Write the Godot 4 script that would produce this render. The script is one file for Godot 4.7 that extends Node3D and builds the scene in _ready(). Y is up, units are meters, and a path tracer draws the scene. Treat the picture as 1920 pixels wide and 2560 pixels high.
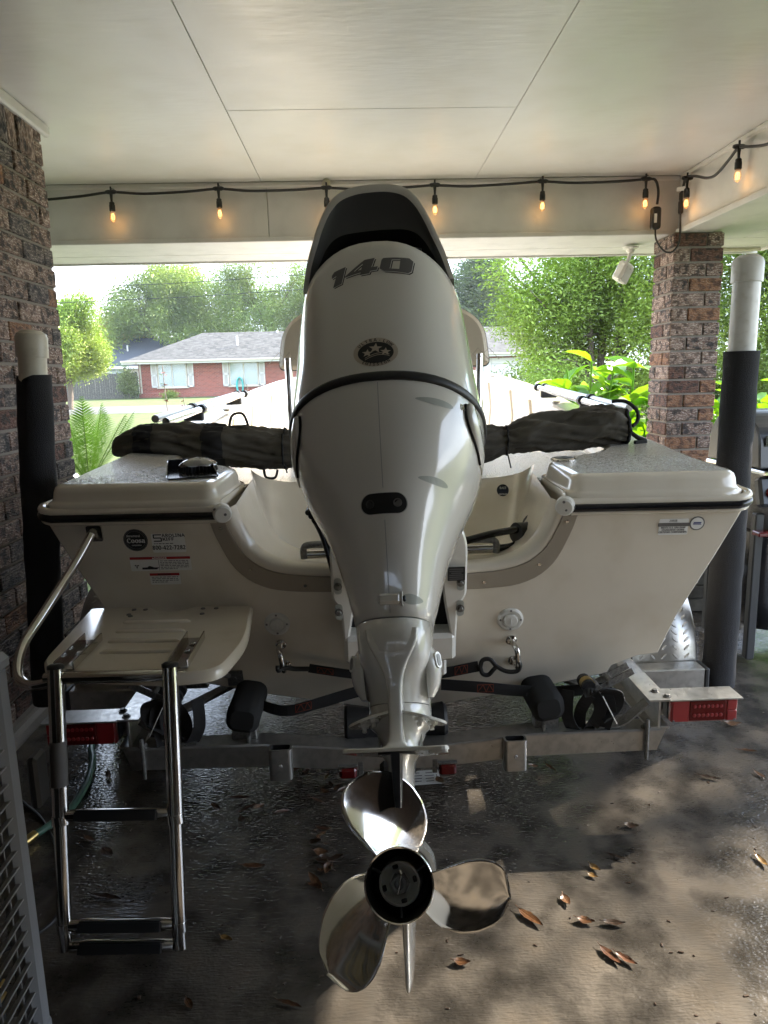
extends Node3D

var M := {}
var names := {}
var rng := RandomNumberGenerator.new()

# ---------------------------------------------------------------- naming
func numbered(called: String, parent: Node) -> String:
	var key := str(parent.get_instance_id()) + called
	var n: int = names.get(key, 0)
	names[key] = n + 1
	return called if n == 0 else "%s_%03d" % [called, n]

func put(o: Node3D, called: String, parent: Node = self) -> Node3D:
	o.name = numbered(called, parent)
	parent.add_child(o, true)
	return o

func tag(o: Node, label: String, category: String, group := "", kind := "") -> Node:
	if label: o.set_meta("label", label)
	if category: o.set_meta("category", category)
	if group: o.set_meta("group", group)
	if kind: o.set_meta("kind", kind)
	return o

func thing(called: String, label: String, category: String, at := Vector3.ZERO, turn := Vector3.ZERO, group := "") -> Node3D:
	var o := Node3D.new()
	put(o, called)
	o.position = at
	o.rotation = turn
	tag(o, label, category, group)
	return o

func obj(called: String, s: SurfaceTool, m: Material, parent: Node = self, at := Vector3.ZERO) -> MeshInstance3D:
	s.generate_normals()
	var o := MeshInstance3D.new()
	o.mesh = s.commit()
	o.material_override = m
	o.position = at
	put(o, called, parent)
	return o

func struct(called: String, s: SurfaceTool, m: Material, label: String, category: String) -> MeshInstance3D:
	var o := obj(called, s, m)
	tag(o, label, category, "", "structure")
	return o

func piece(called: String, mesh: Mesh, m: Material, parent: Node, xf: Transform3D) -> MeshInstance3D:
	var o := MeshInstance3D.new()
	o.mesh = mesh
	o.material_override = m
	o.transform = xf
	put(o, called, parent)
	return o

# ---------------------------------------------------------------- shapes
func S() -> SurfaceTool:
	var s := SurfaceTool.new()
	s.begin(Mesh.PRIMITIVE_TRIANGLES)
	s.set_smooth_group(-1)
	return s

func tri(s: SurfaceTool, a: Vector3, b: Vector3, c: Vector3) -> void:
	s.add_vertex(a); s.add_vertex(b); s.add_vertex(c)

func face(s: SurfaceTool, p: Array, out: Vector3) -> void:
	var n: Vector3 = (p[1] - p[0]).cross(p[2] - p[0])
	if p.size() > 3: n += (p[2] - p[0]).cross(p[3] - p[0])
	for i in range(1, p.size() - 1):
		if n.dot(out) > 0.0: tri(s, p[0], p[i + 1], p[i])
		else: tri(s, p[0], p[i], p[i + 1])

func box(s: SurfaceTool, c: Vector3, z: Vector3, b := Basis.IDENTITY, bev := 0.003) -> void:
	s.set_smooth_group(-1)
	var h := z * 0.5
	bev = minf(bev, minf(h.x, minf(h.y, h.z)) * 0.6)
	var v := {}
	for x in [-1, 1]:
		for y in [-1, 1]:
			for w in [-1, 1]:
				for k in 3:
					var q := Vector3(x * (h.x - bev), y * (h.y - bev), w * (h.z - bev))
					q[k] = [x, y, w][k] * h[k]
					v[Vector4i(x, y, w, k)] = c + b * q
	for k in 3:
		var i := (k + 1) % 3
		var j := (k + 2) % 3
		for a in [-1, 1]:
			var p := []
			for e in [[-1, -1], [1, -1], [1, 1], [-1, 1]]:
				var q := Vector4i(0, 0, 0, k)
				q[k] = a; q[i] = e[0]; q[j] = e[1]
				p.append(v[q])
			var n := Vector3.ZERO
			n[k] = a
			face(s, p, b * n)
			if bev > 0.0:
				for d in [-1, 1]:
					var p2 := []
					for e in [[k, -1], [k, 1], [i, 1], [i, -1]]:
						var q := Vector4i(0, 0, 0, e[0])
						q[k] = a; q[i] = d; q[j] = e[1]
						p2.append(v[q])
					n = Vector3.ZERO
					n[k] = a; n[i] = d
					face(s, p2, b * n)
	if bev > 0.0:
		for x in [-1, 1]:
			for y in [-1, 1]:
				for w in [-1, 1]:
					face(s, [v[Vector4i(x, y, w, 0)], v[Vector4i(x, y, w, 1)], v[Vector4i(x, y, w, 2)]], b * Vector3(x, y, w))

func boxm(z: Vector3, bev := 0.003) -> Mesh:
	var s := S()
	box(s, Vector3.ZERO, z, Basis.IDENTITY, bev)
	s.generate_normals()
	return s.commit()

func loft(s: SurfaceTool, rings: Array, cap0 := true, cap1 := true, closed := true, smooth := 1) -> void:
	var m: int = rings[0].size()
	var mids := []
	for r in rings:
		var c := Vector3.ZERO
		for p in r: c += p
		mids.append(c / m)
	var total := 0.0
	var last := m if closed else m - 1
	for k in rings.size() - 1:
		for i in last:
			var j := (i + 1) % m
			var a: Vector3 = rings[k][i]
			var b: Vector3 = rings[k][j]
			var d: Vector3 = rings[k + 1][i]
			var e: Vector3 = rings[k + 1][j]
			total += (b - a).cross(d - a).dot((a + e) * 0.5 - (mids[k] + mids[k + 1]) * 0.5)
	var ccw := total > 0.0
	s.set_smooth_group(smooth)
	for k in rings.size() - 1:
		for i in last:
			var j := (i + 1) % m
			var a: Vector3 = rings[k][i]
			var b: Vector3 = rings[k][j]
			var d: Vector3 = rings[k + 1][i]
			var e: Vector3 = rings[k + 1][j]
			if ccw:
				if not a.is_equal_approx(b): tri(s, a, e, b)
				if not d.is_equal_approx(e): tri(s, a, d, e)
			else:
				if not a.is_equal_approx(b): tri(s, a, b, e)
				if not d.is_equal_approx(e): tri(s, a, e, d)
	s.set_smooth_group(-1)
	if closed:
		for w in [0, 1]:
			if not [cap0, cap1][w]: continue
			var k := 0 if w == 0 else rings.size() - 1
			var out: Vector3 = mids[k] - mids[1 if w == 0 else k - 1]
			for i in m: face(s, [mids[k], rings[k][i], rings[k][(i + 1) % m]], out)

func tube(s: SurfaceTool, path: Array, r, sides := 10, caps := true) -> void:
	var rings := []
	var up := Vector3.UP
	for i in path.size():
		var t: Vector3 = (path[mini(i + 1, path.size() - 1)] - path[maxi(i - 1, 0)]).normalized()
		if i == 0: up = Vector3.UP if absf(t.y) < 0.9 else Vector3.RIGHT
		var x := t.cross(up).normalized()
		up = x.cross(t).normalized()
		var rad: float = r[i] if r is Array else r
		var ring := []
		for k in sides:
			var a := TAU * k / sides
			ring.append(path[i] + (x * cos(a) + up * sin(a)) * rad)
		rings.append(ring)
	loft(s, rings, caps, caps)

func smoothed(p: Array, per := 6) -> Array:
	var out := []
	for i in p.size() - 1:
		var a = p[maxi(i - 1, 0)]
		var b = p[i]
		var c = p[i + 1]
		var d = p[mini(i + 2, p.size() - 1)]
		for k in per: out.append(b.cubic_interpolate(c, a, d, float(k) / per))
	out.append(p[-1])
	return out

func lathe(s: SurfaceTool, prof: Array, xf := Transform3D.IDENTITY, sides := 24) -> void:
	# prof: Vector2(radius, height) runs; sharp where the profile turns by more than 35 degrees
	var run := [prof[0]]
	var g := 2
	for i in range(1, prof.size()):
		run.append(prof[i])
		var sharp := i == prof.size() - 1
		if not sharp:
			var a: Vector2 = (prof[i] - prof[i - 1]).normalized()
			var b: Vector2 = (prof[i + 1] - prof[i]).normalized()
			sharp = a.dot(b) < 0.82
		if sharp:
			var rings := []
			for p in run:
				var ring := []
				for k in sides:
					var a := TAU * k / sides
					ring.append(xf * Vector3(p.x * cos(a), p.y, p.x * sin(a)))
				rings.append(ring)
			# orientation: the profile runs so that its left side is outside
			s.set_smooth_group(g)
			for q in rings.size() - 1:
				for k in sides:
					var j := (k + 1) % sides
					var aa: Vector3 = rings[q][k]
					var bb: Vector3 = rings[q][j]
					var cc: Vector3 = rings[q + 1][j]
					var dd: Vector3 = rings[q + 1][k]
					if not aa.is_equal_approx(bb): tri(s, aa, bb, cc)
					if not cc.is_equal_approx(dd): tri(s, aa, cc, dd)
			g += 1
			run = [prof[i]]
	s.set_smooth_group(-1)

func prism(s: SurfaceTool, poly: Array, d: float, xf := Transform3D.IDENTITY, bev := 0.0, smooth := -1) -> void:
	# poly in local xy, extruded from z = 0 to z = d (d > 0); bevel on the d side
	var pv := PackedVector2Array(poly)
	if Geometry2D.is_polygon_clockwise(pv): pv.reverse()
	var rings := [[pv, 0.0]]
	if bev > 0.0:
		var pin := inset(pv, bev)
		rings.append([pv, d - bev])
		rings.append([pin, d])
	else: rings.append([pv, d])
	var n := pv.size()
	s.set_smooth_group(smooth)
	for k in rings.size() - 1:
		for i in n:
			var j := (i + 1) % n
			var a: Vector3 = xf * Vector3(rings[k][0][i].x, rings[k][0][i].y, rings[k][1])
			var b: Vector3 = xf * Vector3(rings[k][0][j].x, rings[k][0][j].y, rings[k][1])
			var c: Vector3 = xf * Vector3(rings[k + 1][0][j].x, rings[k + 1][0][j].y, rings[k + 1][1])
			var e: Vector3 = xf * Vector3(rings[k + 1][0][i].x, rings[k + 1][0][i].y, rings[k + 1][1])
			tri(s, a, c, b); tri(s, a, e, c)
	s.set_smooth_group(-1)
	for w in [0, rings.size() - 1]:
		var q: PackedVector2Array = rings[w][0]
		var t := Geometry2D.triangulate_polygon(q)
		if t.is_empty():
			q = shrunk(pv, bev)
			t = Geometry2D.triangulate_polygon(q)
		var out := xf.basis * Vector3(0, 0, -1 if w == 0 else 1)
		for i in range(0, t.size(), 3):
			var p := []
			for k in 3: p.append(xf * Vector3(q[t[i + k]].x, q[t[i + k]].y, rings[w][1]))
			face(s, p, out)

func inset(pv: PackedVector2Array, d: float) -> PackedVector2Array:
	var out := PackedVector2Array()
	var n := pv.size()
	for i in n:
		var a := (pv[i] - pv[(i + n - 1) % n]).normalized()
		var b := (pv[(i + 1) % n] - pv[i]).normalized()
		var na := Vector2(-a.y, a.x)
		var nb := Vector2(-b.y, b.x)
		var m := na + nb
		out.append(pv[i] + m * (d / maxf(0.35, 1.0 + na.dot(nb))))
	return out

func shrunk(pv: PackedVector2Array, d: float) -> PackedVector2Array:
	# an inset that drops the folds a plain inset can make
	var best := pv
	var most := 0.0
	for p in Geometry2D.offset_polygon(pv, -d):
		var a := 0.0
		for i in p.size(): a += p[i].cross(p[(i + 1) % p.size()])
		if absf(a) > most:
			most = absf(a)
			best = p
	return best

func rounded(w: float, h: float, r: float, k := 5) -> Array:
	var out := []
	for c in [[1, 1, 0], [-1, 1, 1], [-1, -1, 2], [1, -1, 3]]:
		for i in k + 1:
			var a: float = PI / 2 * (c[2] + float(i) / k)
			out.append(Vector2(c[0] * (w / 2 - r) + r * cos(a), c[1] * (h / 2 - r) + r * sin(a)))
	return out

func corner(poly: Array, rad: Array, k := 5) -> Array:
	# rounds each corner of a polygon with its own radius
	var out := []
	var n := poly.size()
	for i in n:
		var p: Vector2 = poly[i]
		var r: float = minf(rad[i], 0.46 * minf(p.distance_to(poly[(i + n - 1) % n]), p.distance_to(poly[(i + 1) % n])))
		if r <= 0.0:
			out.append(p)
			continue
		var a: Vector2 = poly[(i + n - 1) % n]
		var b: Vector2 = poly[(i + 1) % n]
		var p0 := p + (a - p).normalized() * r
		var p1 := p + (b - p).normalized() * r
		for j in k + 1:
			var t := float(j) / k
			out.append(p0.lerp(p, t).lerp(p.lerp(p1, t), t))
	return out

func ellipse(a: float, b: float, n := 28) -> Array:
	var out := []
	for i in n: out.append(Vector2(a * cos(TAU * i / n), b * sin(TAU * i / n)))
	return out

func hexbolt(s: SurfaceTool, at: Vector3, n: Vector3, r := 0.009, h := 0.007) -> void:
	var b := facing(n)
	prism(s, ellipse(r * 1.5, r * 1.5, 14), h * 0.25, Transform3D(b, at))
	prism(s, ellipse(r, r, 6), h, Transform3D(b, at), h * 0.15)

func facing(n: Vector3, up := Vector3.UP) -> Basis:
	n = n.normalized()
	if absf(n.dot(up)) > 0.98: up = Vector3.BACK
	var x := up.cross(n).normalized()
	return Basis(x, n.cross(x), n)

func letters(parent: Node, txt: String, height: float, m: Material, xf: Transform3D, bold := true, serif := false, squeeze := 1.0, called := "lettering") -> MeshInstance3D:
	var t := TextMesh.new()
	var f := SystemFont.new()
	f.font_names = PackedStringArray(["Droid Serif" if serif else "Droid Sans"])
	f.font_weight = 700 if bold else 400
	t.font = f
	t.text = txt
	t.font_size = 32
	t.pixel_size = height / 23.0
	t.depth = 0.0008
	t.curve_step = 4.0
	t.material = m
	var o := MeshInstance3D.new()
	o.mesh = t
	o.material_override = m
	o.transform = xf.scaled_local(Vector3(squeeze, 1, 1))
	put(o, called, parent)
	return o

# ---------------------------------------------------------------- materials
func lin(r: float, g: float, b: float) -> Color:
	return Color(r, g, b).linear_to_srgb()

func mat(key: String, c: Color, rough := 0.6, metal := 0.0) -> StandardMaterial3D:
	var m := StandardMaterial3D.new()
	m.resource_name = key
	m.albedo_color = c
	m.roughness = rough
	m.metallic = metal
	M[key] = m
	return m

func noise_tex(freq: float, seed_: int, normal := 0.0, octaves := 4, ramp: Array = [], kind := FastNoiseLite.TYPE_SIMPLEX_SMOOTH, size := 512) -> NoiseTexture2D:
	var n := FastNoiseLite.new()
	n.noise_type = kind
	n.seed = seed_
	n.frequency = freq
	n.fractal_octaves = octaves
	var t := NoiseTexture2D.new()
	t.width = size
	t.height = size
	t.seamless = true
	t.noise = n
	if normal > 0.0:
		t.as_normal_map = true
		t.bump_strength = normal
	if ramp:
		var g := Gradient.new()
		var off := PackedFloat32Array()
		var col := PackedColorArray()
		for r in ramp:
			off.append(r[0])
			col.append(r[1])
		g.offsets = off
		g.colors = col
		t.color_ramp = g
	return t

func tri_map(m: StandardMaterial3D, scale: float, world := true) -> StandardMaterial3D:
	m.uv1_triplanar = true
	m.uv1_world_triplanar = world
	m.uv1_scale = Vector3.ONE * scale
	return m

func bump(m: StandardMaterial3D, t: Texture2D, k := 1.0) -> void:
	m.normal_enabled = true
	m.normal_texture = t
	m.normal_scale = k

func grey(v: float) -> Color:
	return Color(v, v, v)

# ---------------------------------------------------------------- scene
func _ready() -> void:
	rng.seed = 11
	var cam := Camera3D.new()
	cam.name = "camera"
	cam.position = Vector3(0, 1.33, 0)
	cam.rotation = Vector3(deg_to_rad(-10.6), deg_to_rad(-1.75), deg_to_rad(-1.35))
	cam.fov = 70.68
	cam.near = 0.05
	cam.far = 900.0
	add_child(cam)
	cam.current = true

	var env := Environment.new()
	env.background_mode = Environment.BG_SKY
	var sky := ProceduralSkyMaterial.new()
	sky.sky_top_color = Color(0.70, 0.78, 0.90)
	sky.sky_horizon_color = Color(0.90, 0.94, 0.98)
	sky.sky_curve = 0.16
	sky.ground_horizon_color = Color(0.55, 0.58, 0.50)
	sky.ground_bottom_color = Color(0.25, 0.28, 0.18)
	sky.sky_energy_multiplier = 1.0
	sky.sky_cover = noise_tex(0.006, 4, 0.0, 5, [[0.0, Color(1, 1, 1, 0)], [0.48, Color(1, 1, 1, 0.0)], [0.75, Color(1, 1, 1, 0.75)], [1.0, Color(1, 1, 1, 0.9)]])
	sky.sky_cover_modulate = Color(1, 1, 1, 0.55)
	env.sky = Sky.new()
	env.sky.sky_material = sky
	env.tonemap_mode = Environment.TONE_MAPPER_LINEAR
	env.tonemap_exposure = 6.0
	env.sdfgi_enabled = true
	env.ssao_enabled = true
	env.ssil_enabled = true
	env.fog_enabled = true
	env.fog_density = 0.0005
	env.fog_light_color = Color(0.85, 0.9, 0.95)
	var we := WorldEnvironment.new()
	we.name = "world_environment"
	we.environment = env
	add_child(we)

	var sun := DirectionalLight3D.new()
	sun.name = "sun"
	sun.basis = Basis.looking_at(-Vector3(0.45, 0.33, -0.25))
	sun.light_color = Color(1.0, 0.96, 0.89)
	sun.light_energy = 1.6
	sun.light_angular_distance = 0.5
	sun.shadow_enabled = true
	add_child(sun)

	materials()
	ground()
	carport()
	brickwork()
	neighbours()
	boat()
	outboard()
	trailer()
	covers()
	string_lights()
	plants()
	clutter()
	litter()

func streak_image(w: int, h: int, fx: float, fy: float, seed_: int, amp := 1.0, fine := 0.0) -> Image:
	var n := FastNoiseLite.new()
	n.seed = seed_
	n.frequency = 1.0
	n.fractal_octaves = 3
	var im := Image.create(w, h, false, Image.FORMAT_L8)
	for y in h:
		for x in w:
			# blend across the edges so that the tile repeats
			var v := n.get_noise_2d(x * fx, y * fy)
			var ex := smoothstep(0.85, 1.0, float(x) / w)
			var ey := smoothstep(0.85, 1.0, float(y) / h)
			if ex > 0.0: v = lerpf(v, n.get_noise_2d((x - w) * fx, y * fy), ex)
			if ey > 0.0: v = lerpf(v, n.get_noise_2d(x * fx, (y - h) * fy), ey)
			if fine > 0.0: v += fine / amp * (n.get_noise_2d(x * 0.11 + 300.0, y * 0.13) * (1.0 - maxf(ex, ey)))
			im.set_pixel(x, y, grey(clampf(0.5 + v * amp, 0, 1)))
	return im

func brick_textures(i: int, base: Color, dark: Color, wash: Color, amount: float, upright: bool) -> Array:
	# combed and torn face: [albedo, normal]
	var n := FastNoiseLite.new()
	n.seed = 40 + i
	n.frequency = 1.0
	n.fractal_octaves = 3
	var z := 224
	var im := Image.create(z, z, false, Image.FORMAT_RGB8)
	var hm := Image.create(z, z, false, Image.FORMAT_L8)
	for y in z:
		for x in z:
			var u := y if upright else x
			var v := x if upright else y
			var big := n.get_noise_2d(u * 0.022 + 7.0, v * 0.03)
			var wob := n.get_noise_2d(u * 0.03, v * 0.05 + 30.0)
			var comb := sin(v * TAU / 9.33 + wob * 5.0)
			var tear := n.get_noise_2d(u * 0.06, v * 0.22 + 90.0)
			var fine := n.get_noise_2d(u * 0.35, v * 0.35)
			var hgt := 0.5 + 0.3 * comb * (0.4 + 0.6 * smoothstep(-0.3, 0.2, wob)) + 0.45 * tear + 0.12 * fine
			var c := base.lerp(dark, smoothstep(-0.1, 0.35, big + 0.25 * tear))
			c = c.lerp(wash, clampf(smoothstep(0.42, 0.78, hgt) * smoothstep(-0.35, 0.4, -big + 0.6 * tear) * amount, 0, 1))
			c = c * (0.92 + 0.2 * fine)
			im.set_pixel(x, y, c.linear_to_srgb())
			hm.set_pixel(x, y, grey(clampf(hgt, 0, 1)))
	hm.bump_map_to_normal_map(4.5)
	return [ImageTexture.create_from_image(im), ImageTexture.create_from_image(hm)]

func materials() -> void:
	# ceiling paint over plywood
	var m := mat("ceiling_paint", lin(0.765, 0.755, 0.735), 0.4)
	tri_map(m, 0.8)
	var grain := streak_image(384, 384, 0.02, 0.075, 3, 0.9)
	grain.bump_map_to_normal_map(2.2)
	bump(m, ImageTexture.create_from_image(grain), 0.09)
	m.albedo_texture = noise_tex(0.005, 10, 0.0, 6, [[0.0, Color(0.965, 0.962, 0.95)], [0.5, grey(0.99)], [1.0, grey(1.0)]])
	m.roughness_texture = noise_tex(0.012, 9, 0.0, 4, [[0.0, grey(0.75)], [1.0, grey(1.0)]])
	m = mat("trim_paint", lin(0.62, 0.605, 0.585), 0.5)
	tri_map(m, 1.3)
	bump(m, noise_tex(0.02, 21, 2.0), 0.25)
	m.albedo_texture = noise_tex(0.006, 77, 0.0, 5, [[0.0, grey(0.93)], [0.6, grey(0.985)], [1.0, grey(1.0)]])
	mat("gap", lin(0.42, 0.41, 0.40), 0.9)
	# wet broomed concrete
	m = mat("wet_concrete", lin(0.108, 0.094, 0.079), 0.25)
	tri_map(m, 1.25)
	var broom := streak_image(512, 512, 0.035, 0.22, 5, 0.55, 0.35)
	broom.bump_map_to_normal_map(3.2)
	m.albedo_texture = noise_tex(0.004, 31, 0.0, 9, [[0.0, grey(0.5)], [0.4, grey(0.76)], [0.6, grey(0.92)], [1.0, Color(1.0, 0.98, 0.95)]], FastNoiseLite.TYPE_SIMPLEX_SMOOTH, 1024)
	m.roughness_texture = noise_tex(0.006, 33, 0.0, 5, [[0.0, grey(0.42)], [0.45, grey(0.55)], [0.7, grey(0.8)], [1.0, grey(1.0)]])
	bump(m, ImageTexture.create_from_image(broom), 0.32)
	m.detail_enabled = false
	m = mat("dry_concrete", lin(0.46, 0.435, 0.39), 0.9)
	tri_map(m, 0.5)
	m.albedo_texture = noise_tex(0.01, 32, 0.0, 6, [[0.0, grey(0.75)], [1.0, grey(1.0)]])
	m = mat("asphalt", lin(0.085, 0.083, 0.08), 0.95)
	m = mat("lawn", lin(0.075, 0.095, 0.016), 0.95)
	tri_map(m, 0.12)
	m.albedo_texture = noise_tex(0.03, 35, 0.0, 6, [[0.0, Color(0.7, 0.75, 0.6)], [0.5, Color(0.92, 0.95, 0.85)], [1.0, Color(1, 1, 1)]])
	# bricks
	var kinds := [
		[Color(0.18, 0.115, 0.092), Color(0.045, 0.038, 0.038), Color(0.44, 0.37, 0.33), 0.95],
		[Color(0.18, 0.115, 0.092), Color(0.06, 0.046, 0.042), Color(0.50, 0.41, 0.36), 1.0],
		[Color(0.105, 0.088, 0.084), Color(0.036, 0.035, 0.04), Color(0.38, 0.33, 0.30), 0.8],
		[Color(0.26, 0.175, 0.14), Color(0.11, 0.075, 0.062), Color(0.54, 0.45, 0.40), 1.0],
		[Color(0.25, 0.12, 0.065), Color(0.11, 0.058, 0.04), Color(0.40, 0.29, 0.22), 0.6],
		[Color(0.12, 0.055, 0.04), Color(0.045, 0.032, 0.03), Color(0.32, 0.22, 0.18), 0.5],
	]
	for up in 2:
		for i in kinds.size():
			if up == 1 and not i in [0, 2, 3]: continue
			var k: Array = kinds[i]
			var t := brick_textures(i, k[0], k[1], k[2], k[3], up == 1)
			m = mat(("brick_upright_%d" if up else "brick_%d") % i, Color.WHITE, 0.88)
			tri_map(m, 3.2)
			m.albedo_texture = t[0]
			bump(m, t[1], 1.0)
	m = mat("mortar", lin(0.25, 0.225, 0.20), 0.95)
	tri_map(m, 4.0)
	bump(m, noise_tex(0.06, 61, 5.0), 0.5)
	# boat and motor
	m = mat("gelcoat", lin(0.75, 0.68, 0.57), 0.2)
	m.clearcoat_enabled = true
	m.clearcoat = 0.4
	m.clearcoat_roughness = 0.08
	tri_map(m, 1.1)
	m.albedo_texture = noise_tex(0.008, 71, 0.0, 5, [[0.0, Color(0.94, 0.93, 0.91)], [0.5, grey(0.985)], [1.0, grey(1.0)]])
	m.roughness_texture = noise_tex(0.02, 72, 0.0, 5, [[0.0, grey(0.7)], [1.0, grey(1.0)]])
	m = mat("nonskid", lin(0.60, 0.57, 0.52), 0.17)
	tri_map(m, 3.0)
	bump(m, noise_tex(0.075, 74, 9.0, 2, [], FastNoiseLite.TYPE_CELLULAR), 0.9)
	m.roughness_texture = noise_tex(0.02, 75, 0.0, 4, [[0.0, grey(0.5)], [1.0, grey(1.0)]])
	m = mat("motor_white", lin(0.77, 0.745, 0.685), 0.17)
	m.clearcoat_enabled = true
	m.clearcoat = 0.7
	m.clearcoat_roughness = 0.04
	m = mat("motor_recess", lin(0.40, 0.41, 0.37), 0.35)
	mat("taupe", lin(0.33, 0.28, 0.22), 0.45)
	mat("white_plastic", lin(0.68, 0.665, 0.62), 0.35)
	for p in [["cream_pvc", lin(0.60, 0.55, 0.44)], ["white_pvc", lin(0.66, 0.65, 0.61)]]:
		m = mat(p[0], p[1], 0.33)
		tri_map(m, 2.0)
		m.albedo_texture = noise_tex(0.02, 68, 0.0, 6, [[0.0, Color(0.84, 0.82, 0.78)], [0.32, grey(0.95)], [1.0, grey(1.0)]])
	mat("black_gloss", lin(0.012, 0.012, 0.014), 0.18)
	mat("black_rubber", lin(0.016, 0.016, 0.017), 0.5)
	m = mat("water", Color(0.95, 0.97, 1.0, 0.0), 0.02)
	m.refraction_enabled = true
	m.refraction_scale = 0.033
	mat("hood_grey", lin(0.085, 0.085, 0.083), 0.55)
	mat("grill_grey", lin(0.028, 0.03, 0.034), 0.3, 0.2)
	mat("black_matte", lin(0.012, 0.012, 0.012), 0.85)
	m = mat("foam", lin(0.022, 0.022, 0.025), 0.95)
	tri_map(m, 7.0)
	bump(m, noise_tex(0.08, 81, 8.0), 0.9)
	m = mat("webbing", lin(0.013, 0.013, 0.014), 0.8)
	mat("stitching", lin(0.20, 0.035, 0.012), 0.8)
	m = mat("steel", lin(0.62, 0.60, 0.57), 0.12, 1.0)
	m = mat("prop_steel", lin(0.67, 0.655, 0.63), 0.06, 1.0)
	tri_map(m, 6.0)
	m.roughness_texture = noise_tex(0.02, 83, 0.0, 5, [[0.0, grey(0.5)], [0.6, grey(0.9)], [1.0, grey(1.0)]])
	m.roughness = 0.13
	bump(m, noise_tex(0.004, 84, 1.0, 2), 0.25)
	m = mat("aluminium", lin(0.50, 0.49, 0.465), 0.42, 0.85)
	tri_map(m, 3.0)
	m.roughness_texture = noise_tex(0.03, 85, 0.0, 5, [[0.0, grey(0.6)], [1.0, grey(1.0)]])
	m.albedo_texture = noise_tex(0.015, 86, 0.0, 5, [[0.0, grey(0.85)], [0.55, grey(0.97)], [1.0, grey(1.0)]])
	m = mat("galvanised", lin(0.33, 0.325, 0.31), 0.5, 0.7)
	tri_map(m, 4.0)
	m.albedo_texture = noise_tex(0.05, 87, 0.0, 3, [[0.0, grey(0.65)], [1.0, grey(1.0)]], FastNoiseLite.TYPE_CELLULAR)
	m = mat("red_lens", lin(0.27, 0.005, 0.008), 0.12)
	m.clearcoat_enabled = true
	mat("dark_red_lens", lin(0.10, 0.004, 0.005), 0.2)
	m = mat("canvas", lin(0.068, 0.060, 0.046), 0.85)
	tri_map(m, 5.0)
	bump(m, noise_tex(0.05, 91, 4.0, 3), 0.25)
	m.rim_enabled = true
	m.rim = 0.3
	mat("paper", lin(0.78, 0.77, 0.74), 0.7)
	mat("ink", lin(0.015, 0.015, 0.016), 0.6)
	mat("print_grey", lin(0.13, 0.125, 0.125), 0.6)
	mat("silver_print", lin(0.16, 0.155, 0.15), 0.35, 0.3)
	mat("print_red", lin(0.36, 0.02, 0.02), 0.5)
	mat("print_blue", lin(0.03, 0.04, 0.18), 0.5)
	mat("cushion", lin(0.52, 0.45, 0.36), 0.5)
	mat("brass", lin(0.55, 0.40, 0.15), 0.3, 1.0)
	mat("unit_paint", lin(0.22, 0.225, 0.235), 0.45)
	m = mat("hose_green", lin(0.045, 0.11, 0.075), 0.45)
	mat("teal_hose", lin(0.05, 0.42, 0.38), 0.5)
	m = mat("brush_shell", lin(0.30, 0.30, 0.31), 0.08, 0.9)
	m = mat("bulb_glass", Color(1.0, 0.82, 0.55, 0.22), 0.05)
	m.transparency = BaseMaterial3D.TRANSPARENCY_ALPHA
	m = mat("filament", lin(1.0, 0.6, 0.25), 0.5)
	m.emission_enabled = true
	m.emission = Color(1.0, 0.76, 0.44)
	m.emission_energy_multiplier = 0.8
	m = mat("glass", Color(0.75, 0.8, 0.8, 0.25), 0.05)
	m.transparency = BaseMaterial3D.TRANSPARENCY_ALPHA
	# neighbours
	m = mat("red_brick", Color.WHITE, 0.9)
	tri_map(m, 0.8)
	m.albedo_texture = course_texture()
	m = mat("roof_grey", lin(0.092, 0.09, 0.085), 0.95)
	tri_map(m, 0.5)
	m.albedo_texture = shingle_texture()
	mat("roof_blue", lin(0.07, 0.08, 0.1), 0.95)
	mat("roof_brown", lin(0.17, 0.10, 0.07), 0.95)
	mat("house_white", lin(0.62, 0.61, 0.58), 0.7)
	mat("house_cream", lin(0.52, 0.47, 0.38), 0.8)
	mat("blind", lin(0.40, 0.46, 0.43), 0.5)
	m = mat("fence_wood", lin(0.15, 0.14, 0.12), 0.95)
	tri_map(m, 0.6)
	m.albedo_texture = noise_tex(0.03, 97, 0.0, 5, [[0.0, grey(0.6)], [1.0, grey(1.0)]])
	m = mat("raw_wood", lin(0.22, 0.13, 0.06), 0.8)
	m = mat("bark", lin(0.14, 0.11, 0.085), 0.95)
	tri_map(m, 1.5)
	bump(m, noise_tex(0.04, 98, 8.0), 0.8)
	# foliage: colours come through the vertex and copy colours
	for f in [["leaf", Color(1, 1, 1)]]:
		m = mat(f[0], Color.WHITE, 0.55)
		m.vertex_color_use_as_albedo = true
		m.cull_mode = BaseMaterial3D.CULL_DISABLED
		m.backlight_enabled = true
		m.backlight = Color(0.62, 0.70, 0.28)
	for f in [["big_leaf", lin(0.075, 0.165, 0.016), Color(0.42, 0.58, 0.05)], ["big_leaf_pale", lin(0.12, 0.22, 0.03), Color(0.45, 0.58, 0.1)], ["palm_leaf", lin(0.038, 0.075, 0.008), Color(0.20, 0.32, 0.03)], ["shrub_leaf", lin(0.06, 0.10, 0.02), Color(0.2, 0.25, 0.06)], ["red_leaf", lin(0.20, 0.09, 0.07), Color(0.2, 0.1, 0.05)]]:
		m = mat(f[0], f[1], 0.6 if f[0] == "palm_leaf" else 0.4)
		m.metallic_specular = 0.3
		m.cull_mode = BaseMaterial3D.CULL_DISABLED
		m.backlight_enabled = true
		m.backlight = f[2]
	var dl := [lin(0.19, 0.085, 0.035), lin(0.13, 0.055, 0.028), lin(0.33, 0.19, 0.06), lin(0.085, 0.05, 0.032), lin(0.24, 0.12, 0.06)]
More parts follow.
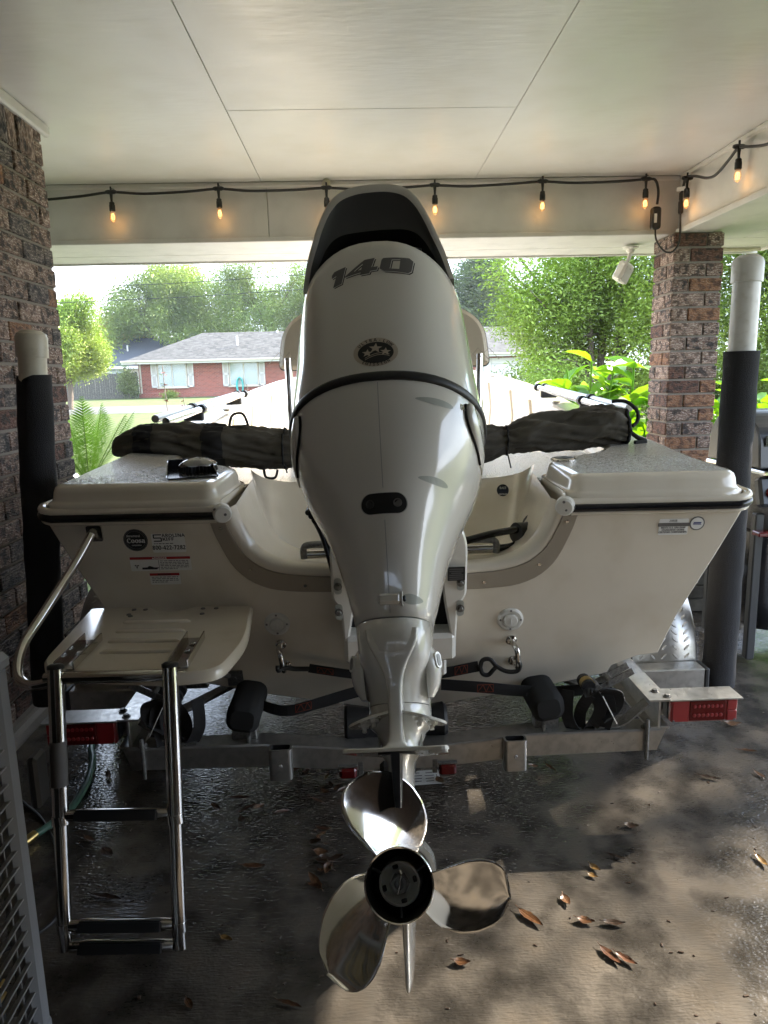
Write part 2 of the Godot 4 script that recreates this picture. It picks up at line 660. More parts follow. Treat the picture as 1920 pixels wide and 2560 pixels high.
	for i in dl.size():
		m = mat("dead_leaf_%d" % i, dl[i], 0.3)
		tri_map(m, 12.0)
		m.albedo_texture = noise_tex(0.05, 110 + i, 0.0, 4, [[0.0, grey(0.55)], [1.0, grey(1.0)]], FastNoiseLite.TYPE_SIMPLEX_SMOOTH, 128)

func shingle_texture() -> Texture2D:
	# far asphalt roof, single tabs under a pixel or two: 2 m tile
	var im := Image.create(256, 256, false, Image.FORMAT_RGB8)
	var r := RandomNumberGenerator.new()
	r.seed = 6
	for row in 16:
		for k in 9:
			var v := r.randf_range(0.55, 1.0)
			var x := k * 32 - (16 if row % 2 else 0)
			im.fill_rect(Rect2i(x, row * 16, 32, 14), grey(v))
			im.fill_rect(Rect2i(x, row * 16 + 14, 32, 2), grey(v * 0.6))
	return ImageTexture.create_from_image(im)

func course_texture() -> Texture2D:
	# far red brick wall, too small to tell single bricks apart: 1.25 m tile
	var im := Image.create(320, 320, false, Image.FORMAT_RGB8)
	var r := RandomNumberGenerator.new()
	r.seed = 5
	im.fill(lin(0.30, 0.20, 0.16))
	for row in 16:
		for k in 6:
			var x := k * 53 + (26 if row % 2 else 0)
			var v := r.randf_range(0.75, 1.2)
			var c := lin(0.26 * v, 0.062 * v, 0.04 * v)
			im.fill_rect(Rect2i(x % 320, row * 20, 49, 16), c)
			if x + 49 > 320: im.fill_rect(Rect2i(0, row * 20, x + 49 - 320, 16), c)
	return ImageTexture.create_from_image(im)

# ---------------------------------------------------------------- setting
func gy(z: float) -> float:
	return -0.08 + 0.46 * clampf((-z - 10.0) / 36.0, 0.0, 1.0)

func sheet(s: SurfaceTool, x0: float, x1: float, zs: Array, lift: float, skew := 0.0, taper := 1.0) -> void:
	for i in zs.size() - 1:
		var a: float = zs[i]
		var b: float = zs[i + 1]
		face(s, [Vector3(x0, gy(a) + lift, a + skew * x0), Vector3(x1, gy(a) + lift, a + skew * x1), Vector3(x1 * taper, gy(b) + lift, b + skew * x1), Vector3(x0 * taper, gy(b) + lift, b + skew * x0)], Vector3.UP)

func ground() -> void:
	var s := S()
	sheet(s, -450, 450, [450, 12, -10, -46, -500], 0.0)
	struct("lawn", s, M.lawn, "green lawn running from the carport to the houses across the street", "lawn")
	s = S()
	var n := 40
	for i in n:
		for side in 1:
			var x0 := lerpf(-120, 120, float(i) / n)
			var x1 := lerpf(-120, 120, float(i + 1) / n)
			face(s, [Vector3(x0, gy(-29.0 - 0.04 * x0) + 0.008, -29 - 0.04 * x0), Vector3(x1, gy(-29.0 - 0.04 * x1) + 0.008, -29 - 0.04 * x1), Vector3(x1, gy(-35.0 - 0.04 * x1) + 0.008, -35.5 - 0.04 * x1), Vector3(x0, gy(-35.0 - 0.04 * x0) + 0.008, -35.5 - 0.04 * x0)], Vector3.UP)
	struct("street", s, M.asphalt, "pale grey street crossing between the two lawns", "street")
	s = S()
	box(s, Vector3(0.05, -0.03, -13.2), Vector3(5.4, 0.1, 15.7), Basis(Vector3.RIGHT, 0.004), 0.01)
	struct("driveway", s, M.dry_concrete, "sunlit concrete driveway leading from the carport to the street", "driveway")
	s = S()
	box(s, Vector3(0.9, -0.1, -1.15), Vector3(5.4, 0.2, 8.4), Basis.IDENTITY, 0.006)
	struct("carport_floor", s, M.wet_concrete, "dark wet broomed concrete floor of the carport under the boat", "floor")

func carport() -> void:
	# roof deck above the ceiling keeps sun and sky out
	var s := S()
	box(s, Vector3(-1.6, 2.62, -1.0), Vector3(8.7, 0.06, 8.6), Basis.IDENTITY, 0.0)
	box(s, Vector3(-1.6, 2.53, -1.0), Vector3(8.5, 0.04, 8.1), Basis.IDENTITY, 0.0)
	var roof := struct("carport_roof", s, M.roof_grey, "flat roof deck above the white carport ceiling", "roof")
	# ceiling panels with open joints
	var ceil := Node3D.new()
	put(ceil, "ceiling")
	tag(ceil, "white painted plywood ceiling of the carport with seams between its panels", "ceiling", "", "structure")
	var cols := [[-2.96, -1.743], [-1.739, -0.522], [-0.518, 0.703], [0.707, 1.905]]
	for c in cols.size():
		var z := -4.415
		for length in ([1.117, 2.434, 2.434, 1.2] if c == 2 else [2.34, 2.434, 2.4]):
			s = S()
			box(s, Vector3((cols[c][0] + cols[c][1]) / 2, 2.448, z + length / 2), Vector3(cols[c][1] - cols[c][0] + 0.0015, 0.016, length - 0.0028), Basis.IDENTITY, 0.002)
			if z + length < 3.2 and not (c == 0 and z > -3.0): obj("ceiling_panel", s, M.ceiling_paint, ceil)
			z += length
	s = S()
	box(s, Vector3(-0.5, 2.463, -0.9), Vector3(5.0, 0.008, 7.4), Basis.IDENTITY, 0.0)
	obj("panel_backing", s, M.gap, ceil)
	# front beam
	var beam := thing("front_beam", "white boxed beam across the carport front behind the string lights", "beam", Vector3(0, 2.115, -4.5))
	for seg in [[-2.9, -0.494], [-0.491, 1.905]]:
		s = S()
		box(s, Vector3((seg[0] + seg[1]) / 2, 0.16, 0.07), Vector3(seg[1] - seg[0], 0.29, 0.02), Basis.IDENTITY, 0.002)
		obj("beam_board", s, M.trim_paint, beam)
	s = S()
	box(s, Vector3(-0.5, 0.16, -0.01), Vector3(4.84, 0.31, 0.13), Basis.IDENTITY, 0.002)
	obj("beam_core", s, M.trim_paint, beam)
	s = S()
	box(s, Vector3(-0.5, 0.012, 0.0), Vector3(4.8, 0.026, 0.18), Basis.IDENTITY, 0.003)
	obj("bottom_trim", s, M.trim_paint, beam)
	s = S()
	box(s, Vector3(-0.5, 0.309, 0.084), Vector3(4.8, 0.028, 0.022), Basis.IDENTITY, 0.006)
	obj("top_moulding", s, M.trim_paint, beam)
	# right beam
	var rb := thing("side_beam", "white boxed beam along the open right side of the carport", "beam", Vector3(1.97, 2.115, -0.8))
	for seg in [[-3.618, -1.2], [-1.197, 1.24], [1.243, 3.6]]:
		s = S()
		box(s, Vector3(-0.055, 0.16, (seg[0] + seg[1]) / 2), Vector3(0.02, 0.29, seg[1] - seg[0]), Basis.IDENTITY, 0.002)
		obj("beam_board", s, M.trim_paint, rb)
	s = S()
	box(s, Vector3(0.02, 0.16, 0.0), Vector3(0.12, 0.31, 7.23), Basis.IDENTITY, 0.002)
	obj("beam_core", s, M.trim_paint, rb)
	s = S()
	box(s, Vector3(0.0, 0.006, 0.02), Vector3(0.19, 0.03, 7.2), Basis.IDENTITY, 0.003)
	obj("bottom_trim", s, M.trim_paint, rb)
	s = S()
	box(s, Vector3(-0.068, 0.309, 0.02), Vector3(0.022, 0.028, 7.22), Basis.IDENTITY, 0.006)
	obj("top_moulding", s, M.trim_paint, rb)
	# eaves
	var ev := thing("front_eave", "white boarded soffit and fascia in front of the beam, edge against the sky", "eave", Vector3(0, 2.12, -4.9))
	for b in [[0.29, 0.035], [0.031, -0.235]]:
		s = S()
		box(s, Vector3(-0.2, 0.008, (b[0] + b[1]) / 2), Vector3(5.9, 0.014, b[0] - b[1]), Basis.IDENTITY, 0.003)
		obj("soffit_board", s, M.trim_paint, ev)
	s = S()
	box(s, Vector3(-0.2, 0.075, -0.25), Vector3(5.96, 0.17, 0.022), Basis.IDENTITY, 0.003)
	obj("fascia_board", s, M.trim_paint, ev)
	s = S()
	box(s, Vector3(-0.2, 0.2, -0.1), Vector3(5.96, 0.02, 0.55), Basis(Vector3.RIGHT, 0.42), 0.003)
	obj("roof_edge", s, M.roof_grey, ev)
	var er := thing("side_eave", "white boarded soffit and fascia outside the right beam above the post", "eave", Vector3(2.4, 2.12, -0.9))
	for b in [[-0.34, -0.005], [-0.001, 0.345]]:
		s = S()
		box(s, Vector3((b[0] + b[1]) / 2, 0.008, 0.0), Vector3(b[1] - b[0], 0.014, 7.41), Basis.IDENTITY, 0.003)
		obj("soffit_board", s, M.trim_paint, er)
	s = S()
	box(s, Vector3(0.36, 0.075, 0.0), Vector3(0.022, 0.17, 8.3), Basis.IDENTITY, 0.003)
	obj("fascia_board", s, M.trim_paint, er)
	s = S()
	box(s, Vector3(0.2, 0.2, 0.0), Vector3(0.55, 0.02, 8.3), Basis(Vector3.BACK, -0.42), 0.003)
	obj("roof_edge", s, M.roof_grey, er)
	s = S()
	tube(s, [Vector3(-0.3, -0.012, -4.06), Vector3(0.3, -0.012, -4.06)], 0.011, 8)
	tube(s, [Vector3(0.0, -0.012, -4.06), Vector3(0.05, -0.012, -4.06)], 0.017, 8)
	obj("conduit", s, M.cream_pvc, er)

# ---------------------------------------------------------------- brickwork
const COURSE := 0.0836
const BRICK := Vector3(0.190, 0.0716, 0.09)

func brick_mesh(z: Vector3, seed_: int) -> Mesh:
	# a slightly uneven block, 44 triangles
	var s := S()
	box(s, Vector3.ZERO, z, Basis.IDENTITY, 0.0035)
	s.generate_normals()
	return s.commit()

func brick_mat(mix: Array) -> Material:
	var r := rng.randf()
	for k in mix:
		r -= k[1]
		if r <= 0.0: return M[k[0]]
	return M[mix[0][0]]

func brickwork() -> void:
	var mix := [["brick_0", 0.24], ["brick_1", 0.26], ["brick_2", 0.16], ["brick_3", 0.22], ["brick_4", 0.06], ["brick_5", 0.06]]
	var full := brick_mesh(Vector3(0.09, 0.0716, 0.190), 1)
	var head := brick_mesh(Vector3(0.09, 0.0716, 0.088), 2)
	var tall := brick_mesh(Vector3(0.09, 0.190, 0.0716), 3)
	# left house wall, face at x = -1.34, end at z = -3.4
	var wall := thing("brick_wall", "dark combed brick wall of the house along the left side of the carport", "wall", Vector3(-1.34, 0, -3.4))
	var s := S()
	box(s, Vector3(-0.1255, 1.22, 3.197), Vector3(0.244, 2.44, 6.386), Basis.IDENTITY, 0.0)
	box(s, Vector3(-2.8, 1.22, 3.3), Vector3(5.0, 2.43, 6.2), Basis.IDENTITY, 0.0)
	obj("mortar_bed", s, M.mortar, wall)
	s = S()
	box(s, Vector3(0.0, 0.02, 2.6), Vector3(0.07, 0.07, 5.3), Basis.IDENTITY, 0.015)
	obj("footing", s, M.mortar, wall)
	var far := {}
	var rows := 26
	for row in rows:
		var y := 0.075 + COURSE * (row + 0.5)
		var z := 0.0
		var first := row % 2 == 1
		while z < 5.9:
			var mesh := full
			var l := 0.2
			if z == 0.0 and first:
				mesh = head
				l = 0.098
			var xf := Transform3D(Basis.from_euler(Vector3(0, rng.randf_range(-0.008, 0.008), rng.randf_range(-0.012, 0.012))), Vector3(-0.037 + rng.randf_range(-0.003, 0.004), y + rng.randf_range(-0.001, 0.001), z + l / 2))
			var bm := brick_mat(mix)
			if z < 1.95: piece("brick", mesh, bm, wall, xf)
			else:
				if not far.has(bm): far[bm] = []
				far[bm].append(xf)
			z += l
	# soldier course under the ceiling
	for k in 36:
		var xf := Transform3D(Basis.from_euler(Vector3(0, rng.randf_range(-0.01, 0.01), 0)), Vector3(-0.037 + rng.randf_range(-0.003, 0.004), 2.253 + 0.098, k * 0.08 + 0.041))
		if k == 0:
			for h in 2: piece("brick", head, M["brick_3"], wall, Transform3D(Basis(Vector3.RIGHT, PI / 2), xf.origin + Vector3(0, -0.049 + h * 0.098, 0)))
			continue
		if k < 24: piece("brick", tall, M["brick_upright_%d" % [0, 2, 3, 2, 3][rng.randi() % 5]], wall, xf)
		else:
			var bm: Material = M["brick_upright_2"]
			if not far.has(bm): far[bm] = []
			far[bm].append(Transform3D(xf.basis * Basis(Vector3.RIGHT, PI / 2), xf.origin))
	for bm in far:
		var mm := MultiMesh.new()
		mm.transform_format = MultiMesh.TRANSFORM_3D
		mm.mesh = full
		mm.instance_count = far[bm].size()
		for i in far[bm].size(): mm.set_instance_transform(i, far[bm][i])
		var o := MultiMeshInstance3D.new()
		o.multimesh = mm
		o.material_override = bm
		o.set_meta("kind", "stuff")
		put(o, "bricks", wall)
	s = S()
	box(s, Vector3(0.012, 2.413, 3.0), Vector3(0.03, 0.05, 6.1), Basis.IDENTITY, 0.008)
	obj("crown_moulding", s, M.trim_paint, wall)
	# back wall behind the camera: same brick in its coarse form
	s = S()
	box(s, Vector3(0, 1.22, 0), Vector3(3.3, 2.44, 0.2), Basis.IDENTITY, 0.0)
	var bw := obj("rear_wall", s, M.brick_1, self, Vector3(0.33, 0, 3.2))
	tag(bw, "brick wall closing the carport behind the viewer", "wall")
	s = S()
	box(s, Vector3(0, 1.06, 0), Vector3(0.16, 2.11, 4.1), Basis.IDENTITY, 0.0)
	bw = obj("storage_wall", s, M.brick_0, self, Vector3(2.0, 0, 1.05))
	tag(bw, "brick storage room wall on the right behind the viewer", "wall")
	# right pillar: x 1.84 .. 2.135, z -4.31 .. -4.605
	var pil := thing("brick_pillar", "brick pillar carrying the carport corner on the right", "pillar", Vector3(1.987, 0, -4.457))
	s = S()
	box(s, Vector3(0, 1.055, 0), Vector3(0.272, 2.11, 0.272), Basis.IDENTITY, 0.0)
	obj("mortar_bed", s, M.mortar, pil)
	var st := brick_mesh(Vector3(0.187, 0.0716, 0.09), 4)
	var hd := brick_mesh(Vector3(0.0895, 0.0716, 0.09), 5)
	var pmix := [["brick_1", 0.24], ["brick_3", 0.2], ["brick_0", 0.2], ["brick_4", 0.17], ["brick_5", 0.19]]
	for row in 25:
		var y := COURSE * (row + 0.5) + 0.018
		for side in 4:
			# pinwheel bond: a long and a short brick on each face
			var b := Basis(Vector3.UP, side * PI / 2)
			var flip := row % 2 == 0
			var xs := [-0.0505, 0.097] if flip else [0.0505, -0.097]
			var depth := 0.1015 + rng.randf_range(-0.001, 0.003)
			if side % 2 == 1: depth -= 0.0004
			var xf := Transform3D(b, b * Vector3(xs[0], 0, depth) + Vector3(0, y, 0))
			piece("brick", st, brick_mat(pmix), pil, xf)
			xf = Transform3D(b, b * Vector3(xs[1], 0, depth + rng.randf_range(-0.002, 0.002)) + Vector3(0, y, 0))
			piece("brick", hd, brick_mat(pmix), pil, xf)

# ---------------------------------------------------------------- houses across the street
func neighbours() -> void:
	var g := 0.38
	var h := thing("brick_house", "long red brick ranch house across the street with grey hip roof and white shutters", "house", Vector3(-13.58, g, -46))
	var s := S()
	box(s, Vector3(10.6, 1.1, -4.5), Vector3(21.2, 2.25, 9.0), Basis.IDENTITY, 0.0)
	obj("wall", s, M.red_brick, h)
	s = S()   # hip roof
	var e0 := Vector3(-0.75, 2.2, 0.75); var e1 := Vector3(28.5, 2.2, 0.75); var e2 := Vector3(28.5, 2.2, -9.8); var e3 := Vector3(-0.75, 2.2, -9.8)
	var r0 := Vector3(3.2, 4.15, -4.5); var r1 := Vector3(24.5, 4.15, -4.5)
	face(s, [e0, e1, r1, r0], Vector3(0, 1, 1)); face(s, [e1, e2, r1], Vector3(1, 1, 0)); face(s, [e2, e3, r0, r1], Vector3(0, 1, -1)); face(s, [e3, e0, r0], Vector3(-1, 1, 0))
	face(s, [e0, e1, e2, e3], Vector3.DOWN)
	var roof := obj("roof", s, M.roof_grey, h)
	s = S()
	box(s, Vector3(13.9, 2.14, 0.74), Vector3(29.3, 0.2, 0.06), Basis.IDENTITY, 0.01)
	box(s, Vector3(-0.74, 2.14, -4.5), Vector3(0.06, 0.2, 10.6), Basis.IDENTITY, 0.01)
	obj("fascia", s, M.house_white, roof)
	s = S()
	box(s, Vector3(13.9, 2.1, 0.38), Vector3(29.2, 0.04, 0.66), Basis.IDENTITY, 0.0)
	obj("soffit", s, M.house_cream, roof)
	s = S()
	box(s, Vector3(13.9, 2.2, 0.83), Vector3(29.4, 0.11, 0.12), Basis.IDENTITY, 0.02)
	obj("gutter", s, M.house_cream, roof)
	s = S()
	box(s, Vector3(0.12, 1.05, 0.05), Vector3(0.09, 2.1, 0.07), Basis.IDENTITY, 0.01)
	box(s, Vector3(0.12, 2.1, 0.4), Vector3(0.09, 0.08, 0.8), Basis.IDENTITY, 0.01)
	obj("downspout", s, M.house_cream, roof)
	s = S()
	box(s, Vector3(9.0, 0.14, 0.06), Vector3(18.2, 0.28, 0.14), Basis.IDENTITY, 0.01)
	obj("foundation_ledge", s, M.red_brick, h)
	for v in [[5.9, 3.75, -1.7], [8.2, 4.2, -4.3]]:
		s = S()
		tube(s, [Vector3(v[0], v[1] - 0.6, v[2]), Vector3(v[0], v[1], v[2])], 0.06, 8)
		obj("vent_pipe", s, M.house_white, roof)
	for w in [[1.17, 1.72], [5.58, 1.72]]:
		var win := Node3D.new()
		put(win, "window", h)
		win.position = Vector3(w[0] + 0.9, 1.34, 0.0)
		s = S()
		for k in [[0, 0.7, 1.8, 0.06], [0, -0.7, 1.8, 0.06], [-0.87, 0, 0.06, 1.4], [0.87, 0, 0.06, 1.4], [0, 0, 0.05, 1.4]]:
			box(s, Vector3(k[0], k[1], 0.03), Vector3(k[2], k[3], 0.1), Basis.IDENTITY, 0.0)
		box(s, Vector3(0, -0.76, 0.06), Vector3(1.95, 0.06, 0.16), Basis.IDENTITY, 0.0)
		obj("frame", s, M.house_cream, win)
		for k in 2:
			s = S()
			for q in 22:
				box(s, Vector3(-0.435 + 0.87 * k, -0.66 + 0.063 * q, 0.0), Vector3(0.8, 0.05, 0.012), Basis(Vector3.RIGHT, 0.5), 0.0)
			box(s, Vector3(-0.435 + 0.87 * k, 0, 0.012), Vector3(0.82, 1.36, 0.01), Basis.IDENTITY, 0.0)
			obj("blind", s, M.blind, win)
			s = S()
			box(s, Vector3(-0.435 + 0.87 * k, 0, 0.045), Vector3(0.83, 1.37, 0.006), Basis.IDENTITY, 0.0)
			obj("pane", s, M.glass, win)
		for k in [-1, 1]:
			s = S()
			for f in [[0, 0.69, 0.36, 0.09], [0, -0.69, 0.36, 0.09], [0, 0.02, 0.36, 0.1], [-0.15, 0, 0.07, 1.46], [0.15, 0, 0.07, 1.46]]:
				box(s, Vector3(k * 1.12 + f[0], f[1], 0.05), Vector3(f[2], f[3], 0.05), Basis.IDENTITY, 0.0)
			for q in 10:
				for d in [-1, 1]:
					box(s, Vector3(k * 1.12, d * 0.34 - 0.28 + 0.062 * q, 0.04), Vector3(0.26, 0.045, 0.02), Basis(Vector3.RIGHT, 0.5), 0.0)
			var sh := obj("shutter", s, M.house_white, win)
	# garage wing
	s = S()
	box(s, Vector3(24.6, 1.1, -3.9), Vector3(6.8, 2.25, 7.8), Basis.IDENTITY, 0.0)
	obj("garage_wall", s, M.house_white, h)
	for k in 4:
		s = S()
		box(s, Vector3(24.4, 0.33 + 0.5 * k, 0.03), Vector3(4.9, 0.48, 0.06), Basis.IDENTITY, 0.015)
		obj("garage_door_panel", s, M.house_white, h)
	s = S()
	box(s, Vector3(24.6, 2.0, 0.05), Vector3(6.9, 0.1, 0.06), Basis.IDENTITY, 0.0)
	obj("garage_trim", s, M.red_brick, h)
	# coiled garden hose on the wall
	var reel := thing("hose_hanger", "coiled teal garden hose hanging on the brick house wall by its second window", "garden hose", Vector3(-7.36, 1.4, -45.9))
	s = S()
	for k in 5:
		var p := []
		for i in 21: p.append(Vector3(0.16 * sin(TAU * i / 20.0) * (1.0 + 0.08 * k), -0.42 + 0.44 * cos(TAU * i / 20.0) * (1.0 + 0.05 * k), 0.05 + 0.03 * k))
		tube(s, p, 0.03, 6, false)
	obj("coil", s, M.teal_hose, reel)
	s = S()
	box(s, Vector3(0, 0.02, 0.06), Vector3(0.16, 0.08, 0.16), Basis.IDENTITY, 0.01)
	obj("hook", s, M.galvanised, reel)

	# slate house to the left behind
	var b := thing("slate_roof_house", "house with blue grey gable roof behind the wooden fence", "house", Vector3(-20.5, g, -62))
	s = S()
	box(s, Vector3(0.8, 1.2, -4), Vector3(9.0, 2.6, 8), Basis.IDENTITY, 0.0)
	obj("wall", s, M.house_cream, b)
	s = S()
	var a0 := Vector3(-1.6, 2.3, 0.5); var a1 := Vector3(5.6, 2.3, 0.5); var t0 := Vector3(0.0, 4.8, -4); var t1 := Vector3(5.2, 4.8, -4); var c0 := Vector3(-1.6, 2.3, -8.5); var c1 := Vector3(5.6, 2.3, -8.5)
	face(s, [a0, a1, t1, t0], Vector3(0, 1, 1)); face(s, [c0, c1, t1, t0], Vector3(0, 1, -1)); face(s, [a0, t0, c0], Vector3(-1, 0.4, 0)); face(s, [a1, t1, c1], Vector3(1, 0, 0))
	obj("roof", s, M.roof_blue, b)
	s = S()
	box(s, Vector3(2.0, 2.2, 0.48), Vector3(7.3, 0.22, 0.06), Basis.IDENTITY, 0.0)
	obj("fascia", s, M.house_white, b)
	s = S()
	box(s, Vector3(0.4, 1.6, 0.02), Vector3(1.5, 1.1, 0.08), Basis.IDENTITY, 0.0)
	var wf := obj("window", s, M.house_white, b)
	for k in 2:
		s = S()
		box(s, Vector3(0.05 + 0.7 * k, 1.6, 0.075), Vector3(0.6, 0.95, 0.02), Basis.IDENTITY, 0.0)
		obj("pane", s, M.blind, wf)
	s = S()
	tube(s, [Vector3(0.9, 3.6, -1.8), Vector3(0.9, 4.1, -1.8)], 0.07, 8)
	obj("vent_pipe", s, M.house_white, b)
	# brown roofed house and white porch further left
	b = thing("brown_roof_house", "low house with brown roof far behind the left tree", "house", Vector3(-31, g, -72))
	s = S()
	box(s, Vector3(1.0, 1.2, -4), Vector3(12.0, 2.4, 8), Basis.IDENTITY, 0.0)
	obj("wall", s, M.house_white, b)
	s = S()
	face(s, [Vector3(-6, 2.3, 0.6), Vector3(8, 2.3, 0.6), Vector3(6, 4.1, -4), Vector3(-4, 4.1, -4)], Vector3(0, 1, 1))
	face(s, [Vector3(8, 2.3, 0.6), Vector3(8, 2.3, -8), Vector3(6, 4.1, -4)], Vector3(1, 1, 0))
	face(s, [Vector3(-6, 2.3, -8), Vector3(8, 2.3, -8), Vector3(6, 4.1, -4), Vector3(-4, 4.1, -4)], Vector3(0, 1, -1))
	obj("roof", s, M.roof_brown, b)
	b = thing("white_porch", "white porch corner with satellite dish at the brick wall edge", "porch", Vector3(-18.9, g, -48))
	s = S()
	face(s, [Vector3(-3, 2.2, 0.3), Vector3(0.4, 2.2, 0.3), Vector3(-0.6, 2.9, -2), Vector3(-3, 2.9, -2)], Vector3(0, 1, 1))
	face(s, [Vector3(0.4, 2.2, 0.3), Vector3(0.4, 2.2, -3.5), Vector3(-0.6, 2.9, -2)], Vector3(1, 1, 0))
	box(s, Vector3(-1.3, 2.12, -1.5), Vector3(3.4, 0.16, 3.6), Basis.IDENTITY, 0.0)
	obj("roof", s, M.house_white, b)
	s = S()
	for x in [0.2, -2.6]:
		s = S()
		box(s, Vector3(x, 1.05, 0.1), Vector3(0.16, 2.1, 0.16), Basis.IDENTITY, 0.0)
		obj("post", s, M.house_white, b)
	s = S()
	lathe(s, [Vector2(0.0, 0.0), Vector2(0.2, 0.03), Vector2(0.36, 0.11)], Transform3D(facing(Vector3(0.2, 0.75, 0.6)) * Basis(Vector3.RIGHT, PI / 2), Vector3(-0.2, 3.35, -0.6)), 18)
	tube(s, [Vector3(-0.4, 2.6, -0.9), Vector3(-0.25, 3.3, -0.65)], 0.03, 6)
	obj("satellite_dish", s, M.house_white, b)
	# wooden fence: planks one by one
	var f := thing("wooden_fence", "weathered grey plank fence left of the red brick house", "fence", Vector3(-19.4, g - 0.05, -45.7))
	for k in 40:
		s = S()
		var hh := rng.randf_range(1.56, 1.63)
		box(s, Vector3(0.072 + 0.146 * k, hh / 2, rng.randf_range(-0.008, 0.008)), Vector3(0.139, hh, 0.02), Basis.from_euler(Vector3(0, 0, rng.randf_range(-0.006, 0.006))), 0.004)
		obj("plank", s, M.fence_wood, f)
	s = S()
	for y in [0.35, 1.25]: box(s, Vector3(2.92, y, -0.06), Vector3(5.84, 0.09, 0.06), Basis.IDENTITY, 0.0)
	obj("rail", s, M.fence_wood, f)
	for k in 3:
		s = S()
		box(s, Vector3(0.1 + 2.8 * k, 0.83, -0.13), Vector3(0.1, 1.66, 0.09), Basis.IDENTITY, 0.0)
		obj("post", s, M.fence_wood, f)
	# overhead lines
	for w in [[Vector3(-30, 4.6, -29), Vector3(-9.9, 4.45, -25), Vector3(-1.6, 4.72, -25), Vector3(30, 6.4, -25), "upper overhead cable crossing the sky above the brick house"], [Vector3(-30, 3.9, -29), Vector3(-8.75, 4.0, -25), Vector3(-1.74, 4.25, -25), Vector3(30, 5.8, -25), "lower overhead cable crossing the sky above the brick house"]]:
		s = S()
		tube(s, smoothed([w[0], w[1], w[2], w[3]], 8), 0.010, 5)
		tag(obj("overhead_cable", s, M.black_rubber), w[4], "cable", "overhead cables")
	# trees
	tree("shade_tree", "broad pale green tree rising behind the red brick house roof", Vector3(-17.0, g, -66), [[0, 6.6, 0, 4.6, 3.9], [4.4, 6.4, -1, 3.6, 4.2], [-2.6, 6.0, 1, 2.6, 3.0], [1.5, 9.2, 0, 3.0, 2.6]], Color(0.10, 0.135, 0.035), 12000, 0.32, 0.13)
	tree("shade_tree", "tall loose green tree behind the brick house next to the motor cowling", Vector3(-7.2, g, -64), [[0, 6.4, 0, 4.2, 4.6], [-2.2, 8.6, 0, 2.6, 2.4], [3.2, 7.6, 0, 3.2, 4.0], [7.0, 6.0, -1, 3.4, 3.6]], Color(0.085, 0.12, 0.033), 12000, 0.32, 0.13)
	tree("yellowing_tree", "small yellowing tree between the slate roof and the shade tree", Vector3(-21.6, g, -68), [[0, 4.6, 0, 2.6, 2.2], [1.9, 5.6, 0, 1.7, 1.9], [-1.7, 3.6, 0, 1.6, 1.6]], Color(0.17, 0.14, 0.035), 5000, 0.30, 0.3)
	tree("yard_tree", "bright green yard tree at the left beside the brick wall edge", Vector3(-12.1, g - 0.1, -31), [[0, 2.4, 0, 1.6, 1.3], [0.5, 3.7, 0, 0.9, 0.9], [-0.8, 3.3, 0, 1.2, 1.1], [1.0, 1.9, 0, 0.9, 0.6], [1.15, 4.35, 0, 0.35, 0.3]], Color(0.115, 0.165, 0.03), 8000, 0.15, 0.12)
	tree("dark_tree", "dark green conifer like tree above the garage roof", Vector3(10.2, g, -62), [[0, 5.4, 0, 3.2, 4.4], [-2.6, 4.8, 0, 2.4, 3.6], [2.4, 4.2, 0, 2.6, 3.4], [0.4, 9.0, 0, 2.0, 2.2]], Color(0.045, 0.07, 0.028), 12000, 0.30, 0.4)
	tree("crape_myrtle", "large feathery green tree filling the view between motor and pillar", Vector3(4.5, -0.08, -13.6), [[0.0, 2.3, 0, 1.5, 1.5], [-1.0, 2.5, 0.2, 1.1, 0.9], [1.4, 2.5, 0, 1.4, 1.5], [0.3, 3.9, 0, 1.9, 1.2], [-1.0, 1.45, 0.6, 0.75, 0.5], [-1.6, 3.35, 0.0, 0.75, 0.6], [2.6, 3.4, -0.3, 1.3, 1.5], [0.7, 1.2, 0.4, 0.9, 0.55]], Color(0.098, 0.150, 0.026), 19000, 0.10, 0.11)
	tree("crape_myrtle", "dense green tree seen right of the brick pillar behind the white post", Vector3(8.3, -0.08, -13.8), [[0, 2.6, 0, 1.7, 1.8], [1.7, 3.2, 0, 1.6, 1.8], [-0.8, 3.8, 0, 1.4, 1.2], [0.6, 1.4, 0.4, 1.5, 0.9]], Color(0.082, 0.125, 0.024), 14000, 0.11, 0.12)
	tree("garden_tree", "green tree standing outside the open right side of the carport", Vector3(11.0, -0.08, -8.2), [[0, 5.4, 0, 2.4, 2.3], [-1.3, 6.6, 0.6, 1.6, 1.5], [0.8, 7.4, -0.6, 1.7, 1.4]], Color(0.07, 0.12, 0.024), 1300, 0.17, 0.35)
	# hedge line that closes the view at the right under the trees
	tree("hedge_row", "low dark hedge under the trees on the right lot line", Vector3(7.5, -0.08, -16.5), [[-2.6, 0.9, 0, 1.7, 1.0], [0.2, 1.0, 0, 1.8, 1.1], [3.0, 1.1, 0, 1.9, 1.3], [5.8, 1.2, 0, 2.0, 1.5]], Color(0.05, 0.08, 0.02), 9000, 0.14, 0.3)
	shrub("foundation_shrub", "dark leafy shrub between the fence and the brick house corner", Vector3(-14.0, g, -45.2), 0.75, 1.6, Color(0.055, 0.075, 0.03), 420, 0.17)
	shrub("small_shrub", "small bright green shrub under the first window of the brick house", Vector3(-11.5, g, -44.9), 0.55, 0.45, Color(0.12, 0.17, 0.03), 160, 0.14)
	shrub("round_shrub", "round yellow green shrub behind the fence below the slate roof", Vector3(-20.0, g, -52.0), 1.4, 2.0, Color(0.14, 0.18, 0.03), 420, 0.2)
	# palm beside the fence
	var pm := thing("yard_palm", "small feather palm in front of the slate roofed house", "palm", Vector3(-14.9, g, -47.5))
	s = S()
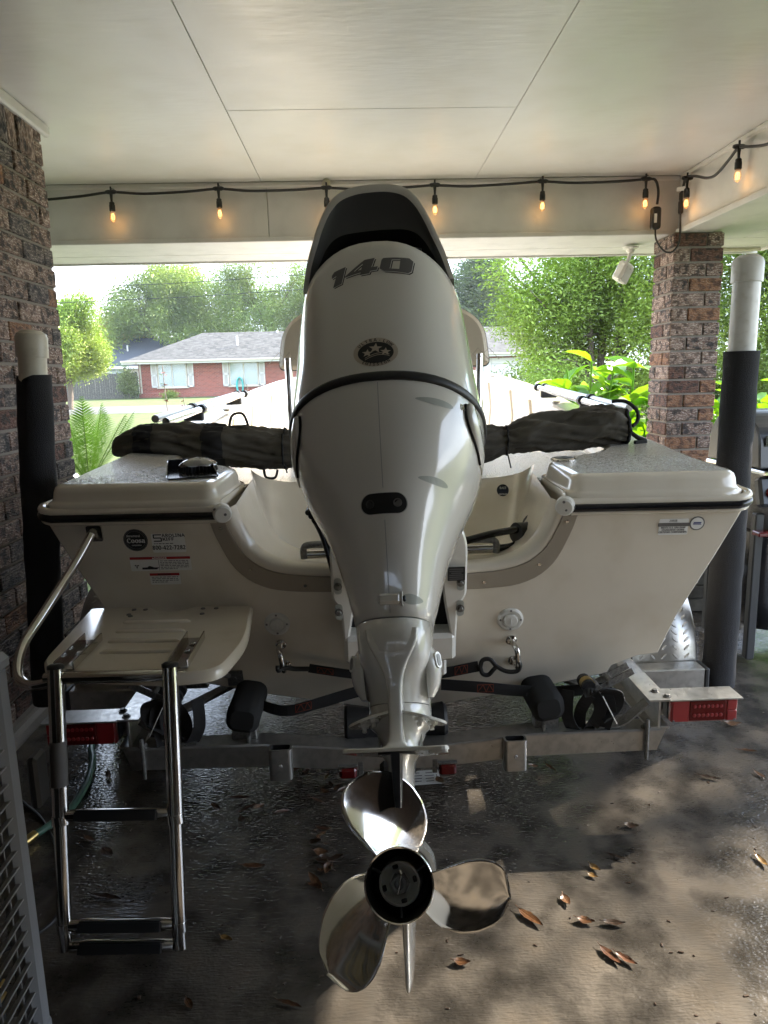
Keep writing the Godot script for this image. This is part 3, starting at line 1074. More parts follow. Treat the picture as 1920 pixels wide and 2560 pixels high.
	tube(s, [Vector3.ZERO, Vector3(0.03, 1.9, 0)], [0.14, 0.1], 8)
	obj("trunk", s, M.bark, pm)
	for k in 9:
		var fr := frond(0.95, 0.16, 14, TAU * k / 9.0, 0.75 - 0.12 * (k % 3))
		obj("frond", fr, M.palm_leaf, pm, Vector3(0.03, 1.9, 0))
	for t in [[Vector3(-17.3, g, -48.5), 2.7, "thin pale pole behind the fence at the left yard tree"]]:
		s = S()
		tube(s, [Vector3.ZERO, Vector3(0, t[1], 0)], 0.05, 8)
		tag(obj("yard_post", s, M.house_cream, self, t[0]), t[2], "post")

func leaf_clump(n: int, z: float, seed_: int) -> Mesh:
	var r := RandomNumberGenerator.new()
	r.seed = seed_
	var s := S()
	for i in n:
		var d := Vector3(r.randfn(), r.randfn() * 0.7, r.randfn()).limit_length(1.8) * z * 0.9
		var b := Basis.from_euler(Vector3(r.randf_range(-1.0, 0.6), r.randf() * TAU, r.randf_range(-0.6, 0.6)))
		var l := z * r.randf_range(0.5, 0.8)
		var w := l * 0.42
		var v := r.randf_range(0.85, 1.12)
		s.set_color(Color(v, v * r.randf_range(0.97, 1.03), v * 0.95))
		var p := [d, d + b * Vector3(w / 2, l * 0.08, l * 0.5), d + b * Vector3(0, -l * 0.12, l), d + b * Vector3(-w / 2, l * 0.08, l * 0.5)]
		tri(s, p[0], p[1], p[2])
		tri(s, p[0], p[2], p[3])
	s.generate_normals()
	return s.commit()

func scatter_leaves(parent: Node, called: String, blobs: Array, c: Color, count: int, z: float, seed_: int, spread := 0.22) -> void:
	var r := RandomNumberGenerator.new()
	r.seed = seed_
	var gap := FastNoiseLite.new()
	gap.seed = seed_
	gap.frequency = 0.22 / z * 0.30
	var mm := MultiMesh.new()
	mm.transform_format = MultiMesh.TRANSFORM_3D
	mm.use_colors = true
	mm.mesh = leaf_clump(9, z, seed_)
	var xs := []
	var cs := []
	var vol := 0.0
	for b in blobs: vol += b[3] * b[3] * b[4]
	for b in blobs:
		var n := int(count * b[3] * b[3] * b[4] / vol)
		for i in n:
			var d := Vector3(r.randfn(), r.randfn(), r.randfn()).normalized() * pow(r.randf(), 0.45)
			d *= 1.0 + 0.5 * gap.get_noise_3dv(d * 3.0 * z * 4.0 + Vector3(b[0], b[1], b[2]))
			var p := Vector3(b[0], b[1], b[2]) + Vector3(d.x * b[3], d.y * b[4], d.z * b[3])
			if gap.get_noise_3dv(p) < -spread: continue
			xs.append(Transform3D(Basis.from_euler(Vector3(r.randf_range(-0.5, 0.5), r.randf() * TAU, r.randf_range(-0.5, 0.5))).scaled(Vector3.ONE * r.randf_range(0.6, 1.6)), p))
			var v := r.randf_range(0.86, 1.14) * (1.0 + 0.75 * gap.get_noise_3dv(p * 0.8 + Vector3(0, 31, 0)))
			var warm := 1.0 + 0.35 * maxf(0.0, gap.get_noise_3dv(p * 0.4 + Vector3(50, 0, 0)))
			cs.append(Color(c.r * v * warm * 2.5, c.g * v * 2.4, c.b * v * 2.4))
	mm.instance_count = xs.size()
	for i in xs.size():
		mm.set_instance_transform(i, xs[i])
		mm.set_instance_color(i, cs[i])
	var o := MultiMeshInstance3D.new()
	o.multimesh = mm
	o.material_override = M.leaf
	o.set_meta("kind", "stuff")
	put(o, called, parent)

func tree(called: String, label: String, at: Vector3, blobs: Array, c: Color, count: int, z: float, spread: float) -> void:
	var t := thing(called, label, "hedge" if called == "hedge_row" else "tree", at, Vector3.ZERO, "")
	var r := RandomNumberGenerator.new()
	r.seed = hash(label)
	var s := S()
	var top: float = blobs[0][1]
	var thick: float = 0.035 * top + 0.03
	var base := Vector3(blobs[0][0], 0, blobs[0][2])
	if called == "crape_myrtle":
		for k in 5:
			var d := Vector3(r.randf_range(-1, 1), 0, r.randf_range(-0.6, 0.6))
			tube(s, smoothed([base + d * 0.22, base + d * 0.5 + Vector3(0, top * 0.5, 0), base + d * 1.0 + Vector3(0, top * 1.1, 0), base + d * 1.3 + Vector3(r.randf_range(-0.3, 0.3), top * 1.6, 0)], 4), 0.055 if k < 2 else 0.035, 7)
	elif called != "hedge_row":
		tube(s, smoothed([base, base + Vector3(0.1, top * 0.5, 0), base + Vector3(0, top, 0)], 5), [thick * 1.25, thick, thick, thick, thick, thick * 0.9, thick * 0.85, thick * 0.8, thick * 0.7, thick * 0.6, thick * 0.5], 9)
	for b in blobs:
		var e := Vector3(b[0], b[1] + b[4] * 0.35, b[2])
		var from := base + Vector3(0, top * 0.45 if called != "hedge_row" else 0.05, 0)
		tube(s, smoothed([from, from.lerp(e, 0.5) + Vector3(0, 0.1 * top, 0), e], 4), [thick * 0.5, thick * 0.45, thick * 0.4, thick * 0.36, thick * 0.32, thick * 0.28, thick * 0.24, thick * 0.2, thick * 0.15], 6)
		for k in 4:
			var q := Vector3(b[0] + r.randf_range(-0.8, 0.8) * b[3], b[1] + r.randf_range(-0.2, 0.8) * b[4], b[2] + r.randf_range(-0.8, 0.8) * b[3])
			tube(s, [from.lerp(e, 0.6), q], [thick * 0.2, thick * 0.06], 5)
	obj("trunk", s, M.bark, t)
	scatter_leaves(t, "crown", blobs, c, count, z, int(r.seed % 10000), spread)

func shrub(called: String, label: String, at: Vector3, w: float, h: float, c: Color, count: int, z: float) -> void:
	var t := thing(called, label, "shrub", at)
	var s := S()
	for k in 6:
		tube(s, [Vector3(0, 0, 0), Vector3(sin(k * 1.1) * w * 0.4, h * 0.6, cos(k * 1.1) * w * 0.3)], 0.02, 5)
	obj("stem", s, M.bark, t)
	scatter_leaves(t, "foliage", [[0, h * 0.5, 0, w * 0.75, h * 0.55]], c, count, z, 77 + count, 0.5)

func frond(length: float, width: float, n: int, turn: float, lift: float, droop := 0.5) -> SurfaceTool:
	# a pinnate palm leaf: rib and narrow leaflets
	var s := S()
	var b := Basis(Vector3.UP, turn)
	var rib := []
	for i in n + 1:
		var t := float(i) / n
		rib.append(b * Vector3(0, length * (sin(lift) * t - droop * 0.5 * t * t), length * cos(lift) * t * (1.0 - 0.1 * t)))
	tube(s, rib, [0.008] + range(n - 1).map(func(i): return 0.007 - 0.005 * i / n) + [0.001], 5)
	for i in range(1, n + 1):
		var t := float(i) / n
		var p: Vector3 = rib[i]
		var fwd: Vector3 = (rib[i] - rib[i - 1]).normalized()
		var side: Vector3 = (b * Vector3.RIGHT)
		var up := side.cross(fwd)
		var l := width * (0.55 + 0.9 * t) * sin(PI * minf(1.0, 0.12 + 0.9 * t)) + 0.03
		for d in [-1, 1]:
			for w in 2:
				var o := p - fwd * (length / n) * 0.5 * w
				var tip: Vector3 = o + (side * d * 0.85 + fwd * 0.62 + up * 0.25).normalized() * l
				var h: Vector3 = fwd * 0.0032 * (length / 0.8)
				var mid := o.lerp(tip, 0.55) - up * 0.004
				tri(s, o - h, o + h, mid + h)
				tri(s, o - h, mid + h, mid - h)
				tri(s, mid - h, mid + h, tip)
	return s

# ---------------------------------------------------------------- boat
const RAKE := 0.2126
var BOAT := Transform3D()

func tp(x: float, y: float, off := 0.0) -> Vector3:
	return Vector3(x, y, (y - 0.65) * RAKE + off)

func tframe(x: float, y: float, off := 0.0) -> Transform3D:
	# a frame lying on the transom face
	var yd := Vector3(0, 1, RAKE).normalized()
	return Transform3D(Basis(Vector3.RIGHT, yd, Vector3.RIGHT.cross(yd)), tp(x, y, off))

func tpoly(p: Array) -> Array:
	var k := sqrt(1.0 + RAKE * RAKE)
	return p.map(func(q): return Vector2(q[0], (q[1] - 0.65) * k))

func mirror(half: Array) -> Array:
	# half runs from the right side to the middle; returns right + left
	var out := half.duplicate()
	for i in range(half.size() - 1, -1, -1):
		if absf(half[i][0]) > 0.0001: out.append([-half[i][0], half[i][1]])
	return out

func boat() -> void:
	BOAT = Transform3D(Basis(Vector3.UP, deg_to_rad(-2.5)), Vector3(0.092, 0, -2.12))
	var bt := thing("boat", "white open skiff seen from behind, resting on its trailer under the carport", "boat", BOAT.origin, Vector3(0, deg_to_rad(-2.5), 0))
	var hull := Node3D.new()
	put(hull, "hull", bt)
	var half := [[1.018, 0.955], [0.985, 0.87], [0.956, 0.80], [0.908, 0.69], [0.868, 0.60], [0.826, 0.464], [0.762, 0.455], [0.684, 0.42], [0.672, 0.393], [0.42, 0.335], [0.0, 0.262]]
	var notch := smooth2([[-0.5, 0.955], [-0.478, 0.885], [-0.437, 0.81], [-0.36, 0.762], [-0.22, 0.744], [0.0, 0.741], [0.22, 0.744], [0.36, 0.762], [0.437, 0.81], [0.478, 0.885], [0.5, 0.955]], 4)
	var left := []
	for i in range(half.size()): left.append([-half[i][0], half[i][1]])
	var outline := left.duplicate()
	for i in range(half.size() - 2, -1, -1): outline.append(half[i])
	var n2 := notch.duplicate()
	n2.reverse()
	var s := S()
	prism(s, tpoly(outline + n2), 0.05, tframe(0, 0.65, -0.0512), 0.004)
	obj("transom", s, M.gelcoat, hull)
	# hull skin
	s = S()
	var st := [[0.0, 1.0, 0.0, 0.0], [-0.6, 1.03, 0.01, 0.0], [-1.3, 1.055, 0.03, 0.0], [-2.4, 1.07, 0.10, 0.02], [-3.4, 1.04, 0.19, 0.06], [-4.4, 0.90, 0.30, 0.16], [-5.2, 0.58, 0.40, 0.36], [-5.8, 0.06, 0.47, 0.9]]
	var rings := []
	for k in st:
		var ring := []
		for q in outline:
			var t: float = (q[1] - 0.262) / 0.693
			var y: float = lerpf(q[1] + k[2] * t * t, 1.38, k[3] * (1.0 - t) * 0.8)
			ring.append(Vector3(q[0] * k[1], y, k[0] + (RAKE * (q[1] - 0.65) - 0.01 if k[0] == 0.0 else 0.0)))
		rings.append(ring)
	loft(s, rings, false, false, false, 1)
	obj("hull_skin", s, M.gelcoat, hull)
	# notch lining, well walls, well floor and front slope
	s = S()
	var w0 := []; var w1 := []; var w2 := []; var w3 := []
	for q in notch:
		var t: float = clampf((q[1] - 0.741) / 0.214, 0, 1)
		w0.append(tp(q[0] * 0.965, q[1] + 0.012 * (1.0 - t) + 0.01, 0.006))
		w1.append(tp(q[0] * 0.935, q[1] + 0.014 * (1.0 - t) + 0.012, -0.06))
		w2.append(Vector3(q[0] * 0.95, lerpf(0.735, 1.0, t), -0.30))
		w3.append(Vector3(q[0] * 1.06, lerpf(0.945, 1.0, t), -0.56))
	var edge := []
	for q in notch: edge.append(tp(q[0] * 0.999, q[1] + 0.001, 0.001))
	loft(s, [edge, w0, w1], false, false, false, 1)
	obj("notch_lip", s, M.gelcoat, hull)
	s = S()
	loft(s, [w1, w2], false, false, false, 2)
	loft(s, [w2, w3], false, false, false, 6)
	obj("motor_well", s, M.gelcoat, hull)
	# taupe rub band round the notch
	s = S()
	var band := smooth2([[0.536, 0.925], [0.516, 0.86], [0.474, 0.772], [0.40, 0.715], [0.28, 0.694], [0.0, 0.691], [-0.28, 0.694], [-0.40, 0.715], [-0.474, 0.772], [-0.516, 0.86], [-0.536, 0.925]], 4)
	var inner := notch.filter(func(q): return q[1] < 0.93)
	prism(s, tpoly(band + inner), 0.004, tframe(0, 0.65, 0.001), 0.002)
	obj("notch_band", s, M.taupe, hull)
	for x in [-1, 1]:
		for q in [[0.505, 0.905], [0.432, 0.77], [0.27, 0.715]]:
			s = S()
			lathe(s, [Vector2(0.006, 0), Vector2(0.005, 0.0025), Vector2(0, 0.003)], tframe(x * q[0], q[1], 0.005) * Transform3D(Basis(Vector3.RIGHT, PI / 2), Vector3.ZERO), 10)
			obj("screw", s, M.steel, hull)
	# side decks: moulded blocks left and right of the notch
	for x in [-1, 1]:
		var d := Node3D.new()
		put(d, "side_deck", bt)
		var plan := corner([Vector2(0.5, 0.075), Vector2(1.022, 0.075), Vector2(1.045, -0.3), Vector2(1.10, -1.3), Vector2(0.86, -1.3), Vector2(0.80, -0.62), Vector2(0.56, -0.40), Vector2(0.5, -0.30)], [0.06, 0.09, 0.0, 0.0, 0.0, 0.12, 0.06, 0.05])
		if x < 0: plan = plan.map(func(q): return Vector2(-q.x, q.y))
		var pv := PackedVector2Array(plan)
		if Geometry2D.is_polygon_clockwise(pv): pv.reverse()
		s = S()
		rings = []
		for k in [[0.966, 0.0], [0.984, -0.002], [0.990, 0.008], [0.996, 0.013], [1.018, 0.016], [1.031, 0.022], [1.038, 0.032], [1.0405, 0.045]]:
			var pin := inset(pv, k[1])
			rings.append(Array(pin).map(func(q): return Vector3(q.x, k[0] + 0.05 * clampf(-q.y - 0.5, 0.0, 1.0), q.y)))
		loft(s, rings, false, false, true, 1)
		obj("deck_moulding", s, M.gelcoat, d)
		s = S()
		var pin := inset(pv, 0.045)
		var tr := Geometry2D.triangulate_polygon(pin)
		if tr.is_empty():
			pin = shrunk(pv, 0.045)
			tr = Geometry2D.triangulate_polygon(pin)
		for i in range(0, tr.size(), 3):
			var p := []
			for k in 3: p.append(Vector3(pin[tr[i + k]].x, 1.0405 + 0.05 * clampf(-pin[tr[i + k]].y - 0.5, 0.0, 1.0), pin[tr[i + k]].y))
			face(s, p, Vector3.UP)
		obj("deck_surface", s, M.nonskid, d)
		# rain beads standing on the deck
		s = S()
		lathe(s, [Vector2(1.0, 0.0), Vector2(0.92, 0.22), Vector2(0.6, 0.45), Vector2(0.0, 0.52)], Transform3D.IDENTITY, 8)
		s.generate_normals()
		var beads := MultiMesh.new()
		beads.transform_format = MultiMesh.TRANSFORM_3D
		beads.mesh = s.commit()
		beads.instance_count = 1500
		for i in 1500:
			var q := Vector2(x * rng.randf_range(0.53, 1.04), rng.randf_range(-1.1, 0.03))
			while not Geometry2D.is_point_in_polygon(q, pin): q = Vector2(x * rng.randf_range(0.53, 1.09), rng.randf_range(-1.1, 0.03))
			var r := 0.0011 + 0.003 * pow(rng.randf(), 2.5)
			beads.set_instance_transform(i, Transform3D(Basis(Vector3.UP, rng.randf() * TAU).scaled(Vector3(r * rng.randf_range(0.8, 1.5), r, r)), Vector3(q.x, 1.0406 + 0.05 * clampf(-q.y - 0.5, 0.0, 1.0), q.y)))
		var bo := MultiMeshInstance3D.new()
		bo.multimesh = beads
		bo.material_override = M.water
		bo.set_meta("kind", "stuff")
		put(bo, "rain_beads", d)
		# block face down to the well
		s = S()
		loft(s, [[Vector3(x * 0.503, 0.99, 0.05), Vector3(x * 0.503, 0.99, -0.3), Vector3(x * 0.56, 0.99, -0.40), Vector3(x * 0.79, 0.99, -0.62)], [Vector3(x * 0.497, 0.90, 0.05), Vector3(x * 0.50, 0.90, -0.31), Vector3(x * 0.55, 0.90, -0.43), Vector3(x * 0.78, 0.90, -0.65)]], false, false, false, 2)
		obj("deck_inner_side", s, M.gelcoat, d)
		# rub rail with its lip
		var path := [tp(x * 0.515, 0.947, 0.012), tp(x * 0.975, 0.947, 0.012)]
		for k in 6:
			var a := PI / 2 * k / 5.0
			path.append(Vector3(x * (0.99 + 0.045 * sin(a)), 0.947 + 0.002 * k, 0.033 + 0.042 * cos(a)))
		for k in [[-0.3, 1.055, 0.958], [-0.7, 1.075, 0.963], [-1.3, 1.105, 0.985], [-2.4, 1.12, 1.055], [-3.4, 1.09, 1.145]]: path.append(Vector3(x * k[1], k[2], k[0]))
		s = S()
		tube(s, path, 0.0125, 10)
		obj("rub_rail", s, M.black_gloss, d)
		s = S()
		tube(s, path.map(func(p): return p + Vector3(0, 0.0165, -0.006)), 0.013, 8)
		obj("rail_lip", s, M.gelcoat, d)
		s = S()
		tube(s, path.slice(0, 9).map(func(p): return p + Vector3(0, -0.016, -0.01)), 0.008, 8)
		obj("rail_lower_lip", s, M.gelcoat, d)
		# rail end cap
		s = S()
		lathe(s, [Vector2(0.0, 0.0), Vector2(0.027, 0.0), Vector2(0.027, 0.022), Vector2(0.022, 0.028), Vector2(0.0, 0.029)].map(func(q): return q), tframe(x * 0.497, 0.957, 0.004) * Transform3D(Basis(Vector3.UP, x * -0.35) * Basis(Vector3.RIGHT, PI / 2), Vector3.ZERO), 20)
		var cap := obj("rail_end_cap", s, M.white_plastic, d)
		for k in [[-0.012, 0.012], [-0.004, -0.012], [0.017, -0.004]]:
			s = S()
			lathe(s, [Vector2(0.0045, 0), Vector2(0.004, 0.0015), Vector2(0, 0.002)], tframe(x * 0.497 + k[0], 0.957 + k[1], 0.032) * Transform3D(Basis(Vector3.UP, x * -0.35) * Basis(Vector3.RIGHT, PI / 2), Vector3.ZERO), 8)
			obj("screw", s, M.print_grey, cap)
	# deck between, behind the well
	s = S()
	face(s, [Vector3(-0.56, 0.947, -0.555), Vector3(0.56, 0.947, -0.555), Vector3(0.9, 0.962, -1.32), Vector3(-0.9, 0.962, -1.32)], Vector3.UP)
	face(s, [Vector3(-0.53, 0.945, -0.556), Vector3(-0.56, 0.947, -0.40), Vector3(-0.9, 0.95, -0.60), Vector3(-0.9, 0.962, -1.32)], Vector3.UP)
	face(s, [Vector3(0.53, 0.945, -0.556), Vector3(0.56, 0.947, -0.40), Vector3(0.9, 0.95, -0.60), Vector3(0.9, 0.962, -1.32)], Vector3.UP)
	face(s, [Vector3(-0.9, 0.962, -1.32), Vector3(0.9, 0.962, -1.32), Vector3(0.9, 0.45, -1.34), Vector3(-0.9, 0.45, -1.34)], Vector3.FORWARD)
	obj("aft_deck", s, M.nonskid, bt)
	# well corner creases
	# inner liner, cockpit floor, gunwale caps
	s = S()
	face(s, [Vector3(-1.0, 0.5, -1.3), Vector3(1.0, 0.5, -1.3), Vector3(0.75, 0.62, -4.6), Vector3(-0.75, 0.62, -4.6)], Vector3.UP)
	face(s, [Vector3(-0.85, 0.8, -4.5), Vector3(0.85, 0.8, -4.5), Vector3(0.05, 1.1, -5.7), Vector3(-0.05, 1.1, -5.7)], Vector3.UP)
	obj("cockpit_floor", s, M.nonskid, bt)
	var gun := [[-1.28, 1.115, 1.072], [-1.8, 1.12, 1.105], [-2.4, 1.125, 1.15], [-3.0, 1.115, 1.205], [-3.6, 1.075, 1.26], [-4.2, 0.985, 1.315], [-4.8, 0.79, 1.37], [-5.3, 0.52, 1.41], [-5.78, 0.07, 1.44]]
	for x in [-1, 1]:
		var gw := []
		var ln := []
		for k in gun:
			var wd: float = 0.15 if k[0] > -4.3 else 0.15 - 0.06 * (-4.3 - k[0])
			wd = minf(wd, k[1] * 0.9)
			var o := Vector3(x * k[1], k[2], k[0])
			var i := Vector3(x * (k[1] - wd), k[2], k[0])
			gw.append([o + Vector3(0, -0.05, 0), o + Vector3(0, -0.012, 0), o + Vector3(-x * 0.012, 0, 0), i + Vector3(x * 0.012, 0, 0), i + Vector3(0, -0.012, 0), i + Vector3(0, -0.05, 0)])
			ln.append([i + Vector3(x * 0.01, -0.045, 0), i + Vector3(x * 0.03, -0.25, 0), i + Vector3(x * 0.0, -0.6, 0)])
		s = S()
		loft(s, gw, true, true, true, -1)
		obj("gunwale", s, M.gelcoat, bt)
		s = S()
		loft(s, ln, false, false, false, 1)
		var liner := obj("inner_liner", s, M.gelcoat, bt)
		for k in 6:
			var p: Array = ln[mini(k + 1, 7)]
			s = S()
			tube(s, [p[0] + Vector3(-x * 0.004, -0.01, 0), p[1] + Vector3(-x * 0.004, 0, 0), p[2] + Vector3(-x * 0.004, 0, 0)], 0.016, 8)
			obj("liner_rib", s, M.gelcoat, liner)
		for k in [2, 5]:
			s = S()
			box(s, Vector3(x * (gun[k][1] - 0.11), gun[k][2] + 0.004, gun[k][0]), Vector3(0.045, 0.008, 0.11), Basis.IDENTITY, 0.003)
			obj("gunwale_cleat", s, M.steel, bt)
	# leaning post backrest
	var post := Node3D.new()
	put(post, "leaning_post", bt)
	post.position = Vector3(-0.03, 0, -1.62)
	s = S()
	var bk := corner([Vector2(-0.53, 1.385), Vector2(0.53, 1.385), Vector2(0.505, 1.60), Vector2(0.34, 1.70), Vector2(-0.34, 1.70), Vector2(-0.505, 1.60)], [0.03, 0.03, 0.14, 0.12, 0.12, 0.14], 6)
	prism(s, bk, 0.05, Transform3D(Basis(Vector3.RIGHT, -0.12), Vector3(0, 0.0, 0.17)), 0.02, 1)
	var cush := obj("backrest", s, M.cushion, post)
	s = S()
	prism(s, Array(inset(PackedVector2Array(bk), -0.006)), 0.012, Transform3D(Basis(Vector3.RIGHT, -0.12), Vector3(0, 0.0, 0.165)))
	obj("piping", s, M.black_rubber, cush)
	s = S()
	prism(s, bk, 0.07, Transform3D(Basis(Vector3.RIGHT, -0.12), Vector3(0, 0.0, 0.09)), 0.0, 1)
	obj("backrest_shell", s, M.cushion, cush)
	for x in [-1, 1]:
		for k in 3:
			s = S()
			var q := Vector3(x * (0.40 + 0.05 * k), 1.40, 0.228)
			tube(s, [q + Vector3(-0.05, 0, 0), q + Vector3(0.0, 0.055, -0.007), q + Vector3(0.05, 0.0, 0)], 0.0015, 4)
			obj("stitch", s, M.taupe, cush)
		s = S()
		tube(s, [Vector3(x * 0.47, 1.43, 0.12), Vector3(x * 0.46, 1.0, 0.16), Vector3(x * 0.44, 0.5, 0.2)], 0.019, 10)
		obj("frame_tube", s, M.steel, post)
	s = S()
	box(s, Vector3(0, 1.02, 0.0), Vector3(0.86, 0.1, 0.38), Basis.IDENTITY, 0.03)
	obj("seat", s, M.cushion, post)
	# round fittings on the transom
	for x in [-1, 1]:
		s = S()
		var o: float = x * 0.361
		lathe(s, [Vector2(0.0, 0.0), Vector2(0.040, 0.0), Vector2(0.040, 0.003), Vector2(0.034, 0.008), Vector2(0.026, 0.008), Vector2(0.0255, 0.004), Vector2(0.023, 0.004), Vector2(0.0225, 0.011), Vector2(0.019, 0.014), Vector2(0, 0.0145)], tframe(o - 0.006, 0.585, 0.0) * Transform3D(Basis(Vector3.RIGHT, PI / 2), Vector3.ZERO), 28)
		var dp := obj("drain_plug", s, M.white_plastic, bt)
		for a in 4:
			s = S()
			lathe(s, [Vector2(0.0035, 0.0), Vector2(0.003, 0.0012), Vector2(0, 0.0015)], tframe(o - 0.006 + 0.0315 * cos(a * PI / 2), 0.585 + 0.0315 * sin(a * PI / 2), 0.0082) * Transform3D(Basis(Vector3.RIGHT, PI / 2), Vector3.ZERO), 8)
			obj("screw", s, M.print_grey, dp)
		s = S()
		box(s, tp(o - 0.006, 0.585, 0.0155), Vector3(0.005, 0.026, 0.004), Basis.IDENTITY, 0.001)
		obj("grip", s, M.white_plastic, dp)
		# stern eye
		s = S()
		tube(s, smoothed([tp(o, 0.512, 0.0), tp(o, 0.514, 0.045), tp(o + 0.008, 0.50, 0.07), tp(o + 0.012, 0.455, 0.07), tp(o + 0.012, 0.438, 0.05), tp(o + 0.01, 0.438, 0.0)], 4), 0.0085, 10)
		lathe(s, [Vector2(0, 0), Vector2(0.017, 0), Vector2(0.017, 0.004), Vector2(0.013, 0.007), Vector2(0, 0.007)], tframe(o, 0.512, 0.0) * Transform3D(Basis(Vector3.RIGHT, PI / 2), Vector3.ZERO), 16)
		lathe(s, [Vector2(0, 0), Vector2(0.017, 0), Vector2(0.017, 0.004), Vector2(0.013, 0.007), Vector2(0, 0.007)], tframe(o + 0.01, 0.438, 0.0) * Transform3D(Basis(Vector3.RIGHT, PI / 2), Vector3.ZERO), 16)
		obj("stern_eye", s, M.steel, bt)
	# bait well badge and rigging flange inside the well
	s = S()
	lathe(s, [Vector2(0, 0), Vector2(0.022, 0), Vector2(0.021, 0.002), Vector2(0, 0.002)], Transform3D(facing(Vector3(0.0, 0.25, 1.0)) * Basis(Vector3.RIGHT, PI / 2), Vector3(0.40, 0.915, -0.475)), 20)
	var bd := obj("round_badge", s, M.black_gloss, bt)
	letters(bd, "BAIT", 0.008, M.paper, Transform3D(facing(Vector3(0, 0.25, 1)), Vector3(0.40, 0.924, -0.472)))
	letters(bd, "INTAKE", 0.006, M.paper, Transform3D(facing(Vector3(0, 0.25, 1)), Vector3(0.40, 0.902, -0.466)))
	s = S()
	var fx := Transform3D(facing(Vector3(-1, 0.1, 0.55)) * Basis(Vector3.RIGHT, PI / 2), Vector3(0.455, 0.825, -0.17))
	lathe(s, [Vector2(0, 0), Vector2(0.062, 0.0), Vector2(0.060, 0.006), Vector2(0.036, 0.014), Vector2(0.030, 0.05), Vector2(0.033, 0.052), Vector2(0.033, 0.075), Vector2(0.026, 0.078), Vector2(0, 0.078)], fx, 22)
	obj("rigging_flange", s, M.black_rubber, bt)
	# cup holder ring on the right deck
	s = S()
	lathe(s, [Vector2(0.0, 0.0), Vector2(0.042, 0.0), Vector2(0.042, 0.005), Vector2(0.036, 0.009), Vector2(0.030, 0.006), Vector2(0.0, 0.0055)], Transform3D(Basis.IDENTITY, Vector3(0.575, 1.0407, -0.30)), 24)
	var fc := obj("filler_cap", s, M.steel, bt)
	s = S()
	lathe(s, [Vector2(0.0, 0.0), Vector2(0.033, 0.0), Vector2(0.032, 0.004), Vector2(0, 0.0045)], Transform3D(Basis.IDENTITY, Vector3(0.575, 1.0475, -0.30)), 20)
	obj("cap_top", s, M.black_rubber, fc)
	# outrigger poles lying on the gunwales
	for x in [-1, 1]:
		for k in 2:
			s = S()
			var a := Vector3(x * (1.0 - 0.045 * k), 1.165 + 0.012 * (1 - k), -0.95)
			var b := Vector3(x * (0.975 - 0.045 * k), 1.245, -2.55)
			tube(s, [a, b], 0.017, 10)
			var pole := obj("deck_pole", s, M.aluminium if k == 0 else M.steel, bt)
			for t in [0.35, 0.98]:
				s = S()
				var q := a.lerp(b, t)
				tube(s, [q + Vector3(0, 0, 0.02), q - Vector3(0, 0, 0.02)], 0.024, 10)
				obj("pole_clip", s, M.black_rubber, pole)
		for z in [-1.5, -2.45]:
			s = S()
			box(s, Vector3(x * 0.985, 1.14 + 0.045 * (-z - 1.5) + 0.03, z), Vector3(0.1, 0.07, 0.03), Basis.IDENTITY, 0.006)
			obj("pole_rest", s, M.black_rubber, bt)
	boat_labels(bt)
	swim_platform(bt)

func smooth2(p: Array, per: int) -> Array:
	return smoothed(p.map(func(q): return Vector2(q[0], q[1])), per).map(func(q): return [q.x, q.y])

func sticker(bt: Node, called: String, x0: float, y0: float, x1: float, y1: float, m: Material, off := 0.0005, rad := 0.004) -> MeshInstance3D:
	var s := S()
	prism(s, rounded(x1 - x0, (y1 - y0) * 1.02, rad), 0.0006, tframe((x0 + x1) / 2, (y0 + y1) / 2, off))
	return obj(called, s, m, bt, Vector3(0.018, 0, 0))

func lines(parent: Node, x: float, y: float, w: float, n: int, gap: float, m: Material, off: float, h := 0.002) -> void:
	# lines of small print too fine to read
	var s := S()
	for i in n:
		var u := x
		while u < x + w * (1.0 if i < n - 1 else 0.6):
			var l := minf(rng.randf_range(0.004, 0.013), x + w - u)
			prism(s, rounded(l, h, h * 0.2, 1), 0.0004, tframe(u + l / 2, y - i * gap, off))
			u += l + 0.0025
	obj("small_print", s, m, parent)

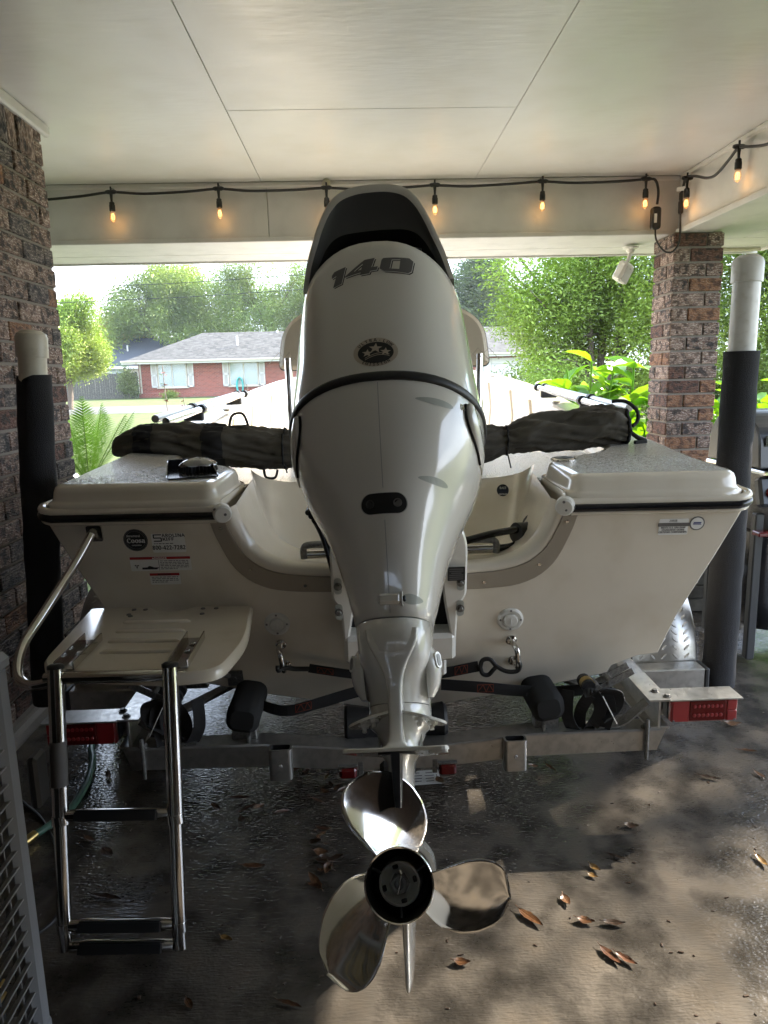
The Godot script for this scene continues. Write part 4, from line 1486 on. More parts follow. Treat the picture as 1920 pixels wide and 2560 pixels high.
func boat_labels(bt: Node) -> void:
	var s := S()
	# round foam maker's seal
	var seal := sticker(bt, "round_seal", -0.816, 0.838, -0.744, 0.908, M.ink, 0.0005, 0.035)
	s = S()
	for k in [[0.034, 0.0322], [0.029, 0.0275]]:
		for i in 40:
			var a := TAU * i / 40.0; var b := TAU * (i + 1) / 40.0
			face(s, [tp(-0.78 + k[0] * cos(a), 0.873 + k[0] * sin(a), 0.0015), tp(-0.78 + k[0] * cos(b), 0.873 + k[0] * sin(b), 0.0015), tp(-0.78 + k[1] * cos(b), 0.873 + k[1] * sin(b), 0.0015), tp(-0.78 + k[1] * cos(a), 0.873 + k[1] * sin(a), 0.0015)], Vector3.BACK)
	obj("ring", s, M.print_grey, seal)
	letters(seal, "Coosa", 0.014, M.paper, tframe(-0.779, 0.871, 0.0016), true, true, 0.95)
	letters(seal, "Structural", 0.006, M.paper, tframe(-0.785, 0.886, 0.0016), false, true)
	letters(seal, "composites", 0.004, M.paper, tframe(-0.779, 0.857, 0.0016), false)
	# dealer plate
	var pl := sticker(bt, "maker_label", -0.733, 0.832, -0.634, 0.892, M.paper)
	letters(pl, "AROLINA", 0.010, M.ink, tframe(-0.667, 0.886, 0.0012), true, false, 1.12)
	letters(pl, "KIFF", 0.010, M.ink, tframe(-0.683, 0.8745, 0.0012), true, false, 1.2)
	s = S()   # big angular C and S that share a stem
	for k in [[-0.7145, 0.8885, 0.024, 0.0032], [-0.7155, 0.8785, 0.022, 0.0032], [-0.7145, 0.8685, 0.024, 0.0032]]:
		prism(s, [Vector2(-k[2] / 2, -k[3] / 2), Vector2(k[2] / 2, -k[3] / 2), Vector2(k[2] / 2 + 0.001, k[3] / 2), Vector2(-k[2] / 2 + 0.001, k[3] / 2)], 0.0006, tframe(k[0], k[1], 0.0012))
	prism(s, rounded(0.0035, 0.012, 0.0005, 1), 0.0006, tframe(-0.7255, 0.8835, 0.0012))
	prism(s, rounded(0.0035, 0.011, 0.0005, 1), 0.0006, tframe(-0.7035, 0.8735, 0.0012))
	obj("monogram", s, M.ink, pl)
	lines(pl, -0.727, 0.8605, 0.086, 1, 0.003, M.print_grey, 0.0012, 0.0022)
	letters(pl, "800-422-7282", 0.0135, M.ink, tframe(-0.684, 0.8475, 0.0012), true, false, 0.86)
	# danger label
	var dg := sticker(bt, "danger_label", -0.808, 0.773, -0.625, 0.82, M.paper)
	s = S()
	prism(s, rounded(0.181, 0.0085, 0.001, 1), 0.0005, tframe(-0.7165, 0.8145, 0.0012))
	obj("red_bar", s, M.print_red, dg)
	letters(dg, "DANGER", 0.0068, M.paper, tframe(-0.715, 0.8142, 0.0018))
	s = S()
	prism(s, [Vector2(-0.003, -0.0025), Vector2(0.003, -0.0025), Vector2(0, 0.0028)], 0.0006, tframe(-0.737, 0.8145, 0.0017))
	obj("alert_mark", s, M.paper, dg)
	s = S()   # boat side view and propeller mark
	prism(s, [Vector2(-0.026, -0.002), Vector2(0.018, -0.002), Vector2(0.026, 0.004), Vector2(0.01, 0.0045), Vector2(0.0, 0.0085), Vector2(-0.005, 0.0095), Vector2(-0.01, 0.005), Vector2(-0.026, 0.0045)], 0.0005, tframe(-0.748, 0.780, 0.0012))
	for k in 3:
		prism(s, ellipse(0.0035, 0.002, 8), 0.0005, tframe(-0.789, 0.789, 0.0012) * Transform3D(Basis(Vector3.BACK, k * TAU / 3 + 0.5), Vector3.ZERO) * Transform3D(Basis.IDENTITY, Vector3(0.004, 0, 0)))
	prism(s, rounded(0.001, 0.036, 0.0003, 1), 0.0005, tframe(-0.722, 0.791, 0.0012))
	obj("picture", s, M.ink, dg)
	lines(dg, -0.718, 0.805, 0.085, 6, 0.0052, M.print_grey, 0.0012)
	var wn := sticker(bt, "warning_label", -0.756, 0.727, -0.664, 0.766, M.paper)
	s = S()
	prism(s, rounded(0.09, 0.0085, 0.001, 1), 0.0005, tframe(-0.71, 0.761, 0.0012))
	obj("red_bar", s, M.print_red, wn)
	letters(wn, "WARNING", 0.0055, M.ink, tframe(-0.709, 0.7607, 0.0018))
	s = S()
	prism(s, [Vector2(-0.0025, -0.0022), Vector2(0.0025, -0.0022), Vector2(0, 0.0025)], 0.0006, tframe(-0.729, 0.761, 0.0017))
	obj("alert_mark", s, M.ink, wn)
	lines(wn, -0.75, 0.752, 0.08, 4, 0.0055, M.print_grey, 0.0012)
	# capacity plate and seal on the right
	var cp := sticker(bt, "certification_label", 0.757, 0.855, 0.842, 0.905, M.paper)
	s = S()
	prism(s, rounded(0.092, 0.011, 0.002, 2), 0.0008, tframe(0.80, 0.887, 0.0012))
	obj("silver_strip", s, M.silver_print, cp)
	letters(cp, "20608", 0.006, M.ink, tframe(0.797, 0.899, 0.0012), false)
	letters(cp, "MEETS U.S. EPA EVAP", 0.0052, M.ink, tframe(0.799, 0.8775, 0.0012), true, false, 1.0)
	letters(cp, "STANDARDS USING", 0.0052, M.ink, tframe(0.799, 0.8705, 0.0012))
	letters(cp, "CERTIFIED COMPONENTS", 0.0052, M.ink, tframe(0.799, 0.8635, 0.0012), true, false, 0.95)
	var rs := sticker(bt, "round_certificate", 0.845, 0.868, 0.889, 0.911, M.silver_print, 0.0006, 0.021)
	s = S()
	prism(s, ellipse(0.0185, 0.0185, 24), 0.0005, tframe(0.867, 0.8895, 0.0013))
	obj("disc", s, M.paper, rs)
	s = S()
	prism(s, [Vector2(-0.012, -0.002), Vector2(0.010, -0.002), Vector2(0.012, 0.003), Vector2(-0.010, 0.003)], 0.0005, tframe(0.867, 0.8905, 0.0019))
	prism(s, rounded(0.024, 0.0015, 0.0005, 1), 0.0005, tframe(0.867, 0.886, 0.0019))
	obj("mark", s, M.print_blue, rs)

func swim_platform(bt: Node) -> void:
	var p := Node3D.new()
	put(p, "swim_platform", bt)
	p.position.x = 0.018
	var poly := corner([Vector2(-0.955, 0.0), Vector2(-0.76, 0.0), Vector2(-0.735, 0.035), Vector2(-0.675, 0.05), Vector2(-0.63, 0.0), Vector2(-0.455, 0.0), Vector2(-0.415, 0.30), Vector2(-0.44, 0.50), Vector2(-0.55, 0.525), Vector2(-0.86, 0.485), Vector2(-0.905, 0.42)], [0.02, 0.008, 0.02, 0.03, 0.01, 0.02, 0.12, 0.11, 0.06, 0.03, 0.05], 6)
	# plan is x, z; prism extrudes upward
	var s := S()
	var xf := Transform3D(Basis(Vector3.RIGHT, Vector3(0, 0, 1), Vector3(0, -1, 0)), Vector3(0, 0.648, 0.0))
	var up := Transform3D(Basis(Vector3.RIGHT, Vector3(0, 0, -1), Vector3(0, 1, 0)), Vector3(0, 0.622, 0.0))
	prism(s, poly.map(func(q): return Vector2(q.x, -q.y)), 0.03, up, 0.007, 3)
	var slab := obj("platform_slab", s, M.gelcoat, p)
	# moulded ribs and bolt heads
	for k in 4:
		s = S()
		var z := 0.148 + 0.077 * k
		var x0 := -0.80 + 0.008 * k; var x1 := -0.605 + 0.006 * k
		var ring := []
		for e in [[0.0, 0.0], [0.35, 0.0], [0.8, 0.0045], [1.0, 0.006]]: pass
		tube(s, [Vector3(x0, 0.651, z), Vector3(x0 + 0.01, 0.6525, z), Vector3(x1 - 0.01, 0.6525, z), Vector3(x1, 0.651, z)], [0.004, 0.0085, 0.0085, 0.004], 10)
		obj("raised_rib", s, M.gelcoat, slab)
	for q in [[-0.81, 0.03], [-0.775, 0.03], [-0.81, 0.075], [-0.80, 0.09], [-0.60, 0.03], [-0.56, 0.03], [-0.59, 0.08], [-0.545, 0.31]]:
		s = S()
		lathe(s, [Vector2(0, 0), Vector2(0.0075, 0), Vector2(0.006, 0.003), Vector2(0, 0.004)], Transform3D(Basis.IDENTITY, Vector3(q[0], 0.652, q[1])), 12)
		obj("bolt_head", s, M.print_grey, slab)
	# grab strut from transom to ladder
	s = S()
	tube(s, smoothed([tp(-0.902, 0.897, 0.012), Vector3(-0.93, 0.82, 0.14), Vector3(-0.955, 0.735, 0.28), Vector3(-0.965, 0.68, 0.39), Vector3(-0.945, 0.635, 0.465), Vector3(-0.90, 0.62, 0.50), Vector3(-0.845, 0.63, 0.505)], 6), 0.0125, 12)
	obj("grab_strut", s, M.steel, p)
	s = S()
	prism(s, rounded(0.045, 0.05, 0.006), 0.006, tframe(-0.896, 0.898, 0.0))
	obj("strut_plate", s, M.steel, p)
	s = S()   # brace under the platform
	tube(s, [Vector3(-0.60, 0.615, 0.36), tp(-0.55, 0.41, 0.025)], 0.008, 8)
	prism(s, rounded(0.05, 0.055, 0.004), 0.005, tframe(-0.535, 0.392, 0.0))
	hexbolt(s, tp(-0.535, 0.392, 0.006), Vector3(0, -0.2, 1), 0.006, 0.005)
	obj("brace", s, M.galvanised, p)
	# telescoping ladder
	var l := Node3D.new()
	put(l, "ladder", bt)
	l.position.x = 0.018
	var top := 0.672; var z0 := 0.505; var z1 := 0.668; var bot := 0.04
	var axis := func(x0: float, x1: float, y: float) -> Vector3:
		var t := (top - y) / (top - bot)
		return Vector3(lerpf(x0, x1, t), y, lerpf(z0, z1, t))
	for k in [[-0.830, -0.800], [-0.556, -0.533]]:
		s = S()
		tube(s, [axis.call(k[0], k[1], 0.665), axis.call(k[0], k[1], 0.335)], 0.0188, 16)
		tube(s, [axis.call(k[0], k[1], 0.335), axis.call(k[0], k[1], 0.315)], 0.0205, 16)
		var rail := obj("rail", s, M.steel, l)
		s = S()
		tube(s, [axis.call(k[0], k[1], 0.33), axis.call(k[0], k[1], 0.09)], 0.0165, 16)
		tube(s, [axis.call(k[0], k[1], 0.098), axis.call(k[0], k[1], 0.078)], 0.0178, 16)
		obj("middle_tube", s, M.steel, rail)
		s = S()
		tube(s, [axis.call(k[0], k[1], 0.08), axis.call(k[0], k[1], 0.04)], 0.0155, 16)
		obj("lower_tube", s, M.steel, rail)
		s = S()
		tube(s, [axis.call(k[0], k[1], 0.664), axis.call(k[0], k[1], 0.672), axis.call(k[0], k[1], 0.676)], [0.0198, 0.0198, 0.012], 16)
		obj("rail_cap", s, M.black_rubber, rail)
		# channel bracket lying on the platform
		s = S()
		var c := Vector3(k[0], 0.662, 0.40)
		box(s, c + Vector3(0.012, -0.004, 0), Vector3(0.042, 0.005, 0.2), Basis(Vector3.UP, 0.05), 0.001)
		for e in [-1, 1]: box(s, c + Vector3(0.012 + e * 0.0225, 0.006, 0), Vector3(0.004, 0.022, 0.2), Basis(Vector3.UP, 0.05), 0.001)
		var br := obj("hinge_channel", s, M.steel, l)
		for e in 2:
			s = S()
			hexbolt(s, c + Vector3(0.012, -0.001, -0.05 + 0.05 * e), Vector3.UP, 0.007, 0.005)
			obj("bolt", s, M.steel, br)
		s = S()
		tube(s, [Vector3(k[0] - 0.03, 0.642, 0.505), Vector3(k[0] + 0.035, 0.642, 0.505)], 0.011, 12)
		obj("hinge_pin", s, M.steel, br)
	s = S()
	tube(s, [Vector3(-0.815, 0.642, 0.507), Vector3(-0.57, 0.642, 0.507)], 0.0155, 14)
	obj("cross_tube", s, M.steel, l)
	s = S()   # faded label round the left rail
	tube(s, [axis.call(-0.830, -0.800, 0.50), axis.call(-0.830, -0.800, 0.40)], 0.0193, 16, false)
	obj("faded_label", s, M.print_grey, l)
	for y in [0.334, 0.092, 0.046]:
		var a: Vector3 = axis.call(-0.830, -0.800, y)
		var b: Vector3 = axis.call(-0.556, -0.533, y)
		s = S()
		tube(s, [a.lerp(b, 0.05), a.lerp(b, 0.2), a.lerp(b, 0.8), a.lerp(b, 0.95)], [0.013, 0.015, 0.015, 0.013], 12)
		var step := obj("step", s, M.steel, l)
		s = S()   # ribbed rubber tread
		var m := a.lerp(b, 0.5) + Vector3(0, 0.002, 0.004)
		var w := 0.19
		var yb := Basis(Vector3.RIGHT, -0.55)
		for e in 7: box(s, m + yb * Vector3(0, 0.0095, -0.0165 + 0.0055 * e), Vector3(w - 0.003, 0.005, 0.0035), yb, 0.0012)
		prism(s, [Vector2(-0.02, -0.012), Vector2(0.02, -0.012), Vector2(0.02, 0.008), Vector2(-0.02, 0.008)], w, Transform3D(Basis(yb * Vector3(0, 0, -1), yb * Vector3.UP, Vector3.RIGHT), m - Vector3(w / 2, 0, 0)))
		obj("tread", s, M.black_rubber, step)

# ---------------------------------------------------------------- outboard motor
# local axes: x right, y along the shaft towards the cowling top, z backward along the propeller shaft; origin at the end of the propeller hub
const COWL := [[0.446, 0.079, -0.055, -0.32, 2.5], [0.49, 0.090, -0.046, -0.36, 2.4], [0.54, 0.103, -0.034, -0.40, 2.3], [0.60, 0.122, -0.020, -0.44, 2.25], [0.64, 0.138, -0.010, -0.47, 2.2], [0.69, 0.161, 0.001, -0.51, 2.15], [0.74, 0.187, 0.013, -0.53, 2.15], [0.80, 0.209, 0.023, -0.55, 2.15], [0.86, 0.220, 0.031, -0.56, 2.2], [0.905, 0.2235, 0.0335, -0.565, 2.2], [0.93, 0.222, 0.033, -0.565, 2.25], [1.04, 0.2115, 0.027, -0.565, 2.35], [1.14, 0.203, 0.018, -0.56, 2.5], [1.24, 0.192, 0.007, -0.55, 2.6], [1.34, 0.180, -0.008, -0.53, 2.6], [1.5, 0.15, -0.03, -0.5, 2.6]]

func cowl(s: float) -> Array:
	var i := 0
	while i < COWL.size() - 2 and s > COWL[i + 1][0]: i += 1
	var a: Array = COWL[maxi(i - 1, 0)]
	var b: Array = COWL[i]
	var c: Array = COWL[i + 1]
	var d: Array = COWL[mini(i + 2, COWL.size() - 1)]
	var out := []
	for k in range(1, 5): out.append(cubic_interpolate_in_time(b[k], c[k], a[k], d[k], clampf((s - b[0]) / (c[0] - b[0]), 0, 1), c[0] - b[0], minf(a[0] - b[0], -0.001), maxf(d[0] - b[0], c[0] - b[0] + 0.001)))
	return out

func rear(x: float, s: float) -> float:
	var c := cowl(s)
	var d: float = (c[1] - c[2]) / 2.0
	return (c[1] + c[2]) / 2.0 + d * pow(maxf(0.0, 1.0 - pow(minf(1.0, absf(x) / c[0]), c[3])), 1.0 / c[3])

func on(x: float, s: float, off := 0.0) -> Vector3:
	return Vector3(x, s, rear(x, s) + off)

func cring(s: float, grow := 0.0, n := 64) -> Array:
	var c := cowl(s)
	var d: float = (c[1] - c[2]) / 2.0 + grow
	var out := []
	for i in n:
		var a := TAU * i / n
		out.append(Vector3((c[0] + grow) * signf(cos(a)) * pow(absf(cos(a)), 2.0 / c[3]), s, (c[1] + c[2]) / 2.0 + d * signf(sin(a)) * pow(absf(sin(a)), 2.0 / c[3])))
	return out

func cpt(a: float, s: float, off := 0.0) -> Vector3:
	var c := cowl(s)
	var e: float = 2.0 / c[3]
	return Vector3((c[0] + off) * signf(cos(a)) * pow(absf(cos(a)), e), s, (c[1] + c[2]) / 2.0 + ((c[1] - c[2]) / 2.0 + off) * signf(sin(a)) * pow(absf(sin(a)), e))

func decal(called: String, polys: Array, off: float, m: Material, parent: Node, strip := 0.006) -> MeshInstance3D:
	# flat print laid on the curved cowling: polygons in (x, s), each [outline, hole, hole ...]
	var s := S()
	for p in polys:
		var o := PackedVector2Array(p[0])
		var lo := INF
		var hi := -INF
		for q in o:
			lo = minf(lo, q.x)
			hi = maxf(hi, q.x)
		var x := lo - 0.0001
		while x < hi:
			var r := PackedVector2Array([Vector2(x, -9), Vector2(x + strip, -9), Vector2(x + strip, 9), Vector2(x, 9)])
			var parts := Geometry2D.intersect_polygons(o, r)
			for h in range(1, p.size()):
				var next: Array[PackedVector2Array] = []
				for q in parts: next.append_array(Geometry2D.clip_polygons(q, PackedVector2Array(p[h])))
				parts = next
			for q in parts:
				var t := Geometry2D.triangulate_polygon(q)
				for i in range(0, t.size(), 3):
					face(s, [on(q[t[i]].x, q[t[i]].y, off), on(q[t[i + 1]].x, q[t[i + 1]].y, off), on(q[t[i + 2]].x, q[t[i + 2]].y, off)], Vector3.BACK)
			x += strip
	return obj(called, s, m, parent)

func print_arc(txt: String, height: float, place: Callable, step: Callable, m: Material, parent: Node) -> void:
	# one letter after another, each bent onto the surface; place(u, v, letter angle) gives the point
	var s := S()
	for i in txt.length():
		if txt[i] == " ": continue
		var t := TextMesh.new()
		var f := SystemFont.new()
		f.font_names = PackedStringArray(["Droid Sans"])
		f.font_weight = 700
		t.font = f
		t.text = txt[i]
		t.font_size = 32
		t.pixel_size = height / 23.0
		t.depth = 0.0
		var arr := t.get_mesh_arrays() if t.get_surface_count() == 0 else t.surface_get_arrays(0)
		var v: PackedVector3Array = arr[Mesh.ARRAY_VERTEX]
		var ix: PackedInt32Array = arr[Mesh.ARRAY_INDEX] if arr[Mesh.ARRAY_INDEX] != null else PackedInt32Array(range(v.size()))
		for k in range(0, ix.size(), 3):
			face(s, [place.call(step.call(i), v[ix[k]]), place.call(step.call(i), v[ix[k + 1]]), place.call(step.call(i), v[ix[k + 2]])], Vector3.BACK)
	obj("lettering", s, m, parent)

func outboard() -> void:
	var mo := thing("outboard_motor", "big white four stroke outboard motor tilted up on the boat transom, marked 140", "outboard motor", Vector3(0.041, 0.534, -1.02))
	mo.basis = Basis(Vector3.RIGHT, deg_to_rad(-31)) * Basis(Vector3.UP, deg_to_rad(-6))
	var s := S()
	# upper cowling: the rear panel ends in a curved lip under the hood
	var rings := []
	var edge := func(p: Vector3) -> float: return 1.268 - 1.6 * p.x * p.x if p.z > -0.2 else 1.268 - 1.6 * p.x * p.x
	for k in 15:
		var v := k / 14.0
		var ring := []
		for i in 64:
			var base := cpt(TAU * i / 64.0, 1.1)
			var top: float = edge.call(base)
			var ss := lerpf(0.915, top, v)
			ring.append(cpt(TAU * i / 64.0, ss))
		rings.append(ring)
	for k in [[0.004, -0.003], [0.007, -0.009], [0.006, -0.02], [-0.004, -0.03]]:
		var ring := []
		for i in 64:
			var top: float = edge.call(cpt(TAU * i / 64.0, 1.1))
			var q := cpt(TAU * i / 64.0, top, k[1])
			ring.append(q + Vector3(0, k[0], 0))
		rings.append(ring)
	loft(s, rings, false, true, true, 1)
	var up := obj("upper_cowling", s, M.motor_white, mo)
	# hood with its visor edge: arches from the rear rim forward
	var arch := [Vector3(0.176, 1.236, -0.105), Vector3(0.167, 1.256, -0.078), Vector3(0.156, 1.275, -0.05), Vector3(0.141, 1.306, -0.03), Vector3(0.126, 1.34, -0.015), Vector3(0.106, 1.379, -0.005), Vector3(0.08, 1.409, 0), Vector3(0.043, 1.426, 0), Vector3(0, 1.430, 0)]
	for i in range(arch.size() - 2, -1, -1): arch.append(Vector3(-arch[i].x, arch[i].y, arch[i].z))
	arch = smoothed(arch, 4)
	var hood := []
	for k in [[0.004, -0.0005, 1.0], [0.006, -0.004, 1.0], [0.006, -0.02, 1.004], [0.009, -0.08, 1.03], [0.012, -0.16, 1.06], [0.006, -0.26, 1.08], [-0.03, -0.38, 1.07], [-0.09, -0.48, 1.0], [-0.17, -0.54, 0.85]]:
		var ring := []
		for q in arch:
			var t: float = clampf((q.y - 1.236) / 0.194, 0, 1)
			ring.append(Vector3(q.x * lerpf(k[2], 1.0, 0.3 * (1.0 - t)), q.y + k[0] * t, k[1] * lerpf(0.82, 1.0, t) + q.z))
		hood.append(ring)
	s = S()
	loft(s, hood, false, false, false, 1)
	# rim thickness and the inside of the hood
	var rim0 := []; var rim1 := []; var in0 := []; var in1 := []; var in2 := []; var back := []; var mid_in := []
	for i in arch.size():
		var q := Vector2(arch[i].x, arch[i].y)
		var t: float = clampf((q.y - 1.236) / 0.194, 0, 1)
		var c := Vector2(0, 1.24)
		var d: Vector2 = (q - c).normalized()
		var z: float = arch[i].z
		rim0.append(Vector3(q.x, q.y + 0.004 * t, -0.0005 + z))
		var p: Vector2 = q - d * 0.006
		rim1.append(Vector3(p.x, p.y, 0.0005 + z))
		p = q - d * lerpf(0.010, 0.016, t)
		in0.append(Vector3(p.x, p.y, -0.004 + z))
		var lip := 1.268 - 1.6 * p.x * p.x
		mid_in.append(Vector3(p.x * 0.985, lerpf(p.y, lip, 0.20 * t), -0.03 + z))
		in1.append(Vector3(p.x * 0.965, lerpf(p.y, lip, 0.48 * t), lerpf(-0.03, -0.048, t) + z))
		in2.append(Vector3(p.x * 0.955, lerpf(p.y, lip, 0.46 * t), lerpf(-0.04, -0.12, t) + z))
		back.append(Vector3(p.x * 0.92, minf(p.y, lip) - 0.006, lerpf(-0.04, -0.115, t) + z))
	loft(s, [rim0, rim1, in0], false, false, false, 2)
	obj("hood", s, M.motor_white, up)
	s = S()
	loft(s, [in0, mid_in, in1], false, false, false, 3)
	obj("hood_inside", s, M.hood_grey, up)
	s = S()
	loft(s, [in1, in2], false, false, false, 4)
	loft(s, [in2, back], false, false, false, 5)
	obj("air_intake", s, M.black_matte, up)
	for k in 3:
		s = S()
		var p := []
		for i in 13:
			var x := lerpf(-0.125 + 0.01 * k, 0.125 - 0.01 * k, i / 12.0)
			p.append(Vector3(x, 1.283 + 0.022 * k - 1.75 * x * x, -0.062 - 0.012 * k))
		tube(s, p, 0.005, 6)
		obj("intake_rib", s, M.black_rubber, up)
	# print on the rear panel
	var zx := func(x: float) -> float: return (x - 745.0) * 0.000318
	var zs := func(y: float) -> float: return 1.27 - (y - 489.0) * 0.000391
	var digits := [
		[[[452, 690], [470, 670], [553, 658], [523, 773], [462, 783], [486, 706], [452, 713]]],
		[[[548, 728], [685, 630], [755, 622], [730, 690], [774, 686], [766, 712], [721, 716], [715, 733], [650, 738], [657, 720], [547, 737]], [[608, 706], [672, 658], [660, 700]]],
		[[[812, 628], [990, 625], [1016, 646], [998, 722], [975, 738], [815, 724], [785, 704], [800, 642]], [[870, 643], [928, 641], [917, 711], [853, 708]]],
	]
	for layer in [[9.0, 9.0, 0.0006, "ink", "number_shadow"], [3.0, 4.0, 0.0009, "paper", "number_edge"], [0.0, 0.0, 0.0012, "print_grey", "number"]]:
		var polys := []
		for d in digits:
			var one := []
			for ring in d:
				var o := []
				for q in ring: o.append(Vector2(zx.call(q[0] + layer[0]), zs.call(q[1] + layer[1])))
				one.append(o)
			polys.append(one)
		decal(layer[4], polys, layer[2], M[layer[3]], up)
	# oval badge with three stars
	var bc := Vector2(-0.0015, 0.968)
	var oval := decal("oval_badge", [[ellipse(0.0455, 0.0345, 40).map(func(q): return q + bc)]], 0.0006, M.cushion, up)
	decal("badge_field", [[ellipse(0.0365, 0.0255, 40).map(func(q): return q + bc + Vector2(0, -0.0015))]], 0.0009, M.ink, oval)
	var stars := []
	for k in [[-0.017, -0.001, 0.0115], [0.0, 0.0095, 0.0145], [0.020, 0.0, 0.0115]]:
		var o := []
		for i in 10:
			var rr: float = k[2] * (1.0 if i % 2 == 0 else 0.42)
			var a := PI / 2 + TAU * i / 10.0 - 0.1
			o.append(bc + Vector2(k[0] + rr * cos(a), k[1] - 0.001 + rr * 0.85 * sin(a)))
		stars.append([o])
	decal("star", stars, 0.0012, M.cushion, oval, 0.004)
	var sw := []
	for k in 2:
		var o := []
		for i in 9: o.append(bc + Vector2(lerpf(-0.022, 0.028, i / 8.0), -0.017 + 0.004 * k + 0.010 * sin(PI * i / 8.0 * 0.8)))
		for i in range(8, -1, -1): o.append(bc + Vector2(lerpf(-0.022, 0.028, i / 8.0), -0.0182 + 0.004 * k + 0.010 * sin(PI * i / 8.0 * 0.8)))
		sw.append([o])
	decal("swoosh", sw, 0.0013, M.cushion, oval, 0.004)
	print_arc("ULTRA-LOW", 0.0078, func(a: float, v: Vector3) -> Vector3:
		var t := PI / 2 - a
		return on(bc.x + (0.0395 + 0.0 * v.y) * cos(t) + v.x * sin(t) + v.y * cos(t) * 0.8, bc.y + 0.0285 * sin(t) - v.x * cos(t) * 0.8 + v.y * sin(t), 0.0012),
		func(i: int) -> float: return (i - 4.0) * 0.24, M.ink, oval)
	print_arc("EMISSION", 0.0062, func(a: float, v: Vector3) -> Vector3:
		var t := -PI / 2 + a
		return on(bc.x + 0.0395 * cos(t) + v.x * -sin(t) - v.y * cos(t) * 0.8, bc.y + 0.0305 * sin(t) + v.x * cos(t) * 0.8 - v.y * sin(t), 0.0012),
		func(i: int) -> float: return (i - 3.5) * 0.2, M.ink, oval)
	# rubber band between the cowlings
	s = S()
	loft(s, [cring(0.901, 0.0), cring(0.9015, 0.0045), cring(0.906, 0.0062), cring(0.914, 0.0062), cring(0.919, 0.0045), cring(0.9195, 0.0)], false, false, true, 1)
	obj("rubber_band", s, M.black_rubber, mo)
	# lower cowling
	s = S()
	rings = []
	for k in 26: rings.append(cring(lerpf(0.449, 0.903, k / 25.0)))
	rings.push_front(cring(0.446, -0.004))
	loft(s, rings, true, true, true, 1)
	var low := obj("lower_cowling", s, M.motor_white, mo)
	s = S()
	for k in 44:
		var a := lerpf(0.452, 0.897, k / 44.0)
		var b := lerpf(0.452, 0.897, (k + 1) / 44.0)
		if a < 0.676 and b > 0.634: continue
		face(s, [on(-0.0008, a, 0.0003), on(0.0008, a, 0.0003), on(0.0008, b, 0.0003), on(-0.0008, b, 0.0003)], Vector3.BACK)
	obj("centre_seam", s, M.gap, low)
	# pill shaped hole with two studs
	var pill := rounded(0.088, 0.039, 0.0194, 8)
	var hole := Vector2(0.0, 0.655)
	decal("pilot_recess", [[pill.map(func(q): return q * 1.04 + hole)]], 0.0004, M.motor_recess, low)
	var hd := decal("pilot_hole", [[pill.map(func(q): return q + hole)]], 0.0008, M.black_matte, low)
	for x in [-0.027, 0.0265]:
		s = S()
		lathe(s, [Vector2(0, 0), Vector2(0.0085, 0), Vector2(0.0085, 0.002), Vector2(0.0065, 0.0022), Vector2(0.006, 0.0005), Vector2(0, 0.0005)], Transform3D(Basis(Vector3.RIGHT, PI / 2), on(x, 0.655, 0.0012)), 18)
		obj("flush_port", s, M.black_rubber if x < 0 else M.print_grey, hd)
	# leaf shaped recesses
	for k in [[0.072, 0.148, 0.862, 0.0095], [0.068, 0.126, 0.706, 0.0092]]:
		var o := []
		for i in 25:
			var a := TAU * i / 24.0
			var u := 0.5 - 0.5 * cos(a)
			o.append(Vector2(lerpf(k[0], k[1], u), k[2] + k[3] * sin(a) * (0.55 + 0.5 * u) * (1.0 if sin(a) > 0 else 0.85)))
		decal("leaf_recess", [[o]], 0.0005, M.motor_recess, low)
	# side latches at the shoulder
	for d in [-1, 1]:
		var mid: float = PI / 2 - d * 0.98
		rings = []
		for k in 9:
			var t := k / 8.0
			var ss := lerpf(0.892, 0.795, t)
			var a0: float = mid - d * lerpf(-0.02, 0.42, t) + d * 0.14 * sin(PI * t)
			var th := 0.003 + 0.009 * sin(PI * minf(1.0, 0.15 + t * 0.85))
			var ww := lerpf(0.05, 0.12, sin(PI * t * 0.8))
			rings.append([cpt(a0 - d * ww, ss, -0.004), cpt(a0 - d * ww, ss, th * 0.8), cpt(a0 - d * ww * 0.3, ss, th), cpt(a0 + d * ww * 0.5, ss, th), cpt(a0 + d * ww, ss, th * 0.6), cpt(a0 + d * ww, ss, -0.004)])
		s = S()
		loft(s, rings, true, true, true, 1)
		var la := obj("side_latch", s, M.motor_white, low)
		s = S()
		var o := []
		for k in 10: o.append(cpt(mid - d * lerpf(0.0, 0.42, k / 9.0) + d * (0.14 * sin(PI * k / 9.0) + 0.115), lerpf(0.885, 0.795, k / 9.0), 0.002))
		tube(s, o, 0.003, 6)
		obj("latch_gap", s, M.black_matte, la)
	letters(low, "DF1", 0.013, M.steel, Transform3D(facing(Vector3(0.9, 0.0, 0.8)), cpt(PI / 2 - 0.86, 0.874, 0.002)), true, false, 1.1)
	# latch low on the back
	s = S()
	box(s, on(0.0, 0.477, 0.0), Vector3(0.044, 0.021, 0.016), Basis.IDENTITY, 0.005)
	obj("latch_block", s, M.motor_white, low)
	s = S()
	box(s, on(0.0245, 0.477, 0.001), Vector3(0.002, 0.026, 0.018), Basis.IDENTITY, 0.0005)
	obj("latch_flange", s, M.white_plastic, low)
	var lo := []
	for i in 17:
		var a := TAU * i / 16.0
		lo.append(Vector2(0.044 + 0.019 * cos(a), 0.477 + 0.0095 * sin(a) * (1.0 - 0.3 * cos(a))))
	decal("latch_recess", [[lo]], 0.0005, M.motor_recess, low, 0.004)
	s = S()
	box(s, on(0.0285, 0.477, 0.003), Vector3(0.006, 0.011, 0.008), Basis.IDENTITY, 0.002)
	obj("latch_bolt", s, M.black_rubber, low)
	# middle leg
	s = S()
	rings = []
